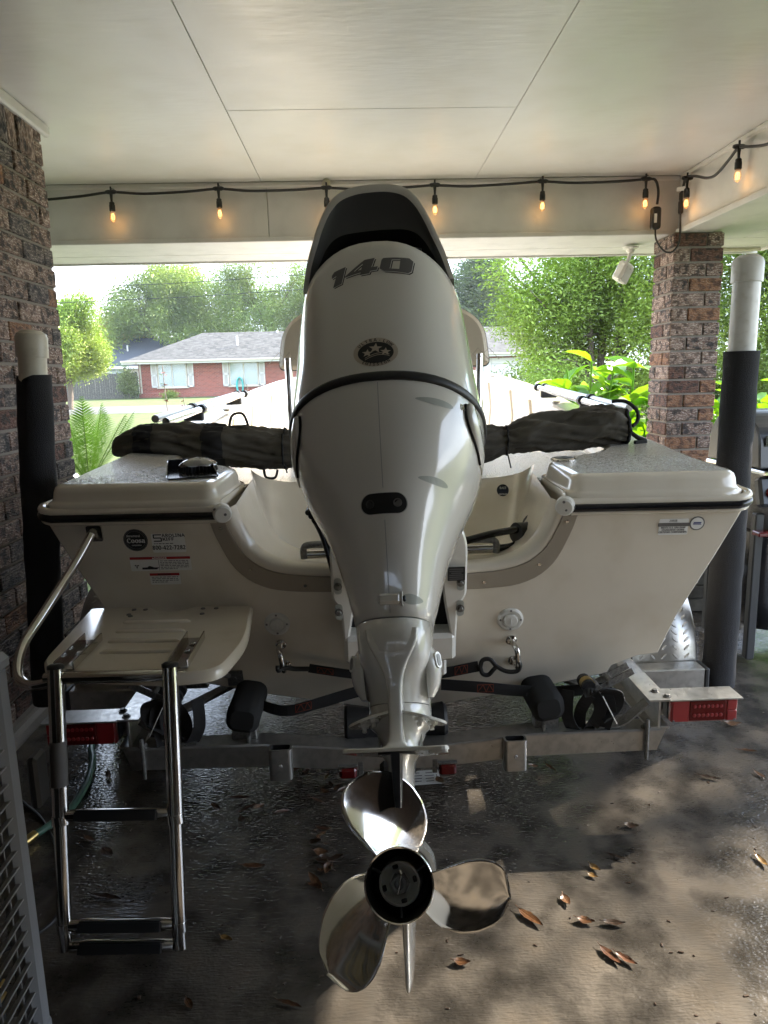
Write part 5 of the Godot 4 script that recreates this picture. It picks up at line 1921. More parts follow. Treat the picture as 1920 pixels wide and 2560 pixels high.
	for k in [[0.4435, 0.074, -0.060, -0.32, 2.6], [0.442, 0.078, -0.057, -0.33, 2.6], [0.41, 0.075, -0.059, -0.33, 2.9], [0.385, 0.073, -0.062, -0.33, 3.0], [0.368, 0.072, -0.069, -0.33, 2.9], [0.35, 0.069, -0.083, -0.33, 2.5], [0.33, 0.066, -0.1, -0.34, 2.2], [0.31, 0.064, -0.115, -0.345, 2.1], [0.295, 0.063, -0.122, -0.35, 2.0]]: rings.append(plan_ring(k))
	loft(s, rings, true, true, true, 1)
	var leg := obj("middle_leg", s, M.motor_white, mo)
	s = S()
	rings = []
	for k in [[0.294, 0.0615, -0.123, -0.35, 2.0], [0.292, 0.063, -0.121, -0.352, 2.0], [0.27, 0.063, -0.125, -0.36, 2.0], [0.255, 0.062, -0.13, -0.36, 2.0], [0.245, 0.05, -0.14, -0.34, 2.0], [0.22, 0.04, -0.15, -0.33, 2.0], [0.205, 0.045, -0.13, -0.335, 2.0]]: rings.append(plan_ring(k))
	loft(s, rings, true, true, true, 1)
	var gear := obj("gear_case", s, M.motor_white, mo)
	s = S()   # narrow trailing fin of the leg
	rings = []
	for k in [[0.425, 0.05, -0.067], [0.405, 0.048, -0.0645], [0.39, 0.042, -0.0637], [0.375, 0.034, -0.0645], [0.36, 0.0255, -0.067], [0.345, 0.0195, -0.0705], [0.33, 0.0155, -0.0735], [0.31, 0.0135, -0.076], [0.26, 0.0125, -0.077], [0.235, 0.0125, -0.074], [0.222, 0.014, -0.066], [0.214, 0.019, -0.052], [0.2105, 0.026, -0.044]]:
		var o := []
		for q in rounded(k[1] * 2.0, 0.15, minf(0.006, k[1] * 0.5), 3): o.append(Vector3(q.x, k[0], k[2] - 0.075 + q.y))
		rings.append(o)
	loft(s, rings, true, true, true, 1)
	obj("trailing_fin", s, M.motor_white, leg)
	for d in [-1, 1]:
		s = S()   # mount covers on both sides of the leg
		rings = []
		for k in 9:
			var t := k / 8.0
			var rr := sin(PI * clampf(0.08 + 0.84 * t, 0, 1))
			var o := []
			for i in 20:
				var a := TAU * i / 20.0
				o.append(Vector3(d * (0.060 + 0.030 * pow(rr, 0.7) * maxf(0.0, cos(a)) + 0.0 * t), lerpf(0.405, 0.305, t), -0.155 - 0.018 * t + (0.012 + 0.034 * rr) * sin(a)))
			rings.append(o)
		loft(s, rings, true, true, true, 1)
		var mc := obj("mount_cover", s, M.motor_white, leg)
		s = S()
		prism(s, rounded(0.020, 0.032, 0.0095, 5), 0.006, Transform3D(facing(Vector3(d * 0.9, 0.1, 0.55)), Vector3(d * 0.0800, 0.372, -0.1380)))
		obj("slot_rim", s, M.motor_white, mc)
		s = S()
		prism(s, rounded(0.012, 0.023, 0.0058, 5), 0.0065, Transform3D(facing(Vector3(d * 0.9, 0.1, 0.55)), Vector3(d * 0.0803, 0.372, -0.1377)))
		obj("slot", s, M.galvanised, mc)
	# splash plate
	for d in [-1, 1]:
		s = S()
		var pp := corner([Vector2(0.012, 0.085), Vector2(0.055, 0.075), Vector2(0.098, 0.115), Vector2(0.09, 0.20), Vector2(0.05, 0.30), Vector2(0.012, 0.30)], [0, 0.03, 0.035, 0.05, 0.03, 0], 5)
		prism(s, pp.map(func(q): return Vector2(q.x * d, q.y)), 0.005, Transform3D(Basis(Vector3.BACK, d * -0.26) * Basis(Vector3.RIGHT, Vector3(0, 0, -1), Vector3(0, 1, 0)), Vector3(0, 0.276, 0)), 0.0015)
		obj("splash_plate", s, M.motor_white, gear)
		for q in [[0.042, -0.112], [0.064, -0.145]]:
			s = S()
			var at := Vector3(d * q[0], 0.276 - q[0] * 0.26, q[1])
			hexbolt(s, at, Vector3(d * -0.2, -1, 0.25), 0.0085, 0.009)
			tube(s, [at + Vector3(0, -0.008, 0.002), at + Vector3(0, -0.016, 0.004)], 0.0045, 8)
			obj("bolt", s, M.motor_white, gear)
		s = S()
		prism(s, rounded(0.012, 0.06, 0.004, 2), 0.004, Transform3D(Basis(Vector3.UP, d * PI / 2), Vector3(d * 0.039, 0.232, -0.20)))
		obj("water_inlet", s, M.motor_recess, gear)
	# anti ventilation plate
	s = S()
	var av := corner([Vector2(-0.094, 0.026), Vector2(0.094, 0.026), Vector2(0.094, 0.15), Vector2(0.05, 0.36), Vector2(0.02, 0.40), Vector2(-0.02, 0.40), Vector2(-0.05, 0.36), Vector2(-0.094, 0.15)], [0.02, 0.02, 0.06, 0.05, 0.02, 0.02, 0.05, 0.06], 5)
	prism(s, av, 0.007, Transform3D(Basis(Vector3.RIGHT, Vector3(0, 0, -1), Vector3(0, 1, 0)), Vector3(0, 0.2035, 0)), 0.002)
	obj("ventilation_plate", s, M.motor_white, gear)
	s = S()
	prism(s, corner([Vector2(0.094, 0.03), Vector2(0.094, 0.17), Vector2(0.06, 0.17), Vector2(0.06, 0.03)], [0.01, 0.02, 0.01, 0.01], 4), 0.006, Transform3D(Basis(Vector3.RIGHT, Vector3(0, 0, -1), Vector3(0, 1, 0)), Vector3(-0.002, 0.1985, 0)))
	obj("plate_rib", s, M.motor_white, gear)
	# trim tab
	s = S()
	lathe(s, [Vector2(0, 0), Vector2(0.034, 0), Vector2(0.034, 0.003), Vector2(0, 0.003)], Transform3D(Basis.IDENTITY, Vector3(0.0, 0.2, -0.075)), 20)
	var tt := obj("trim_tab_base", s, M.black_rubber, gear)
	s = S()
	rings = []
	for k in [[0.202, 0.0075, 0.085, -0.04], [0.17, 0.0065, 0.075, -0.042], [0.13, 0.005, 0.055, -0.045], [0.112, 0.004, 0.04, -0.05]]:
		var o := []
		for q in [[-0.5, 0.0], [0.5, 0.0], [0.75, -0.3], [0.35, -1.0], [-0.35, -1.0], [-0.75, -0.3]]: o.append(Vector3(q[0] * k[1] * 2.0, k[0], k[3] + q[1] * k[2]))
		rings.append(o)
	loft(s, rings, true, true, true, -1)
	obj("trim_tab", s, M.black_rubber, tt)
	# lower leg, torpedo and skeg
	s = S()
	rings = []
	for k in [[0.2, 0.036, -0.085, -0.30, 2.0], [0.188, 0.027, -0.095, -0.295, 2.0], [0.16, 0.0235, -0.102, -0.29, 2.0], [0.08, 0.024, -0.108, -0.30, 2.0], [0.045, 0.032, -0.10, -0.32, 2.0], [0.0, 0.045, -0.10, -0.34, 2.0]]: rings.append(plan_ring(k))
	loft(s, rings, true, true, true, 1)
	obj("lower_leg", s, M.motor_white, gear)
	s = S()
	lathe(s, [Vector2(0.0, -0.44), Vector2(0.016, -0.43), Vector2(0.034, -0.40), Vector2(0.048, -0.35), Vector2(0.054, -0.28), Vector2(0.0555, -0.2), Vector2(0.0555, -0.158), Vector2(0.0, -0.156)], Transform3D(Basis(Vector3.RIGHT, PI / 2), Vector3.ZERO), 32)
	obj("torpedo", s, M.motor_white, gear)
	s = S()
	rings = []
	for k in [[-0.03, 0.014, -0.12, -0.40], [-0.07, 0.0105, -0.115, -0.37], [-0.12, 0.0085, -0.108, -0.31], [-0.16, 0.007, -0.104, -0.25], [-0.172, 0.005, -0.108, -0.22], [-0.176, 0.002, -0.116, -0.205]]: rings.append(plan_ring([k[0], k[1], k[2], k[3], 2.6]))
	loft(s, rings, true, true, true, 1)
	obj("skeg", s, M.motor_white, gear)
	propeller(mo)
	bracket(mo)

func plan_ring(k: Array, n := 40) -> Array:
	var out := []
	var d: float = (k[2] - k[3]) / 2.0
	for i in n:
		var a := TAU * i / n
		out.append(Vector3(k[1] * signf(cos(a)) * pow(absf(cos(a)), 2.0 / k[4]), k[0], (k[2] + k[3]) / 2.0 + d * signf(sin(a)) * pow(absf(sin(a)), 2.0 / k[4])))
	return out

func propeller(mo: Node) -> void:
	var p := Node3D.new()
	put(p, "propeller", mo)
	var zf := Transform3D(Basis(Vector3.RIGHT, PI / 2), Vector3.ZERO)
	var s := S()
	lathe(s, [Vector2(0.049, -0.152), Vector2(0.0525, -0.10), Vector2(0.0535, -0.05), Vector2(0.0545, -0.015), Vector2(0.0562, 0.0), Vector2(0.0553, 0.0015), Vector2(0.0535, 0.0)], zf, 48)
	var hub := obj("hub", s, M.prop_steel, p)
	s = S()
	lathe(s, [Vector2(0.0535, 0.0), Vector2(0.051, -0.02), Vector2(0.0495, -0.09), Vector2(0.0, -0.092)], zf, 48)
	obj("hub_inside", s, M.black_matte, p)
	for k in 3:
		s = S()
		var a := 0.55 + TAU * k / 3
		box(s, Vector3(cos(a) * 0.041, sin(a) * 0.041, -0.055), Vector3(0.018, 0.005, 0.07), Basis(Vector3.BACK, a), 0.001)
		obj("hub_vane", s, M.black_rubber, hub)
	s = S()
	lathe(s, [Vector2(0.035, -0.09), Vector2(0.0345, -0.024), Vector2(0.033, -0.018), Vector2(0.030, -0.0165), Vector2(0.026, -0.022), Vector2(0.017, -0.03), Vector2(0.0, -0.03)], zf, 36)
	var sp := obj("inner_hub", s, M.motor_recess, p)
	for k in 4:
		s = S()
		var a := 0.25 + TAU * k / 4
		box(s, Vector3(cos(a) * 0.0255, sin(a) * 0.0255, -0.0185), Vector3(0.006, 0.009, 0.006), Basis(Vector3.BACK, a), 0.001)
		obj("slot", s, M.black_matte, sp)
	s = S()
	prism(s, ellipse(0.0165, 0.0165, 6), 0.012, Transform3D(Basis.IDENTITY, Vector3(0, 0, -0.03)), 0.002)
	lathe(s, [Vector2(0.0125, -0.02), Vector2(0.0115, -0.008), Vector2(0.008, -0.008), Vector2(0.007, -0.014), Vector2(0, -0.014)], zf, 20)
	obj("prop_nut", s, M.galvanised, p)
	s = S()
	tube(s, [Vector3(0.004, 0.014, -0.006), Vector3(0.001, 0.0, -0.009), Vector3(-0.003, -0.014, -0.006)], 0.0022, 8)
	tube(s, [Vector3(0.004, 0.014, -0.006), Vector3(0.002, 0.02, -0.009)], 0.003, 8)
	obj("split_pin", s, M.steel, p)
	# three blades on a helix: outline in (radius, angle), trailing edge towards the viewer
	for b in 3:
		var a0 := deg_to_rad(133.0 + 120.0 * b + (4.0 if b == 2 else 0.0))
		var top := []
		var bot := []
		var rows := 22
		var cols := 18
		for i in rows + 1:
			var t := float(i) / rows
			var rho := lerpf(0.050, 0.180, 1.0 - pow(1.0 - t, 1.25))
			var f := rho / 0.180
			var lead := blade_edge(f, [[0.28, 80.0], [0.42, 76.0], [0.55, 71.0], [0.68, 63.0], [0.80, 54.0], [0.90, 45.0], [0.96, 38.0], [1.0, 27.0]])
			var trail := blade_edge(f, [[0.28, 0.0], [0.62, 0.0], [0.74, 2.0], [0.84, 5.0], [0.92, 9.5], [0.97, 15.5], [1.0, 27.0]])
			var rt := []
			var rb := []
			for j in cols + 1:
				var u := float(j) / cols
				var ang := deg_to_rad(lerpf(trail, lead, u))
				var z := -0.018 - 0.092 * ang + 0.012 * f + 0.010 * pow(1.0 - u, 4.0) * f
				z -= 0.004 * sin(PI * u)
				var th := (0.0065 * (1.0 - 0.75 * f)) * sin(PI * clampf(u, 0.02, 0.98)) + 0.0008
				var q := Vector3(rho * cos(a0 - ang), rho * sin(a0 - ang), z)
				rt.append(q)
				rb.append(q - Vector3(0, 0, th * 2.0))
			top.append(rt)
			bot.append(rb)
		s = S()
		var rings := []
		for i in rows + 1:
			var ring: Array = top[i].duplicate()
			var back: Array = bot[i].duplicate()
			back.reverse()
			rings.append(ring + back)
		loft(s, rings, true, true, true, 1)
		obj("blade", s, M.prop_steel, p)

func blade_edge(f: float, t: Array) -> float:
	for i in t.size() - 1:
		if f <= t[i + 1][0]:
			var u: float = clampf((f - t[i][0]) / (t[i + 1][0] - t[i][0]), 0, 1)
			var a: Array = t[maxi(i - 1, 0)]
			var d: Array = t[mini(i + 2, t.size() - 1)]
			return cubic_interpolate(t[i][1], t[i + 1][1], lerpf(t[i][1], a[1], 0.6), lerpf(t[i + 1][1], d[1], 0.6), u)
	return t[-1][1]

func bracket(mo: Node3D) -> void:
	# the clamp bracket stands upright on the transom while the motor is tilted; its shapes are given in the carport's axes
	var b := Node3D.new()
	put(b, "clamp_bracket", mo)
	b.transform = mo.transform.affine_inverse()
	var cx := 0.1
	for d in [-1, 1]:
		var s := S()
		var poly := corner([Vector2(0.150, 0.505), Vector2(0.166, 0.505), Vector2(0.170, 0.61), Vector2(0.195, 0.64), Vector2(0.196, 0.80), Vector2(0.178, 0.855), Vector2(0.10, 0.875), Vector2(0.13, 0.62)], [0.01, 0.01, 0.02, 0.02, 0.04, 0.03, 0.02, 0.02], 4)
		prism(s, poly.map(func(q): return Vector2(cx + d * q.x, q.y)), 0.12, Transform3D(Basis(Vector3.RIGHT, 0.12), Vector3(0, 0.08, -2.195)), 0.006)
		var pl := obj("bracket_plate", s, M.motor_white, b)
		for y in [0.665, 0.745]:
			s = S()
			prism(s, rounded(0.022, 0.05, 0.01, 4), 0.002, Transform3D(Basis(Vector3.RIGHT, 0.12), Vector3(cx + d * 0.176, y, -2.175 + 0.12 * 0.0 + 0.102 + (y - 0.08) * 0.12 - 0.0 - 0.001)))
			obj("bolt_pocket", s, M.motor_recess, pl)
			s = S()
			hexbolt(s, Vector3(cx + d * 0.176, y, -2.175 + 0.105 + (y - 0.08) * 0.12), Vector3(0, -0.1, 1), 0.008, 0.011)
			obj("bolt", s, M.galvanised, pl)
	var s := S()
	box(s, Vector3(cx, 0.545, -2.06), Vector3(0.33, 0.09, 0.10), Basis(Vector3.RIGHT, 0.12), 0.012)
	for d in [-1, 1]: box(s, Vector3(cx + d * 0.125, 0.47, -2.07), Vector3(0.03, 0.06, 0.06), Basis(Vector3.RIGHT, 0.12), 0.008)
	obj("bracket_foot", s, M.motor_white, b)
	s = S()
	box(s, Vector3(cx, 0.71, -2.09), Vector3(0.30, 0.25, 0.06), Basis(Vector3.RIGHT, 0.12), 0.004)
	obj("tilt_unit", s, M.black_matte, b)
	s = S()   # swivel link that carries the motor
	tube(s, [Vector3(cx, 0.86, -2.12), Vector3(cx - 0.005, 0.80, -1.9), Vector3(cx - 0.01, 0.70, -1.65)], [0.07, 0.06, 0.05], 12)
	obj("swivel_link", s, M.black_rubber, b)
	s = S()
	prism(s, rounded(0.05, 0.042, 0.002), 0.0008, Transform3D(Basis(Vector3.RIGHT, 0.12), Vector3(0.262, 0.775, -1.978)))
	var rl := obj("rating_label", s, M.ink, b)
	s = S()
	for k in 6: prism(s, rounded(0.04 if k != 2 else 0.03, 0.0028, 0.0005, 1), 0.0004, Transform3D(Basis(Vector3.RIGHT, 0.12), Vector3(0.262, 0.789 - 0.006 * k, -1.9755 - 0.0007 * k)))
	obj("small_print", s, M.print_grey, rl)
	# steering rod
	for k in [[-0.185, -0.09], [0.285, 0.415]]:
		s = S()
		tube(s, [Vector3(k[0], 0.79, -2.2), Vector3(k[1], 0.79, -2.2)], 0.014, 12)
		obj("steering_rod", s, M.steel, b)
		s = S()
		var e: float = k[0] if k[0] < 0 else k[1]
		var o: float = k[1] if k[0] < 0 else k[0]
		tube(s, smoothed([Vector3(o, 0.823, -2.19), Vector3(lerpf(o, e, 0.8), 0.823, -2.19), Vector3(e, 0.812, -2.19), Vector3(e, 0.78, -2.19)], 4), 0.011, 10)
		obj("rod_guide", s, M.galvanised, b)
	for k in [[[0.29, 0.818, -2.17], [0.40, 0.84, -2.19], [0.50, 0.842, -2.235], [0.555, 0.832, -2.27]], [[0.40, 0.79, -2.2], [0.47, 0.792, -2.22], [0.53, 0.802, -2.26], [0.555, 0.808, -2.275]]]:
		s = S()
		tube(s, smoothed(k.map(func(q): return Vector3(q[0], q[1], q[2])), 6), 0.0115, 10)
		obj("control_hose", s, M.black_gloss, b)
	s = S()
	tube(s, smoothed([Vector3(-0.152, 0.953, -2.1), Vector3(-0.14, 0.925, -2.09), Vector3(-0.115, 0.872, -2.075), Vector3(-0.09, 0.785, -2.05), Vector3(-0.066, 0.70, -2.03), Vector3(-0.045, 0.655, -2.03)], 6), 0.0115, 10)
	obj("cable_loom", s, M.black_gloss, b)
	s = S()
	for k in 5: tube(s, [Vector3(-0.152 + 0.008 * k, 0.955 - 0.012 * k, -2.10 + 0.006 * (k % 2)), Vector3(-0.158 + 0.009 * k, 0.945 - 0.012 * k, -2.075)], 0.010, 8)
	obj("cable_wrap", s, M.black_gloss, b)

# ---------------------------------------------------------------- trailer
func ribbon(s: SurfaceTool, path: Array, w: float, th := 0.003, side := Vector3.UP) -> void:
	var rings := []
	for i in path.size():
		var t: Vector3 = (path[mini(i + 1, path.size() - 1)] - path[maxi(i - 1, 0)]).normalized()
		var n := t.cross(side).normalized()
		var u := n.cross(t).normalized()
		rings.append([path[i] + u * w / 2 + n * th / 2, path[i] + u * w / 2 - n * th / 2, path[i] - u * w / 2 - n * th / 2, path[i] - u * w / 2 + n * th / 2])
	loft(s, rings, true, true, true, -1)

func v3(a: Array) -> Array:
	return a.map(func(q): return Vector3(q[0], q[1], q[2]))

func trailer() -> void:
	var o := Vector3(0.085, 0, -2.05)
	var t := thing("boat_trailer", "aluminium boat trailer under the skiff with V shaped rear crossmember and tail lights", "trailer", o)
	var s := S()
	var rings := []
	for k in [[-0.815, 0.262, 0.194, 0.0], [-0.80, 0.262, 0.19, 0.0], [-0.40, 0.262, 0.19, 0.0], [-0.10, 0.234, 0.165, 0.0], [0.10, 0.234, 0.165, 0.0], [0.40, 0.262, 0.19, 0.0], [0.80, 0.262, 0.19, 0.0], [0.815, 0.262, 0.194, 0.0]]:
		var x: float = k[0]
		if absf(x) > 0.805: rings.append([Vector3(x, k[1], 0.05), Vector3(x - signf(x) * 0.025, k[2], 0.05), Vector3(x - signf(x) * 0.025, k[2], -0.02), Vector3(x, k[1], -0.02)])
		else: rings.append([Vector3(x, k[1], 0.05), Vector3(x, k[2], 0.05), Vector3(x, k[2], -0.02), Vector3(x, k[1], -0.02)])
	rings.remove_at(1); rings.remove_at(rings.size() - 2)
	loft(s, rings, true, true, true, -1)
	var cm := obj("crossmember", s, M.aluminium, t)
	s = S()
	rings = []
	for k in [[-0.8, 0.2625], [-0.40, 0.2625], [-0.10, 0.2345], [0.10, 0.2345], [0.40, 0.2625], [0.80, 0.2625]]:
		rings.append([Vector3(k[0], k[1] + 0.002, 0.052), Vector3(k[0], k[1] - 0.004, 0.054), Vector3(k[0], k[1] - 0.004, 0.0505), Vector3(k[0], k[1] + 0.002, 0.0)])
	loft(s, rings, true, true, true, -1)
	obj("upper_edge", s, M.aluminium, cm)
	for x in [-0.3475, 0.35]:
		s = S()
		var plan := rounded(0.068, 0.040, 0.012, 5)
		var inn := rounded(0.056, 0.028, 0.007, 5)
		var a := []; var b := []; var c := []; var e := []
		for q in plan:
			a.append(Vector3(x + q.x, 0.165, 0.071 + q.y)); b.append(Vector3(x + q.x, 0.262, 0.071 + q.y))
		for q in inn:
			c.append(Vector3(x + q.x, 0.262, 0.071 + q.y)); e.append(Vector3(x + q.x, 0.20, 0.071 + q.y))
		loft(s, [a, b], true, false, true, 1)
		loft(s, [b, c], false, false, true, -1)
		var rc := obj("step_socket", s, M.aluminium, t)
		s = S()
		loft(s, [c, e], false, true, true, 1)
		obj("socket_inside", s, M.black_matte, rc)
		s = S()
		lathe(s, [Vector2(0, 0), Vector2(0.006, 0), Vector2(0.005, 0.002), Vector2(0, 0.002)], Transform3D(Basis(Vector3.RIGHT, PI / 2), Vector3(x, 0.212, 0.0915)), 12)
		obj("pin_hole", s, M.gap, rc)
	for d in [-1, 1]:
		var x: float = d * 0.793
		s = S()
		box(s, Vector3(x, 0.353, -1.9), Vector3(0.066, 0.007, 3.9), Basis.IDENTITY, 0.001)
		box(s, Vector3(x, 0.308, -1.9), Vector3(0.007, 0.083, 3.9), Basis.IDENTITY, 0.001)
		box(s, Vector3(x, 0.266, -1.9), Vector3(0.066, 0.007, 3.9), Basis.IDENTITY, 0.001)
		var rail := obj("side_rail", s, M.aluminium, t)
		for k in [[-0.012, -0.01], [0.010, 0.028]]:
			s = S()
			hexbolt(s, Vector3(x + d * 0.02 + k[0], 0.3565, k[1]), Vector3.UP, 0.0085, 0.008)
			obj("bolt", s, M.galvanised, rail)
		# U bolt and bent gusset
		s = S()
		tube(s, v3([[d * 0.755, 0.30, 0.058], [d * 0.755, 0.17, 0.058]]), 0.0065, 8)
		hexbolt(s, Vector3(d * 0.755, 0.266, 0.045), Vector3.UP, 0.010, 0.012)
		obj("u_bolt", s, M.galvanised, t)
		s = S()
		ribbon(s, v3([[d * 0.60, 0.268, 0.02], [d * 0.675, 0.269, 0.02], [d * 0.70, 0.282, 0.02], [d * 0.765, 0.338, 0.02]]), 0.045, 0.005, Vector3.BACK)
		obj("gusset", s, M.galvanised, t)
		s = S()
		box(s, Vector3(d * 0.70, 0.30, -0.35), Vector3(0.12, 0.05, 0.03), Basis.IDENTITY, 0.004)
		box(s, Vector3(d * 0.60, 0.345, -0.10), Vector3(0.04, 0.012, 0.30), Basis(Vector3.UP, d * 0.6), 0.002)
		obj("inner_brace", s, M.galvanised, t)
		# bracket and tail light
		s = S()
		box(s, Vector3(d * 0.935, 0.352, 0.01), Vector3(0.224, 0.005, 0.085), Basis.IDENTITY, 0.001)
		box(s, Vector3(d * 0.935, 0.31, -0.03), Vector3(0.224, 0.085, 0.005), Basis.IDENTITY, 0.001)
		obj("light_bracket", s, M.aluminium, t)
		var tl := Node3D.new()
		put(tl, "tail_light", t)
		tl.position = Vector3(d * 0.935, 0.311, 0.02)
		s = S()
		box(s, Vector3(0, 0, -0.022), Vector3(0.206, 0.076, 0.04), Basis.IDENTITY, 0.005)
		obj("housing", s, M.black_rubber, tl)
		s = S()
		box(s, Vector3(d * 0.0, 0, 0.008), Vector3(0.204, 0.074, 0.02), Basis.IDENTITY, 0.005)
		obj("lens", s, M.red_lens, tl)
		for k in [[-0.072, 0.05, 0.068], [0.01, 0.108, 0.064]]:
			s = S()
			box(s, Vector3(d * k[0], 0, 0.0185), Vector3(k[1], k[2], 0.004), Basis.IDENTITY, 0.0015)
			obj("lens_panel", s, M.dark_red_lens if k[1] > 0.06 else M.red_lens, tl)
		for r in 2:
			for c in 7:
				s = S()
				lathe(s, [Vector2(0.0062, 0), Vector2(0.005, 0.0025), Vector2(0, 0.0035)], Transform3D(Basis(Vector3.RIGHT, PI / 2), Vector3(d * (-0.03 + 0.0135 * c), -0.0145 + 0.029 * r, 0.0205)), 10)
				obj("led_dome", s, M.red_lens, tl)
		for r in [-1, 1]:
			s = S()
			box(s, Vector3(d * 0.085, r * 0.0175, 0.0195), Vector3(0.03, 0.032, 0.006), Basis.IDENTITY, 0.003)
			obj("side_reflector", s, M.red_lens, tl)
			s = S()
			lathe(s, [Vector2(0.004, 0), Vector2(0.003, 0.002), Vector2(0, 0.002)], Transform3D(Basis(Vector3.RIGHT, PI / 2), Vector3(r * 0.094, -0.03, 0.0225)), 8)
			obj("screw", s, M.print_grey, tl)
		# small red marker lights under the middle
		s = S()
		box(s, Vector3(d * 0.150, 0.173 - 0.012, 0.052), Vector3(0.052, 0.034, 0.03), Basis.IDENTITY, 0.007)
		var ml := obj("marker_light", s, M.dark_red_lens, t)
		s = S()
		box(s, Vector3(d * 0.150, 0.182, 0.040), Vector3(0.058, 0.006, 0.04), Basis.IDENTITY, 0.001)
		box(s, Vector3(d * 0.112, 0.17, 0.046), Vector3(0.014, 0.045, 0.01), Basis.IDENTITY, 0.001)
		obj("marker_bracket", s, M.galvanised, ml)
		# carpeted bunk
		s = S()
		prism(s, rounded(0.10, 0.09, 0.034, 5), 1.87, Transform3D(Basis(Vector3.BACK, d * 0.16), Vector3(d * 0.46, 0.335, -1.83)), 0.016, 1)
		var bk := obj("carpeted_bunk", s, M.black_matte, t)
		s = S()
		box(s, Vector3(d * 0.46, 0.276, -0.005), Vector3(0.075, 0.03, 0.05), Basis.IDENTITY, 0.003)
		box(s, Vector3(d * 0.445, 0.272, 0.03), Vector3(0.008, 0.028, 0.03), Basis.IDENTITY, 0.001)
		obj("bunk_bracket", s, M.galvanised, bk)
		# guide post and its arm
		s = S()
		box(s, Vector3(d * 0.97, 0.232, -0.40), Vector3(0.33, 0.075, 0.075), Basis.IDENTITY, 0.004)
		var arm := obj("guide_arm", s, M.aluminium, t)
		s = S()
		box(s, Vector3(d * 1.142, 0.232, -0.40), Vector3(0.02, 0.079, 0.079), Basis.IDENTITY, 0.006)
		obj("end_cap", s, M.black_rubber, arm)
		var gp := Node3D.new()
		put(gp, "guide_post", t)
		var top := Vector3(1.238, 1.70, -0.45) if d > 0 else Vector3(-1.164, 1.505, -0.45)
		var bot := Vector3(1.228, 0.17, -0.45) if d > 0 else Vector3(-1.242, 0.2, -0.45)
		var axis := (top - bot).normalized()
		var ft := bot + axis * (1.388 - bot.y if d > 0 else 1.365 - bot.y)
		s = S()
		tube(s, [bot, top - axis * 0.02], 0.0445, 24)
		obj("pipe", s, M.white_pvc if d > 0 else M.cream_pvc, gp)
		s = S()
		lathe(s, [Vector2(0.0445, -0.085), Vector2(0.0505, -0.085), Vector2(0.0505, -0.02), Vector2(0.046, -0.008), Vector2(0.03, 0.003), Vector2(0, 0.006)], Transform3D(facing(axis, Vector3.BACK) * Basis(Vector3.RIGHT, PI / 2), top), 28)
		obj("pipe_cap", s, M.white_pvc if d > 0 else M.cream_pvc, gp)
		s = S()
		rings = []
		var n := 30
		for i in n + 1:
			var f := float(i) / n
			var ring := []
			for k in 32:
				var a := TAU * k / 32
				var r := 0.0575 + 0.0012 * sin(f * 31.0 + a * 2.0) + 0.0008 * sin(f * 77.0 - a * 3.0)
				# a slit runs down the sleeve; on the left post it gapes at the top
				var slit := absf(wrapf(a - (2.2 if d < 0 else 4.0), -PI, PI))
				if d < 0 and f > 0.80 and slit < 0.9: r -= 0.0135 * (f - 0.80) / 0.2 * (1.0 - slit / 0.9)
				ring.append(bot.lerp(ft, f) + Vector3(cos(a) * r, 0, sin(a) * r) - Vector3(0, 0.02 * (1.0 - minf(1.0, slit)), 0) * (1.0 if d < 0 and i == n else 0.0))
			rings.append(ring)
		loft(s, rings, true, true, true, 1)
		obj("foam_sleeve", s, M.foam, gp)
		# diamond plate fender
		var fd := Node3D.new()
		put(fd, "fender", t)
		var prof := smoothed([Vector2(-0.44, 0.20), Vector2(-0.455, 0.34), Vector2(-0.52, 0.46), Vector2(-0.64, 0.55), Vector2(-0.85, 0.59), Vector2(-1.06, 0.55), Vector2(-1.2, 0.44), Vector2(-1.25, 0.28)], 5)
		s = S()
		rings = []
		for q in prof: rings.append([Vector3(d * 0.90, q.y, q.x), Vector3(d * 1.135, q.y, q.x), Vector3(d * 1.14, q.y - 0.004, q.x - 0.003), Vector3(d * 1.14, q.y - 0.03, q.x - 0.03 * signf(-0.85 - q.x) * -1.0), Vector3(d * 1.135, q.y - 0.03, q.x - 0.03 * signf(-0.85 - q.x) * -1.0), Vector3(d * 0.90, q.y - 0.006, q.x - 0.004)])
		loft(s, rings, true, true, true, 1)
		obj("fender_skin", s, M.aluminium, fd)
		s = S()
		for i in prof.size() - 1:
			for half in 1:
				var a: Vector2 = prof[i].lerp(prof[i + 1], 0.25 + 0.5 * half)
				var dir: Vector2 = (prof[i + 1] - prof[i]).normalized()
				var nrm := Vector3(0, -dir.x, dir.y)
				if nrm.y < 0 and absf(dir.x) > 0.3: nrm = -nrm
				if i < 4: nrm = Vector3(0, absf(dir.x), absf(dir.y))
				var al := Vector3(0, dir.y, dir.x)
				for c in 5:
					var p := Vector3(d * (0.93 + 0.043 * c), a.y, a.x)
					var turn := 0.8 if (i * 2 + half + c) % 2 == 0 else -0.8
					var bb := Basis(Vector3.RIGHT, al, nrm)
					bb = bb * Basis(Vector3.BACK, turn)
					var l := []
					for e in [[-0.0145, 0.0], [-0.007, 0.004], [0.007, 0.004], [0.0145, 0.0], [0.007, -0.004], [-0.007, -0.004]]: l.append(Vector2(e[0], e[1]))
					prism(s, l, 0.0028, Transform3D(bb, p), 0.0015)
		obj("tread_pattern", s, M.aluminium, fd)
		s = S()
		var wf := Transform3D(Basis(Vector3.BACK, PI / 2), Vector3(d * 1.02 - 0.09 * 0, 0.26, -0.85))
		lathe(s, [Vector2(0.15, -0.09), Vector2(0.24, -0.09), Vector2(0.26, -0.07), Vector2(0.265, 0.0), Vector2(0.26, 0.07), Vector2(0.24, 0.09), Vector2(0.15, 0.09)], wf, 32)
		var wh := obj("wheel", s, M.black_rubber, t)
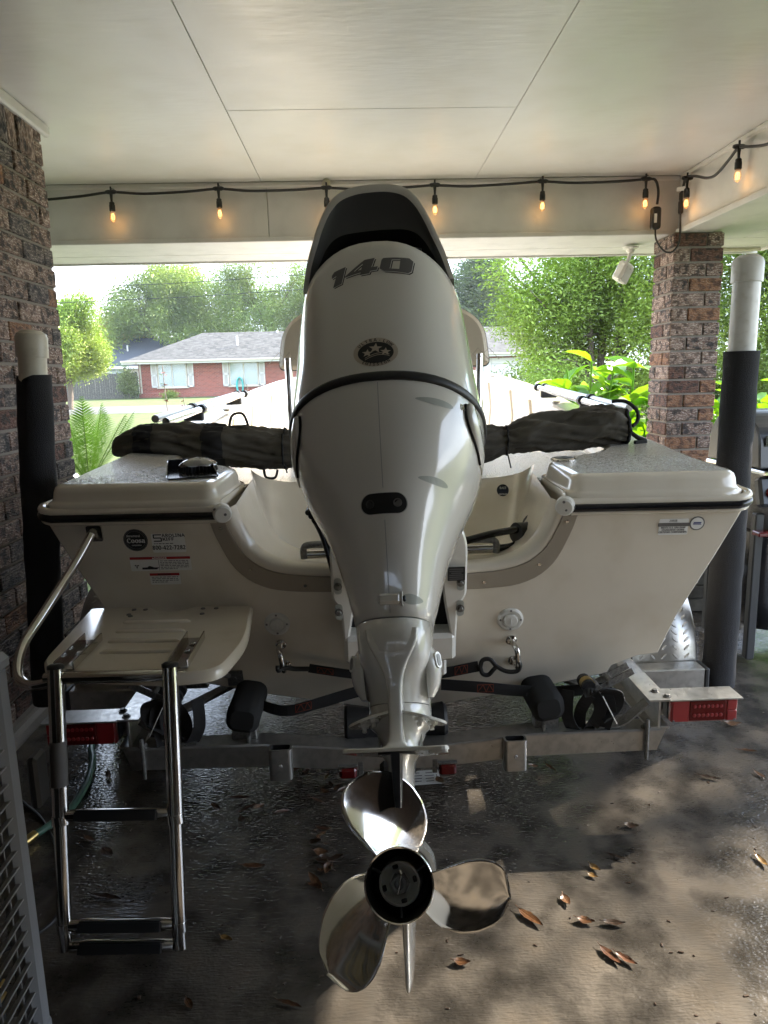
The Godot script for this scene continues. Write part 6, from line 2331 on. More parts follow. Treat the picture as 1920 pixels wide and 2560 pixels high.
		s = S()
		lathe(s, [Vector2(0.0, -0.05), Vector2(0.155, -0.085), Vector2(0.155, 0.085), Vector2(0.0, 0.05)], wf, 28)
		obj("rim", s, M.galvanised, wh)
	s = S()
	box(s, Vector3(0, 0.29, -0.85), Vector3(2.0, 0.05, 0.05), Basis.IDENTITY, 0.004)
	obj("axle", s, M.galvanised, t)
	s = S()
	box(s, Vector3(0, 0.30, -1.6), Vector3(1.55, 0.06, 0.06), Basis.IDENTITY, 0.004)
	obj("front_crossmember", s, M.aluminium, t)
	s = S()
	box(s, Vector3(0, 0.31, -4.6), Vector3(0.08, 0.08, 3.4), Basis.IDENTITY, 0.004)
	for d in [-1, 1]: box(s, Vector3(d * 0.40, 0.309, -4.25), Vector3(0.07, 0.075, 1.1), Basis(Vector3.UP, d * 0.78), 0.004)
	obj("tongue", s, M.aluminium, t)
	s = S()
	box(s, Vector3(0.0, 0.168, 0.04), Vector3(0.11, 0.052, 0.05), Basis.IDENTITY, 0.012)
	obj("plate_lamp", s, M.black_rubber, t)
	s = S()   # keel roller
	lathe(s, [Vector2(0, -0.16), Vector2(0.05, -0.16), Vector2(0.058, -0.15), Vector2(0.04, -0.02), Vector2(0.04, 0.02), Vector2(0.058, 0.15), Vector2(0.05, 0.16), Vector2(0, 0.16)], Transform3D(Basis(Vector3.BACK, PI / 2), Vector3(0.0, 0.262, -0.06)), 24)
	obj("keel_roller", s, M.black_rubber, t)
	straps()

func stitch_block(parent: Node, c: Vector3, x: Vector3, w: float, h: float) -> void:
	var s := S()
	var u := Vector3.UP
	var n := x.cross(u).normalized() * 0.004
	for e in [[-1, -1, 1, -1], [-1, 1, 1, 1], [-1, -1, -1, 1], [1, -1, 1, 1], [-1, -1, -0.3, 1], [-0.3, 1, 0.1, -1], [0.1, -1, 0.5, 1], [0.5, 1, 1, -1]]:
		tube(s, [c + n + x * e[0] * w / 2 + u * e[1] * h / 2, c + n + x * e[2] * w / 2 + u * e[3] * h / 2], 0.0009, 4, false)
		tube(s, [c - n + x * e[0] * w / 2 + u * e[1] * h / 2, c - n + x * e[2] * w / 2 + u * e[3] * h / 2], 0.0009, 4, false)
	obj("stitching", s, M.stitching, parent)

func straps() -> void:
	var t := thing("tie_down_strap", "black tie down strap hooked to the right stern eye, ending behind the motor leg", "strap", Vector3(0.23, 0.41, -2.13))
	var s := S()
	ribbon(s, smoothed(v3([[-0.12, -0.012, 0.0], [0.0, 0.0, 0.0], [0.12, 0.022, 0.005]]), 4), 0.034)
	obj("webbing", s, M.webbing, t)
	stitch_block(t, Vector3(0.065, 0.012, 0.003), Vector3(1, 0.18, 0).normalized(), 0.04, 0.026)
	s = S()
	tube(s, smoothed(v3([[0.125, 0.02, 0.008], [0.132, 0.042, 0.008], [0.155, 0.045, 0.01], [0.176, 0.022, 0.012], [0.205, 0.008, 0.02], [0.235, 0.014, 0.035], [0.243, 0.035, 0.04], [0.238, 0.05, 0.035]]), 5), 0.007, 10)
	tube(s, smoothed(v3([[0.125, 0.02, 0.008], [0.132, -0.002, 0.008], [0.15, -0.006, 0.01], [0.166, 0.012, 0.012], [0.176, 0.022, 0.012]]), 5), 0.007, 10)
	obj("hook", s, M.black_rubber, t)
	t = thing("tie_down_strap", "black tie down strap hooked to the left stern eye, running behind the motor leg", "strap", Vector3(-0.03, 0.415, -2.13))
	s = S()
	ribbon(s, smoothed(v3([[0.08, -0.008, 0.0], [0.0, 0.0, 0.0], [-0.09, 0.018, 0.004], [-0.15, 0.032, 0.008]]), 4), 0.028)
	obj("webbing", s, M.webbing, t)
	stitch_block(t, Vector3(-0.10, 0.02, 0.004), Vector3(-1, 0.2, 0).normalized(), 0.05, 0.018)
	s = S()
	tube(s, smoothed(v3([[-0.15, 0.03, 0.01], [-0.19, 0.035, 0.018], [-0.225, 0.045, 0.03], [-0.24, 0.04, 0.04], [-0.242, 0.055, 0.035]]), 5), 0.0075, 10)
	obj("hook", s, M.black_rubber, t)
	# long straps under the hull
	t = thing("tie_down_strap", "long black strap lying across the hull bottom left of the motor leg", "strap", Vector3(-0.2, 0.33, -2.10))
	s = S()
	ribbon(s, smoothed(v3([[0.28, 0.045, -0.03], [0.17, 0.034, -0.02], [0.05, 0.008, -0.005], [-0.05, -0.012, 0.0], [-0.13, -0.004, -0.03], [-0.19, 0.014, -0.10]]), 4), 0.036)
	obj("webbing", s, M.webbing, t)
	stitch_block(t, Vector3(0.0, 0.0, 0.0), Vector3(1, 0.22, 0).normalized(), 0.05, 0.024)
	t = thing("tie_down_strap", "long black strap crossing the hull bottom right of the motor leg to the bundled webbing", "strap", Vector3(0.4, 0.372, -2.09))
	s = S()
	ribbon(s, smoothed(v3([[-0.17, 0.01, -0.02], [-0.04, 0.004, 0.0], [0.08, -0.012, 0.0], [0.20, -0.018, 0.0], [0.33, -0.008, 0.01]]), 4), 0.036)
	obj("webbing", s, M.webbing, t)
	stitch_block(t, Vector3(-0.035, 0.003, 0.001), Vector3.RIGHT, 0.05, 0.024)
	# bundles of spare webbing and ratchets at the rails
	for d in [1, -1]:
		t = thing("ratchet_bundle", "bundle of black webbing with a ratchet hanging from the right trailer rail" if d > 0 else "bundle of black webbing and hook hanging beside the left trailer rail behind the ladder", "ratchet strap", Vector3(0.70, 0.33, -2.04) if d > 0 else Vector3(-0.60, 0.345, -2.04))
		var loops := [
			[[-0.09, 0.05, 0.0], [-0.095, -0.03, 0.02], [-0.06, -0.085, 0.02], [-0.05, -0.02, 0.0], [-0.03, 0.04, 0.02]],
			[[-0.03, 0.055, 0.0], [0.0, 0.01, 0.03], [-0.02, -0.05, 0.03], [-0.05, -0.07, 0.0]],
			[[0.02, 0.055, 0.01], [0.03, 0.0, 0.03], [0.015, -0.06, 0.03], [0.012, -0.115, 0.03]],
			[[-0.05, 0.05, 0.03], [0.0, 0.065, 0.04], [0.05, 0.045, 0.03], [0.045, 0.0, 0.03], [0.0, -0.03, 0.04]],
		]
		for k in loops:
			s = S()
			ribbon(s, smoothed(v3(k).map(func(p): return Vector3(p.x * d, p.y, p.z)), 6), 0.036, 0.004, Vector3(d * 0.75, 0.25, 0.35))
			obj("webbing_loop", s, M.webbing, t)
		s = S()
		var yb := Basis(Vector3.BACK, d * 0.5)
		for e in [-1, 1]: box(s, Vector3(d * 0.05, 0.075, -0.02 + e * 0.022), Vector3(0.13, 0.022, 0.004), yb, 0.001)
		tube(s, [Vector3(d * -0.005, 0.052, -0.05), Vector3(d * -0.005, 0.052, 0.012)], 0.016, 12)
		tube(s, [Vector3(d * 0.04, 0.072, -0.048), Vector3(d * 0.04, 0.072, 0.008)], 0.011, 12)
		obj("ratchet", s, M.galvanised, t)
		s = S()
		tube(s, [Vector3(d * -0.03, 0.062, -0.046), Vector3(d * -0.03, 0.062, -0.028)], 0.021, 14)
		tube(s, [Vector3(d * -0.03, 0.062, 0.0), Vector3(d * -0.03, 0.062, 0.012)], 0.021, 14)
		obj("ratchet_gear", s, M.black_rubber, t)
		if d > 0:
			s = S()
			tube(s, [Vector3(-0.028, 0.062, -0.026), Vector3(-0.028, 0.062, -0.004)], 0.0215, 14)
			obj("brass_ring", s, M.brass, t)
		s = S()
		tube(s, v3([[d * 0.0, 0.05, 0.05], [d * 0.045, -0.04, 0.05]]), 0.0015, 5)
		obj("zip_tie", s, M.paper, t)

# ---------------------------------------------------------------- folded canvas across the stern
func covers() -> void:
	var t := thing("folded_canopy", "folded boat canopy in a dark olive grey canvas sleeve lying across the stern", "boat canopy")
	t.transform = BOAT
	var n := FastNoiseLite.new()
	n.seed = 8
	n.frequency = 1.0
	var ax := [[-1.115, 1.068, 0.012, 0.010], [-1.09, 1.082, 0.045, 0.05], [-1.0, 1.105, 0.062, 0.075], [-0.85, 1.10, 0.076, 0.085], [-0.70, 1.083, 0.088, 0.09], [-0.55, 1.068, 0.086, 0.09], [-0.44, 1.06, 0.082, 0.085], [-0.30, 1.058, 0.085, 0.085], [-0.05, 1.06, 0.09, 0.085], [0.20, 1.06, 0.085, 0.08], [0.37, 1.062, 0.078, 0.075], [0.448, 1.074, 0.060, 0.055], [0.52, 1.088, 0.072, 0.07], [0.65, 1.102, 0.084, 0.08], [0.78, 1.115, 0.087, 0.085], [0.87, 1.118, 0.083, 0.085], [0.915, 1.11, 0.076, 0.075]]
	var rings := []
	for i in 176:
		var u := i / 175.0 * (ax.size() - 1)
		var k := mini(int(u), ax.size() - 2)
		var f := u - k
		var v := []
		for c in 4: v.append(cubic_interpolate(ax[k][c], ax[k + 1][c], ax[maxi(k - 1, 0)][c], ax[mini(k + 2, ax.size() - 1)][c], f))
		var ring := []
		for j in 72:
			var a := TAU * j / 72
			var x: float = v[0]
			var tw: float = n.get_noise_3d(x * 3.4 + cos(a) * 0.5, sin(a) * 0.7, x * 1.0)
			var b1 := a + x * 2.6
			var fold: float = 1.0 - absf(n.get_noise_3d(x * 2.6, cos(b1) * 1.15, sin(b1) * 1.15 + 9.0)) * 3.0
			var b2 := a - x * 3.4
			var fine: float = 1.0 - absf(n.get_noise_3d(x * 5.2, cos(b2) * 1.5, sin(b2) * 1.5 + 3.0)) * 2.6
			var pinch := exp(-pow((x - 0.448) / 0.07, 2.0))
			var gather: float = 0.06 * pinch * sin(a * 11.0 + 3.0 * n.get_noise_1d(x * 10.0))
			var r := 1.0 + 0.26 * tw + 0.19 * (fold - 0.4) + 0.06 * (fine - 0.4) + gather
			ring.append(Vector3(x, v[1] - 0.006 + v[2] * 0.93 * r * sin(a) * (0.86 if sin(a) < 0 else 1.0), -0.75 + v[3] * r * cos(a)))
		rings.append(ring)
	var s := S()
	loft(s, rings, true, false, true, 1)
	# the open right end folds back into the sleeve
	var last: Array = rings[-1]
	var mid := Vector3.ZERO
	for p in last: mid += p / last.size()
	loft(s, [last, last.map(func(p): return p.lerp(mid, 0.06) + Vector3(0.004, 0, 0)), last.map(func(p): return p.lerp(mid, 0.25) - Vector3(0.05, 0, 0)), last.map(func(p): return p.lerp(mid, 0.8) - Vector3(0.09, 0, 0))], false, true, true, 1)
	var sl := obj("sleeve", s, M.canvas, t)
	s = S()
	tube(s, last + [last[0]], 0.0085, 6, false)
	obj("end_binding", s, M.webbing, sl)
	for k in [[130, 0.018, "strap"], [30, 0.02, "strap"]]: pass
	for x in [[-0.70, 0.045], [-0.985, 0.04]]:
		var i := 0
		while rings[i][0].x < x[0]: i += 1
		s = S()
		var w := 0
		var strip := []
		for q in range(i - 3, i + 4):
			var c := Vector3.ZERO
			for p in rings[q]: c += p / 72.0
			strip.append(rings[q].map(func(p): return c + (p - c) * 1.03 + Vector3(0, 0.0015, 0)))
		loft(s, strip, false, false, true, 1)
		obj("strap", s, M.webbing, t)
	for x in [-0.425, 0.448]:
		var i := 0
		while rings[i][0].x < x: i += 1
		s = S()
		tube(s, rings[i].map(func(p): return p + (p - Vector3(p.x, 1.065, -0.75)).normalized() * 0.003) + [rings[i][0]], 0.004, 6, false)
		tube(s, [Vector3(x + 0.004, 1.02, -0.69), Vector3(x + 0.014, 0.97, -0.675)], 0.003, 6)
		obj("tie_cord", s, M.webbing, t)
	s = S()
	tube(s, smoothed(v3([[-0.64, 1.155, -0.74], [-0.625, 1.195, -0.74], [-0.585, 1.20, -0.74], [-0.565, 1.155, -0.74]]), 5), 0.006, 6)
	obj("carry_handle", s, M.webbing, t)
	s = S()
	tube(s, smoothed(v3([[-0.50, 0.985, -0.67], [-0.49, 0.958, -0.655], [-0.455, 0.956, -0.65], [-0.445, 0.985, -0.66]]), 5), 0.005, 6)
	obj("end_loop", s, M.webbing, t)
	s = S()
	tube(s, smoothed(v3([[0.86, 1.215, -0.73], [0.91, 1.215, -0.72], [0.952, 1.18, -0.71], [0.957, 1.14, -0.71], [0.935, 1.12, -0.70]]), 6), 0.008, 6)
	tube(s, smoothed(v3([[0.925, 1.10, -0.70], [0.955, 1.075, -0.69], [0.985, 1.062, -0.69], [0.94, 1.058, -0.68]]), 6), 0.009, 6)
	obj("end_loop", s, M.webbing, t)

# ---------------------------------------------------------------- string lights
func bulb_at(t: Node, at: Vector3, drop := 0.055) -> void:
	var s := S()
	tube(s, [at + Vector3(-0.03, 0.0, 0), at + Vector3(-0.018, 0, 0), at + Vector3(0.018, 0, 0), at + Vector3(0.03, 0.0, 0)], [0.008, 0.012, 0.012, 0.008], 8)
	tube(s, [at + Vector3(0, 0.028, 0), at + Vector3(0, 0.01, 0)], 0.0055, 6)
	tube(s, [at, at + Vector3(0, -0.03, 0), at + Vector3(0, -drop, 0)], [0.011, 0.0075, 0.006], 8)
	lathe(s, [Vector2(0.0, -0.048), Vector2(0.0145, -0.048), Vector2(0.0165, -0.044), Vector2(0.0165, -0.015), Vector2(0.0145, -0.012), Vector2(0.0145, -0.002), Vector2(0.008, 0.004), Vector2(0, 0.005)], Transform3D(Basis.IDENTITY, at + Vector3(0, -drop, 0)), 14)
	var so := obj("socket", s, M.black_rubber, t)
	var c := at + Vector3(0, -drop - 0.048, 0)
	s = S()
	lathe(s, [Vector2(0, -0.058), Vector2(0.007, -0.056), Vector2(0.014, -0.048), Vector2(0.0172, -0.036), Vector2(0.0172, -0.024), Vector2(0.0135, -0.010), Vector2(0.012, 0.0)], Transform3D(Basis.IDENTITY, c), 16)
	var bu := obj("bulb", s, M.bulb_glass, t)
	s = S()
	for k in 4:
		var a := TAU * k / 4 + 0.4
		tube(s, [c + Vector3(cos(a) * 0.004, -0.012, sin(a) * 0.004), c + Vector3(cos(a) * 0.009, -0.028, sin(a) * 0.009), c + Vector3(cos(a) * 0.006, -0.045, sin(a) * 0.006)], 0.0022, 6)
	obj("filament", s, M.filament, bu)
	var l := OmniLight3D.new()
	l.name = numbered("bulb_light", t)
	l.position = c + Vector3(0, -0.068, 0.0)
	l.light_color = Color(1.0, 0.72, 0.38)
	l.light_energy = 0.0004
	l.light_size = 0.015
	l.omni_range = 6.0
	l.omni_attenuation = 2.0
	l.shadow_enabled = true
	t.add_child(l, true)

func string_lights() -> void:
	var t := thing("string_light", "black cable of warm lit bulbs strung along the front beam", "string lights")
	var xs := [-1.97, -1.355, -0.756, -0.15, 0.465, 1.082, 1.69]
	var ys := [2.345, 2.383, 2.392, 2.388, 2.393, 2.404, 2.408]
	var path := []
	for i in xs.size():
		var a := Vector3(xs[i], ys[i], -4.36)
		path.append(a)
		if i < xs.size() - 1:
			var b := Vector3(xs[i + 1], ys[i + 1], -4.36)
			path.append(a.lerp(b, 0.3) + Vector3(0, -0.013, rng.randf_range(-0.01, 0.01)))
			path.append(a.lerp(b, 0.72) + Vector3(0, -0.008, rng.randf_range(-0.01, 0.01)))
	path.append_array(v3([[1.735, 2.40, -4.36], [1.752, 2.34, -4.355], [1.748, 2.27, -4.355]]))
	var s := S()
	tube(s, smoothed(path, 5), 0.0075, 7)
	obj("cable", s, M.black_rubber, t)
	for i in xs.size():
		if i == 0: continue
		bulb_at(t, Vector3(xs[i] - (0.012 if i == 6 else 0.0), ys[i], -4.355))
		s = S()
		tube(s, [Vector3(xs[i], ys[i] + 0.02, -4.36), Vector3(xs[i], ys[i] + 0.028, -4.42)], 0.004, 6)
		obj("cup_hook", s, M.galvanised, t)
	s = S()
	prism(s, corner([Vector2(-0.027, -0.062), Vector2(0.027, -0.062), Vector2(0.027, 0.062), Vector2(-0.027, 0.062)], [0.02, 0.02, 0.02, 0.02], 5), 0.034, Transform3D(Basis.IDENTITY, Vector3(1.745, 2.195, -4.375)), 0.008)
	var dm := obj("dimmer_box", s, M.black_rubber, t)
	s = S()
	prism(s, rounded(0.016, 0.05, 0.001, 1), 0.0008, Transform3D(Basis.IDENTITY, Vector3(1.737, 2.192, -4.3408)))
	obj("dimmer_label", s, M.paper, dm)
	s = S()
	tube(s, smoothed(v3([[1.745, 2.135, -4.36], [1.745, 2.07, -4.335], [1.77, 2.005, -4.29], [1.815, 1.995, -4.28], [1.855, 2.04, -4.285], [1.866, 2.11, -4.30], [1.868, 2.2, -4.31], [1.872, 2.26, -4.32]]), 6), 0.0055, 8)
	obj("lead", s, M.black_rubber, t)
	t = thing("string_light", "second string of warm lit bulbs swagged along the right side beam", "string lights")
	s = S()
	tube(s, smoothed(v3([[1.872, 2.22, -4.32], [1.868, 2.30, -4.31], [1.866, 2.36, -4.28], [1.862, 2.385, -4.24], [1.86, 2.36, -4.12], [1.86, 2.315, -3.98], [1.86, 2.31, -3.88], [1.86, 2.345, -3.76], [1.86, 2.374, -3.668], [1.86, 2.345, -3.56], [1.86, 2.312, -3.40], [1.86, 2.32, -3.22], [1.86, 2.37, -3.05], [1.86, 2.33, -2.8], [1.86, 2.37, -2.45]]), 5), 0.0075, 7)
	obj("cable", s, M.black_rubber, t)
	for z in [-4.225, -3.668, -3.05]: bulb_at(t, Vector3(1.86, 2.377, z))
	s = S()
	box(s, Vector3(1.872, 2.245, -4.32), Vector3(0.026, 0.075, 0.028), Basis.IDENTITY, 0.008)
	box(s, Vector3(1.866, 2.30, -4.31), Vector3(0.02, 0.05, 0.02), Basis.IDENTITY, 0.006)
	obj("plug", s, M.black_rubber, t)
	s = S()
	box(s, Vector3(1.852, 2.335, -4.285), Vector3(0.045, 0.022, 0.002), Basis(Vector3.UP, -0.7), 0.0005)
	obj("cable_tag", s, M.paper, t)

# ---------------------------------------------------------------- plants close by
func broad_leaf(l: float, w: float, fold: float, seed_: int) -> Mesh:
	var r := RandomNumberGenerator.new()
	r.seed = seed_
	var s := S()
	var n := 9
	var rows := []
	for i in n + 1:
		var t := float(i) / n
		var ww := w * pow(sin(PI * pow(t, 0.62)), 0.8) * 0.5 if i > 0 and i < n else 0.002
		var y := -0.22 * l * t * t
		var zz := l * t
		var e := r.randf_range(-0.006, 0.006)
		rows.append([Vector3(-ww, y + fold * ww + e, zz), Vector3(-ww * 0.5, y + fold * ww * 0.35, zz), Vector3(0, y - 0.003, zz), Vector3(ww * 0.5, y + fold * ww * 0.35, zz), Vector3(ww, y + fold * ww - e, zz)])
	s.set_smooth_group(1)
	for i in n:
		for k in 4:
			tri(s, rows[i][k], rows[i][k + 1], rows[i + 1][k + 1])
			tri(s, rows[i][k], rows[i + 1][k + 1], rows[i + 1][k])
	s.generate_normals()
	return s.commit()

func plants() -> void:
	var meshes := []
	for k in 4: meshes.append(broad_leaf(0.25 + 0.03 * k, 0.15 + 0.012 * k, 0.35 + 0.1 * k, k))
	var spots := [[1.95, -6.2, 1.50, 62, "bright lime broad leaved plant rising behind the right deck corner"], [2.38, -6.35, 1.50, 62, "bright lime broad leaved plant against the left edge of the brick pillar"], [2.95, -6.1, 1.45, 44, "bright lime broad leaved plant between brick pillar and foam covered post"], [3.55, -6.4, 1.4, 44, "bright lime broad leaved plant right of the foam covered post"], [2.1, -5.75, 0.72, 16, "low broad leaved plant under the taller lime leaves beside the boat"], [4.2, -6.9, 1.3, 30, "broad leaved plant at the far right behind the gas grill"]]
	for p in spots:
		var t := thing("broad_leaf_plant", p[4], "plant", Vector3(p[0], -0.08, p[1]), Vector3.ZERO, "broad leaved plants outside the carport")
		var s := S()
		var tips := []
		for k in 5:
			var a := TAU * k / 5.0 + rng.randf()
			var e := Vector3(cos(a) * 0.22, p[2] * rng.randf_range(0.75, 1.0), sin(a) * 0.2)
			tube(s, smoothed([Vector3(cos(a) * 0.04, 0, sin(a) * 0.04), e * 0.55, e], 4), 0.009, 6)
			tips.append(e)
		obj("stem", s, M.big_leaf, t)
		for k in p[3]:
			var e: Vector3 = tips[k % 5]
			var at := (e as Vector3) * rng.randf_range(0.5, 1.0)
			var b := Basis(Vector3.UP, rng.randf() * TAU) * Basis(Vector3.RIGHT, rng.randf_range(-0.75, 0.35)) * Basis(Vector3.BACK, rng.randf_range(-0.5, 0.5))
			piece("leaf", meshes[rng.randi() % 4], M.big_leaf if rng.randf() < 0.75 else M.big_leaf_pale, t, Transform3D(b.scaled(Vector3.ONE * rng.randf_range(0.65, 1.05)), at))
	# sago palm in a white pot
	var t := thing("sago_palm", "sago palm with upright feather fronds beside the left brick wall", "palm", Vector3(-2.62, -0.08, -7.0))
	var s := S()
	tube(s, v3([[0, 0, 0], [0, 0.35, 0], [0, 0.5, 0]]), [0.13, 0.12, 0.06], 12)
	obj("trunk", s, M.bark, t)
	for k in 13:
		var lift := 1.32 if k < 6 else 0.98
		obj("frond", frond(rng.randf_range(0.78, 0.98), 0.17, 26, TAU * k / (6.0 if k < 6 else 7.0) + 0.35, lift, 0.25), M.palm_leaf, t, Vector3(0, 0.46, 0))
	s = S()
	lathe(s, [Vector2(0.0, 0.0), Vector2(0.16, 0.0), Vector2(0.22, 0.30), Vector2(0.24, 0.58), Vector2(0.225, 0.60), Vector2(0.20, 0.55), Vector2(0.0, 0.54)], Transform3D(Basis.IDENTITY, Vector3(-2.72, -0.05, -6.35)), 28)
	tag(obj("garden_pot", s, M.house_white), "white garden pot in front of the sago palm beside the brick wall", "flower pot")
	# young stems with reddish leaves on the lawn
	var small := broad_leaf(0.055, 0.03, 0.3, 9)
	for p in [[-2.52, -9.6, 1.62, 16, "slender reddish sapling in front of the first window of the brick house"], [-2.35, -9.9, 1.2, 14, "short leaning sapling beside the slender reddish one"], [-1.42, -9.4, 1.36, 18, "bushy reddish sapling in front of the coiled teal hose"], [-1.62, -9.6, 1.12, 12, "low reddish sapling just left of the bushy one"]]:
		t = thing("sapling", p[4], "sapling", Vector3(p[0], -0.08, p[1]), Vector3.ZERO, "reddish saplings on the lawn")
		s = S()
		var path := smoothed(v3([[0.1, 0, 0], [0.03, p[2] * 0.5, 0], [0.0, p[2], 0.02]]), 5)
		tube(s, path, 0.006, 5)
		obj("stem", s, M.bark, t)
		for k in p[3] * 2:
			var f := rng.randf_range(0.35, 1.0)
			var at: Vector3 = path[int(f * (path.size() - 1))]
			piece("leaf", small, M.red_leaf if rng.randf() < 0.5 else M.shrub_leaf, t, Transform3D(Basis(Vector3.UP, rng.randf() * TAU) * Basis(Vector3.RIGHT, rng.randf_range(-0.7, 0.2)), at + Vector3(rng.randf_range(-0.04, 0.04), rng.randf_range(-0.03, 0.03), 0)))

# ---------------------------------------------------------------- things about the carport
func clutter() -> void:
	var s := S()
	# white floodlight under the eave
	var t := thing("motion_light", "white swivelling motion sensor floodlight under the eave beside the pillar", "floodlight", Vector3(1.76, 2.10, -4.78))
	lathe(s, [Vector2(0.0, -0.03), Vector2(0.02, -0.03), Vector2(0.028, -0.012), Vector2(0.05, -0.004), Vector2(0.052, 0.006), Vector2(0, 0.008)], Transform3D.IDENTITY, 20)
	obj("mount", s, M.white_plastic, t)
	s = S()
	tube(s, v3([[0, -0.02, 0], [-0.01, -0.055, 0.01], [-0.025, -0.085, 0.02]]), 0.012, 10)
	obj("arm", s, M.white_plastic, t)
	s = S()
	var b := Basis.from_euler(Vector3(0.35, 0.6, -0.3))
	box(s, Vector3(-0.055, -0.15, 0.03), Vector3(0.10, 0.125, 0.065), b, 0.012)
	var bd := obj("body", s, M.white_plastic, t)
	s = S()
	box(s, Vector3(-0.055, -0.15, 0.03) + b * Vector3(0, -0.01, 0.036), Vector3(0.075, 0.1, 0.008), b, 0.004)
	obj("front_cover", s, M.house_white, bd)
	s = S()
	lathe(s, [Vector2(0, 0), Vector2(0.006, 0), Vector2(0.004, 0.002), Vector2(0, 0.002)], Transform3D(b * Basis(Vector3.RIGHT, PI / 2), Vector3(-0.055, -0.15, 0.03) + b * Vector3(0, 0.03, 0.0405)), 10)
	obj("sensor", s, M.gap, bd)
	# wasp nest
	s = S()
	var n := FastNoiseLite.new()
	n.seed = 3
	n.frequency = 30.0
	var rings := []
	for i in 9:
		var ring := []
		for k in 14:
			var a := TAU * k / 14
			var p := Vector3(cos(a) * sin(PI * (0.03 + 0.94 * i / 8.0)), -cos(PI * (0.03 + 0.94 * i / 8.0)) * 1.25, sin(a) * sin(PI * (0.03 + 0.94 * i / 8.0)))
			ring.append(p * 0.024 * (1.0 + 0.35 * n.get_noise_3dv(p * 0.06)))
		rings.append(ring)
	loft(s, rings, true, true, true, 1)
	tag(obj("mud_nest", s, M.house_cream, self, Vector3(-0.15, 2.415, -4.385)), "tan mud wasp nest stuck on the front beam above the motor", "wasp nest")
	# dustpan with scrub brush on the left deck
	t = thing("dustpan", "black open dustpan shaped tray lying on the left deck beside the notch", "tray")
	t.transform = BOAT * Transform3D(Basis(Vector3.UP, 0.32), Vector3(-0.637, 1.0425, -0.14))
	s = S()
	var pp := corner([Vector2(-0.075, -0.115), Vector2(0.075, -0.115), Vector2(0.062, 0.11), Vector2(-0.062, 0.11)], [0.006, 0.006, 0.02, 0.02], 4)
	prism(s, pp, 0.004, Transform3D(Basis(Vector3.RIGHT, Vector3(0, 0, -1), Vector3(0, 1, 0)), Vector3.ZERO), 0.001)
	obj("base", s, M.black_gloss, t)
	for e in [[-1, 0], [1, 0]]:
		s = S()
		rings = []
		for k in 8:
			var f := k / 7.0
			var x: float = e[0] * lerpf(0.074, 0.062, f)
			var z := lerpf(0.11, -0.11, f)
			var h := lerpf(0.006, 0.036, smoothstep(0.0, 0.8, f))
			rings.append([Vector3(x, 0.002, z), Vector3(x + e[0] * 0.004, h, z), Vector3(x + e[0] * 0.001, h, z), Vector3(x - e[0] * 0.003, 0.002, z)])
		loft(s, rings, true, true, true, -1)
		obj("side_wall", s, M.black_gloss, t)
	s = S()
	box(s, Vector3(0, 0.019, -0.112), Vector3(0.13, 0.036, 0.004), Basis.IDENTITY, 0.001)
	obj("back_wall", s, M.black_gloss, t)
	t = thing("scrub_brush", "wet rounded scrub brush lying in the black tray", "brush")
	t.transform = BOAT * Transform3D(Basis(Vector3.UP, 0.5), Vector3(-0.622, 1.047, -0.175))
	s = S()
	rings = []
	for i in 10:
		var f := i / 9.0
		var w := pow(sin(PI * (0.5 * f + 0.5)), 0.7)
		var ring := []
		for k in 28:
			var a := TAU * k / 28
			ring.append(Vector3(cos(a) * (0.062 * w + 0.001), 0.018 + 0.026 * f + 0.0015 * sin(a * 9.0), sin(a) * (0.034 * w + 0.001)))
		rings.append(ring)
	loft(s, rings, true, true, true, 1)
	obj("back", s, M.brush_shell, t)
	for k in 30:
		s = S()
		var a := TAU * k / 30
		tube(s, [Vector3(cos(a) * 0.056, 0.02, sin(a) * 0.030), Vector3(cos(a) * 0.060, 0.0, sin(a) * 0.033)], 0.004, 5)
		obj("bristle_tuft", s, M.black_matte, t)
	# louvred cabinet in the left foreground
	t = thing("air_conditioner", "grey louvred air conditioner cabinet cut by the lower left picture edge", "air conditioner", Vector3(-1.02, 0, -0.92))
	s = S()
	box(s, Vector3(0, 0.03, 0), Vector3(0.70, 0.05, 0.76), Basis.IDENTITY, 0.006)
	obj("base_pan", s, M.unit_paint, t)
	for x in [-1, 1]:
		for z in [-1, 1]:
			s = S()
			box(s, Vector3(x * 0.328, 0.435, z * 0.354), Vector3(0.044, 0.78, 0.052), Basis.IDENTITY, 0.012)
			obj("corner_post", s, M.unit_paint, t)
	s = S()
	box(s, Vector3(0, 0.828, 0), Vector3(0.71, 0.035, 0.77), Basis.IDENTITY, 0.012)
	obj("top_cover", s, M.unit_paint, t)
	s = S()
	box(s, Vector3(0, 0.44, 0), Vector3(0.60, 0.74, 0.65), Basis.IDENTITY, 0.02)
	var coil := obj("coil", s, M.black_matte, t)
	for k in 26:
		s = S()
		tube(s, v3([[0.302, 0.09 + 0.028 * k, -0.31], [0.302, 0.09 + 0.028 * k, 0.31]]), 0.0035, 6)
		obj("coil_tube", s, M.brass, coil)
	for k in 21:
		s = S()
		box(s, Vector3(0.345, 0.085 + 0.0345 * k, 0.0), Vector3(0.012, 0.0035, 0.655), Basis(Vector3.BACK, 0.3), 0.0008)
		obj("louver", s, M.unit_paint, t)
	for k in 9:
		s = S()
		box(s, Vector3(0.338, 0.44, -0.30 + 0.075 * k), Vector3(0.006, 0.74, 0.004), Basis.IDENTITY, 0.001)
		obj("guard_wire", s, M.unit_paint, t)
	s = S()
	box(s, Vector3(0.36, 0.56, -0.42), Vector3(0.02, 0.11, 0.05), Basis.IDENTITY, 0.006)
	obj("hinge_bracket", s, M.black_rubber, t)
	# hose and cord on the floor
	s = S()
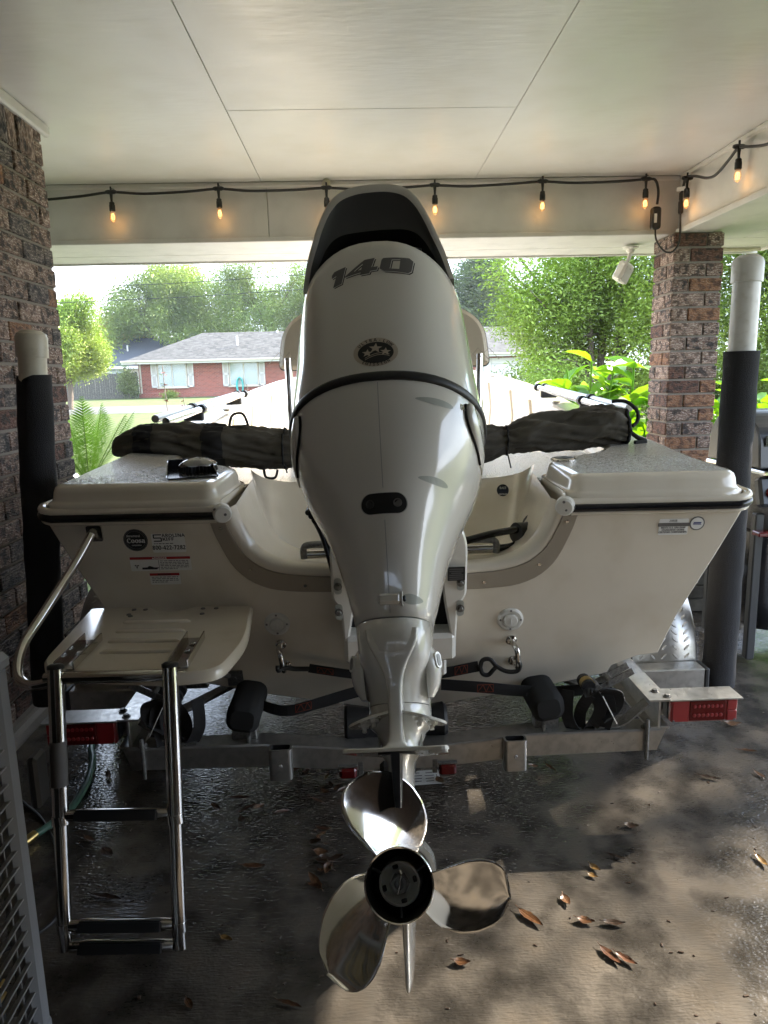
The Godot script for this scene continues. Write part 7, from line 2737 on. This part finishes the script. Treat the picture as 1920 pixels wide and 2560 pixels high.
	tube(s, smoothed(v3([[-1.06, 0.012, -2.95], [-1.045, 0.012, -2.65], [-1.025, 0.012, -2.5], [-0.985, 0.012, -2.40], [-0.952, 0.012, -2.26], [-0.947, 0.012, -2.12], [-0.97, 0.014, -2.035], [-1.0, 0.018, -1.965]]), 6), 0.0115, 10)
	t = tag(obj("garden_hose", s, M.hose_green), "green garden hose lying on the floor behind the ladder", "garden hose")
	s = S()
	tube(s, v3([[-0.999, 0.018, -1.968], [-1.008, 0.018, -1.945], [-1.018, 0.018, -1.92]]), [0.0145, 0.0145, 0.012], 12)
	obj("brass_fitting", s, M.brass, t)
	s = S()
	tube(s, smoothed(v3([[-1.16, 0.006, -2.2], [-1.10, 0.006, -2.14], [-1.032, 0.006, -2.076], [-0.958, 0.006, -1.979], [-0.898, 0.006, -1.89], [-0.83, 0.006, -1.76], [-0.806, 0.006, -1.67], [-0.815, 0.006, -1.60], [-0.90, 0.006, -1.52]]), 6), 0.0045, 8)
	tag(obj("power_cord", s, M.black_rubber), "thin black cord curving across the floor left of the ladder", "cord")
	# gas grill at the right edge
	t = thing("gas_grill", "grey lidded gas grill cut off by the right picture edge", "grill", Vector3(2.06, 0, -3.28))
	s = S()
	rings = []
	for k in [-0.34, -0.335, 0.335, 0.34]:
		var o := []
		var g := 1.0 if absf(k) < 0.338 else 0.95
		for q in corner([Vector2(-0.24, 0.90), Vector2(0.24, 0.90), Vector2(0.22, 1.06), Vector2(0.10, 1.145), Vector2(-0.12, 1.145), Vector2(-0.225, 1.05)], [0.01, 0.01, 0.05, 0.06, 0.06, 0.05], 5): o.append(Vector3(k, 1.0 + (q.y - 1.0) * g, q.x * g))
		rings.append(o)
	loft(s, rings, true, true, true, -1)
	var lid := obj("lid", s, M.grill_grey, t)
	s = S()
	box(s, Vector3(-0.25, 1.02, 0.233), Vector3(0.14, 0.045, 0.006), Basis.IDENTITY, 0.002)
	var em := obj("emblem_plate", s, M.black_gloss, lid)
	letters(em, "GRILL" if false else "Char", 0.03, M.white_plastic, Transform3D(Basis.IDENTITY, Vector3(-0.25, 1.02, 0.237)), true, true)
	s = S()
	box(s, Vector3(0, 0.885, 0.03), Vector3(0.70, 0.022, 0.53), Basis.IDENTITY, 0.006)
	obj("lid_rim", s, M.steel, t)
	s = S()
	box(s, Vector3(0, 0.80, 0.25), Vector3(0.70, 0.13, 0.05), Basis(Vector3.RIGHT, -0.3), 0.012)
	var pn := obj("control_panel", s, M.grill_grey, t)
	for k in 4:
		s = S()
		lathe(s, [Vector2(0, 0), Vector2(0.026, 0), Vector2(0.026, 0.006), Vector2(0.02, 0.01), Vector2(0.018, 0.03), Vector2(0, 0.032)], Transform3D(Basis(Vector3.RIGHT, PI / 2 - 0.3), Vector3(-0.30 + 0.2 * k, 0.80, 0.275)), 20)
		obj("knob", s, M.dark_red_lens, pn)
	s = S()
	rings = []
	for k in [[0.88, 0.335, 0.24], [0.72, 0.33, 0.235], [0.56, 0.25, 0.18], [0.50, 0.15, 0.1]]:
		var o := []
		for q in rounded(k[1] * 2, k[2] * 2, 0.08, 5): o.append(Vector3(q.x, k[0], q.y))
		rings.append(o)
	loft(s, rings, true, true, true, 1)
	obj("firebox", s, M.galvanised, t)
	s = S()
	box(s, Vector3(0, 0.62, 0.26), Vector3(0.70, 0.02, 0.06), Basis.IDENTITY, 0.004)
	obj("front_rail", s, M.dark_red_lens, t)
	for x in [-1, 1]:
		for z in [-1, 1]:
			s = S()
			box(s, Vector3(x * 0.31, 0.36, z * 0.2), Vector3(0.04, 0.68, 0.04), Basis.IDENTITY, 0.005)
			obj("leg", s, M.black_rubber, t)
	s = S()
	rings = []
	for k in [[0.60, 0.30], [0.55, 0.315], [0.28, 0.315], [0.14, 0.26], [0.10, 0.15]]:
		var o := []
		for q in rounded(k[1] * 2.1, k[1] * 1.3, 0.09, 5): o.append(Vector3(q.x, k[0], q.y))
		rings.append(o)
	loft(s, rings, true, true, true, 1)
	obj("cover_skirt", s, M.black_gloss, t)
	# crate behind the right post
	t = thing("wooden_box", "old wooden box with a plank lid on the floor behind the right post", "box", Vector3(1.95, 0, -3.95))
	for k in 3:
		s = S()
		box(s, Vector3(0, 0.045 + 0.075 * k, 0.16), Vector3(0.40, 0.07, 0.02), Basis.IDENTITY, 0.004)
		obj("plank", s, M.fence_wood, t)
		s = S()
		box(s, Vector3(-0.19, 0.045 + 0.075 * k, 0), Vector3(0.02, 0.07, 0.29), Basis.IDENTITY, 0.004)
		obj("plank", s, M.fence_wood, t)
	s = S()
	box(s, Vector3(0.02, 0.12, 0), Vector3(0.34, 0.23, 0.27), Basis.IDENTITY, 0.0)
	obj("core", s, M.black_matte, t)
	for k in 2:
		s = S()
		box(s, Vector3(0, 0.255, -0.085 + 0.175 * k), Vector3(0.44, 0.03, 0.165), Basis.IDENTITY, 0.004)
		obj("lid_plank", s, M.raw_wood, t)
	# paper on the floor
	s = S()
	box(s, Vector3.ZERO, Vector3(0.14, 0.0012, 0.085), Basis(Vector3.UP, 0.06), 0.0003)
	t = tag(obj("paper_slip", s, M.paper, self, Vector3(0.165, 0.004, -2.215)), "white printed paper slip lying in the sun under the crossmember", "paper")
	s = S()
	for k in 4:
		for q in 3: box(s, Vector3(-0.045 + 0.04 * q, 0.0009, -0.028 + 0.017 * k), Vector3(rng.randf_range(0.015, 0.034), 0.0004, 0.004), Basis(Vector3.UP, 0.06), 0.0)
	obj("small_print", s, M.print_grey, t)

# ---------------------------------------------------------------- leaves on the floor
func dead_leaf(l: float, w: float, curl: float, fold: float, seed_: int) -> Mesh:
	var r := RandomNumberGenerator.new()
	r.seed = seed_
	curl *= 0.35
	fold *= 0.32
	var s := S()
	var n := 8
	var rows := []
	for i in n + 1:
		var t := float(i) / n
		var ww := maxf(0.0006, w * 0.5 * pow(sin(PI * pow(t, 0.85)), 0.75) * r.randf_range(0.85, 1.1)) if i < n else 0.0004
		var c := curl * (t - 0.5)
		var p := Vector3(0, 0.003 + curl * l * 0.55 * (t - 0.5) * (t - 0.5) * 2.0, l * (t - 0.5) * cos(c * 0.6))
		var f := fold * (0.6 + 0.6 * t)
		rows.append([p + Vector3(-ww * cos(f), ww * sin(f) + r.randf() * 0.003, 0), p + Vector3(-ww * 0.5 * cos(f), ww * 0.35 * sin(f), 0), p, p + Vector3(ww * 0.5 * cos(f * 0.8), ww * 0.35 * sin(f), 0), p + Vector3(ww * cos(f * 0.8), ww * sin(f * 0.8) + r.randf() * 0.003, 0)])
	s.set_smooth_group(1)
	for i in n:
		for k in 4:
			tri(s, rows[i][k], rows[i][k + 1], rows[i + 1][k + 1])
			tri(s, rows[i][k], rows[i + 1][k + 1], rows[i + 1][k])
	s.set_smooth_group(-1)
	tube(s, [rows[0][2] + Vector3(0.002, 0.002, -l * 0.16), rows[0][2] + Vector3(0, 0.0008, 0), rows[n][2]], [0.0011, 0.0011, 0.0004], 4)
	s.generate_normals()
	return s.commit()

func litter() -> void:
	var shapes := [dead_leaf(0.085, 0.028, 0.5, 0.5, 1), dead_leaf(0.06, 0.022, 0.9, 0.9, 2), dead_leaf(0.045, 0.024, 1.2, 0.6, 3), dead_leaf(0.07, 0.016, 0.4, 1.2, 4), dead_leaf(0.038, 0.018, 0.8, 0.8, 5)]
	var named := [
		[0.387, -1.56, 0, 0, 0.65, 1.0, "reddish brown leaf with a long stalk lying below the right propeller blade"],
		[0.491, -1.614, 2, 4, 0.2, 1.0, "small curled orange brown leaf in the sun right of the propeller"],
		[0.519, -1.541, 2, 0, 1.2, 1.1, "folded rusty leaf in the sun lower right of the propeller"],
		[0.585, -1.53, 1, 3, 1.4, 1.0, "crumpled dark brown leaf right of the folded rusty one"],
		[0.543, -1.433, 0, 1, 0.5, 0.85, "long dark brown leaf, left of a pair at the lower right"],
		[0.574, -1.419, 1, 1, 0.75, 1.0, "brown leaf, right of a pair at the lower right"],
		[0.675, -1.774, 3, 3, 1.0, 0.9, "thin dark twig like leaf on the lit floor right of the shadow"],
		[0.603, -1.732, 2, 2, 0.6, 0.9, "upper of two golden leaves on the lit floor"],
		[0.588, -1.702, 2, 2, 0.9, 0.75, "lower of two golden leaves on the lit floor"],
		[1.063, -1.73, 1, 2, 0.1, 1.0, "golden leaf near the right picture edge"],
		[1.377, -2.492, 2, 4, 1.4, 1.6, "wet orange leaf on the floor under the right tail light"],
		[1.332, -2.302, 3, 0, 1.3, 1.0, "thin reddish leaf on the wet floor at the far right"],
		[1.29, -2.147, 1, 4, 0.3, 0.9, "pale orange leaf near the right edge of the wet shine"],
		[1.119, -2.144, 3, 3, 1.1, 1.1, "dark curved leaf in the bright wet shine on the right"],
		[0.769, -1.906, 2, 3, 1.3, 1.1, "black crumpled leaf standing up on the lit floor"],
		[0.198, -1.433, 2, 0, 1.4, 1.0, "small brown leaf below and right of the skeg"],
		[0.233, -2.187, 2, 4, 0.4, 1.2, "orange leaf on the white paper slip"],
		[-0.898, -2.304, 1, 4, 0.4, 1.1, "pale curled leaf behind the ladder beside the hose"],
		[-0.833, -1.952, 1, 0, 1.0, 0.9, "brown leaf between the ladder rails below the first step"],
		[-0.758, -1.88, 2, 3, 0.8, 1.4, "dark shiny lobed leaf between the ladder rails"],
		[-0.329, -1.797, 1, 0, 1.5, 1.2, "reddish curled leaf right of the ladder in the wet shine"],
		[-0.488, -2.088, 1, 0, 0.7, 1.0, "brown leaf right of the ladder below the crossmember"],
		[-0.396, -2.015, 2, 3, 0.3, 1.0, "dark scrap of leaf in the wet shine right of the ladder"],
		[-0.418, -2.137, 3, 1, 1.5, 1.1, "pale flat wet leaf under the left step socket"],
		[-0.358, -1.538, 4, 2, 1.1, 1.0, "small tan leaf on the dark floor right of the lowest ladder step"],
		[-0.697, -1.699, 3, 3, 1.3, 1.3, "dark rotten leaf behind the lowest ladder steps"],
		[-0.406, -1.355, 4, 0, 0.6, 1.0, "small rusty leaf near the bottom picture edge left of the skeg"],
		[-0.187, -1.343, 3, 0, 1.2, 0.9, "narrow red brown leaf at the bottom picture edge"],
	]
	for k in named:
		var o := MeshInstance3D.new()
		o.mesh = shapes[k[2]]
		o.material_override = M["dead_leaf_%d" % k[3]]
		o.transform = Transform3D(Basis(Vector3.UP, k[4]).scaled(Vector3.ONE * k[5] * 0.9), Vector3(k[0], 0.002, k[1]))
		put(o, "fallen_leaf")
		tag(o, k[6], "leaf", "fallen leaves on the carport floor")
	# wet heap of leaves beside the propeller
	for c in [[-0.147, -1.91, 7, 0.035, "wet brown leaf in the long heap left of the top propeller blade"], [-0.127, -1.80, 6, 0.03, "wet brown leaf in the heap just left of the propeller hub"], [-0.161, -1.737, 3, 0.02, "wet pale leaf in the small heap above the lower left propeller blade"], [-0.138, -2.162, 8, 0.04, "wet leaf in the heap below the left marker light"], [-0.215, -2.274, 5, 0.04, "wet leaf in the heap under the crossmember left of the motor leg"], [-0.30, -2.05, 4, 0.06, "loose wet leaf between the ladder and the leaf heaps"], [0.62, -2.24, 4, 0.07, "wet leaf scrap under the right step socket of the trailer"]]:
		for i in c[2]:
			var o := MeshInstance3D.new()
			o.mesh = shapes[1 + rng.randi() % 4]
			o.material_override = M["dead_leaf_%d" % [3, 0, 1, 4, 3][rng.randi() % 5]]
			o.transform = Transform3D(Basis.from_euler(Vector3(rng.randf_range(-0.4, 0.4), rng.randf() * TAU, rng.randf_range(-0.5, 0.5))).scaled(Vector3.ONE * rng.randf_range(0.6, 1.05)), Vector3(c[0] + rng.randfn() * c[3] * 0.5, 0.004 + 0.003 * i * 0.5, c[1] + rng.randfn() * c[3] * 0.8))
			put(o, "fallen_leaf")
			tag(o, c[4], "leaf", "wet leaf heaps")
	# crumbs of bark and leaf all over the floor: one mass
	var s := S()
	box(s, Vector3.ZERO, Vector3(0.010, 0.003, 0.005), Basis.IDENTITY, 0.001)
	s.generate_normals()
	var mm := MultiMesh.new()
	mm.transform_format = MultiMesh.TRANSFORM_3D
	mm.mesh = s.commit()
	mm.instance_count = 330
	for i in 330:
		mm.set_instance_transform(i, Transform3D(Basis.from_euler(Vector3(0, rng.randf() * TAU, 0)).scaled(Vector3(rng.randf_range(0.2, 1.6), rng.randf_range(0.4, 1.4), rng.randf_range(0.3, 1.1))), Vector3(rng.randf_range(-1.2, 1.7), 0.001, rng.randf_range(-3.4, -1.2))))
	var o := MultiMeshInstance3D.new()
	o.multimesh = mm
	o.material_override = M.dead_leaf_3
	put(o, "floor_crumbs")
	tag(o, "scattered crumbs of bark and leaf over the wet floor", "debris", "", "stuff")
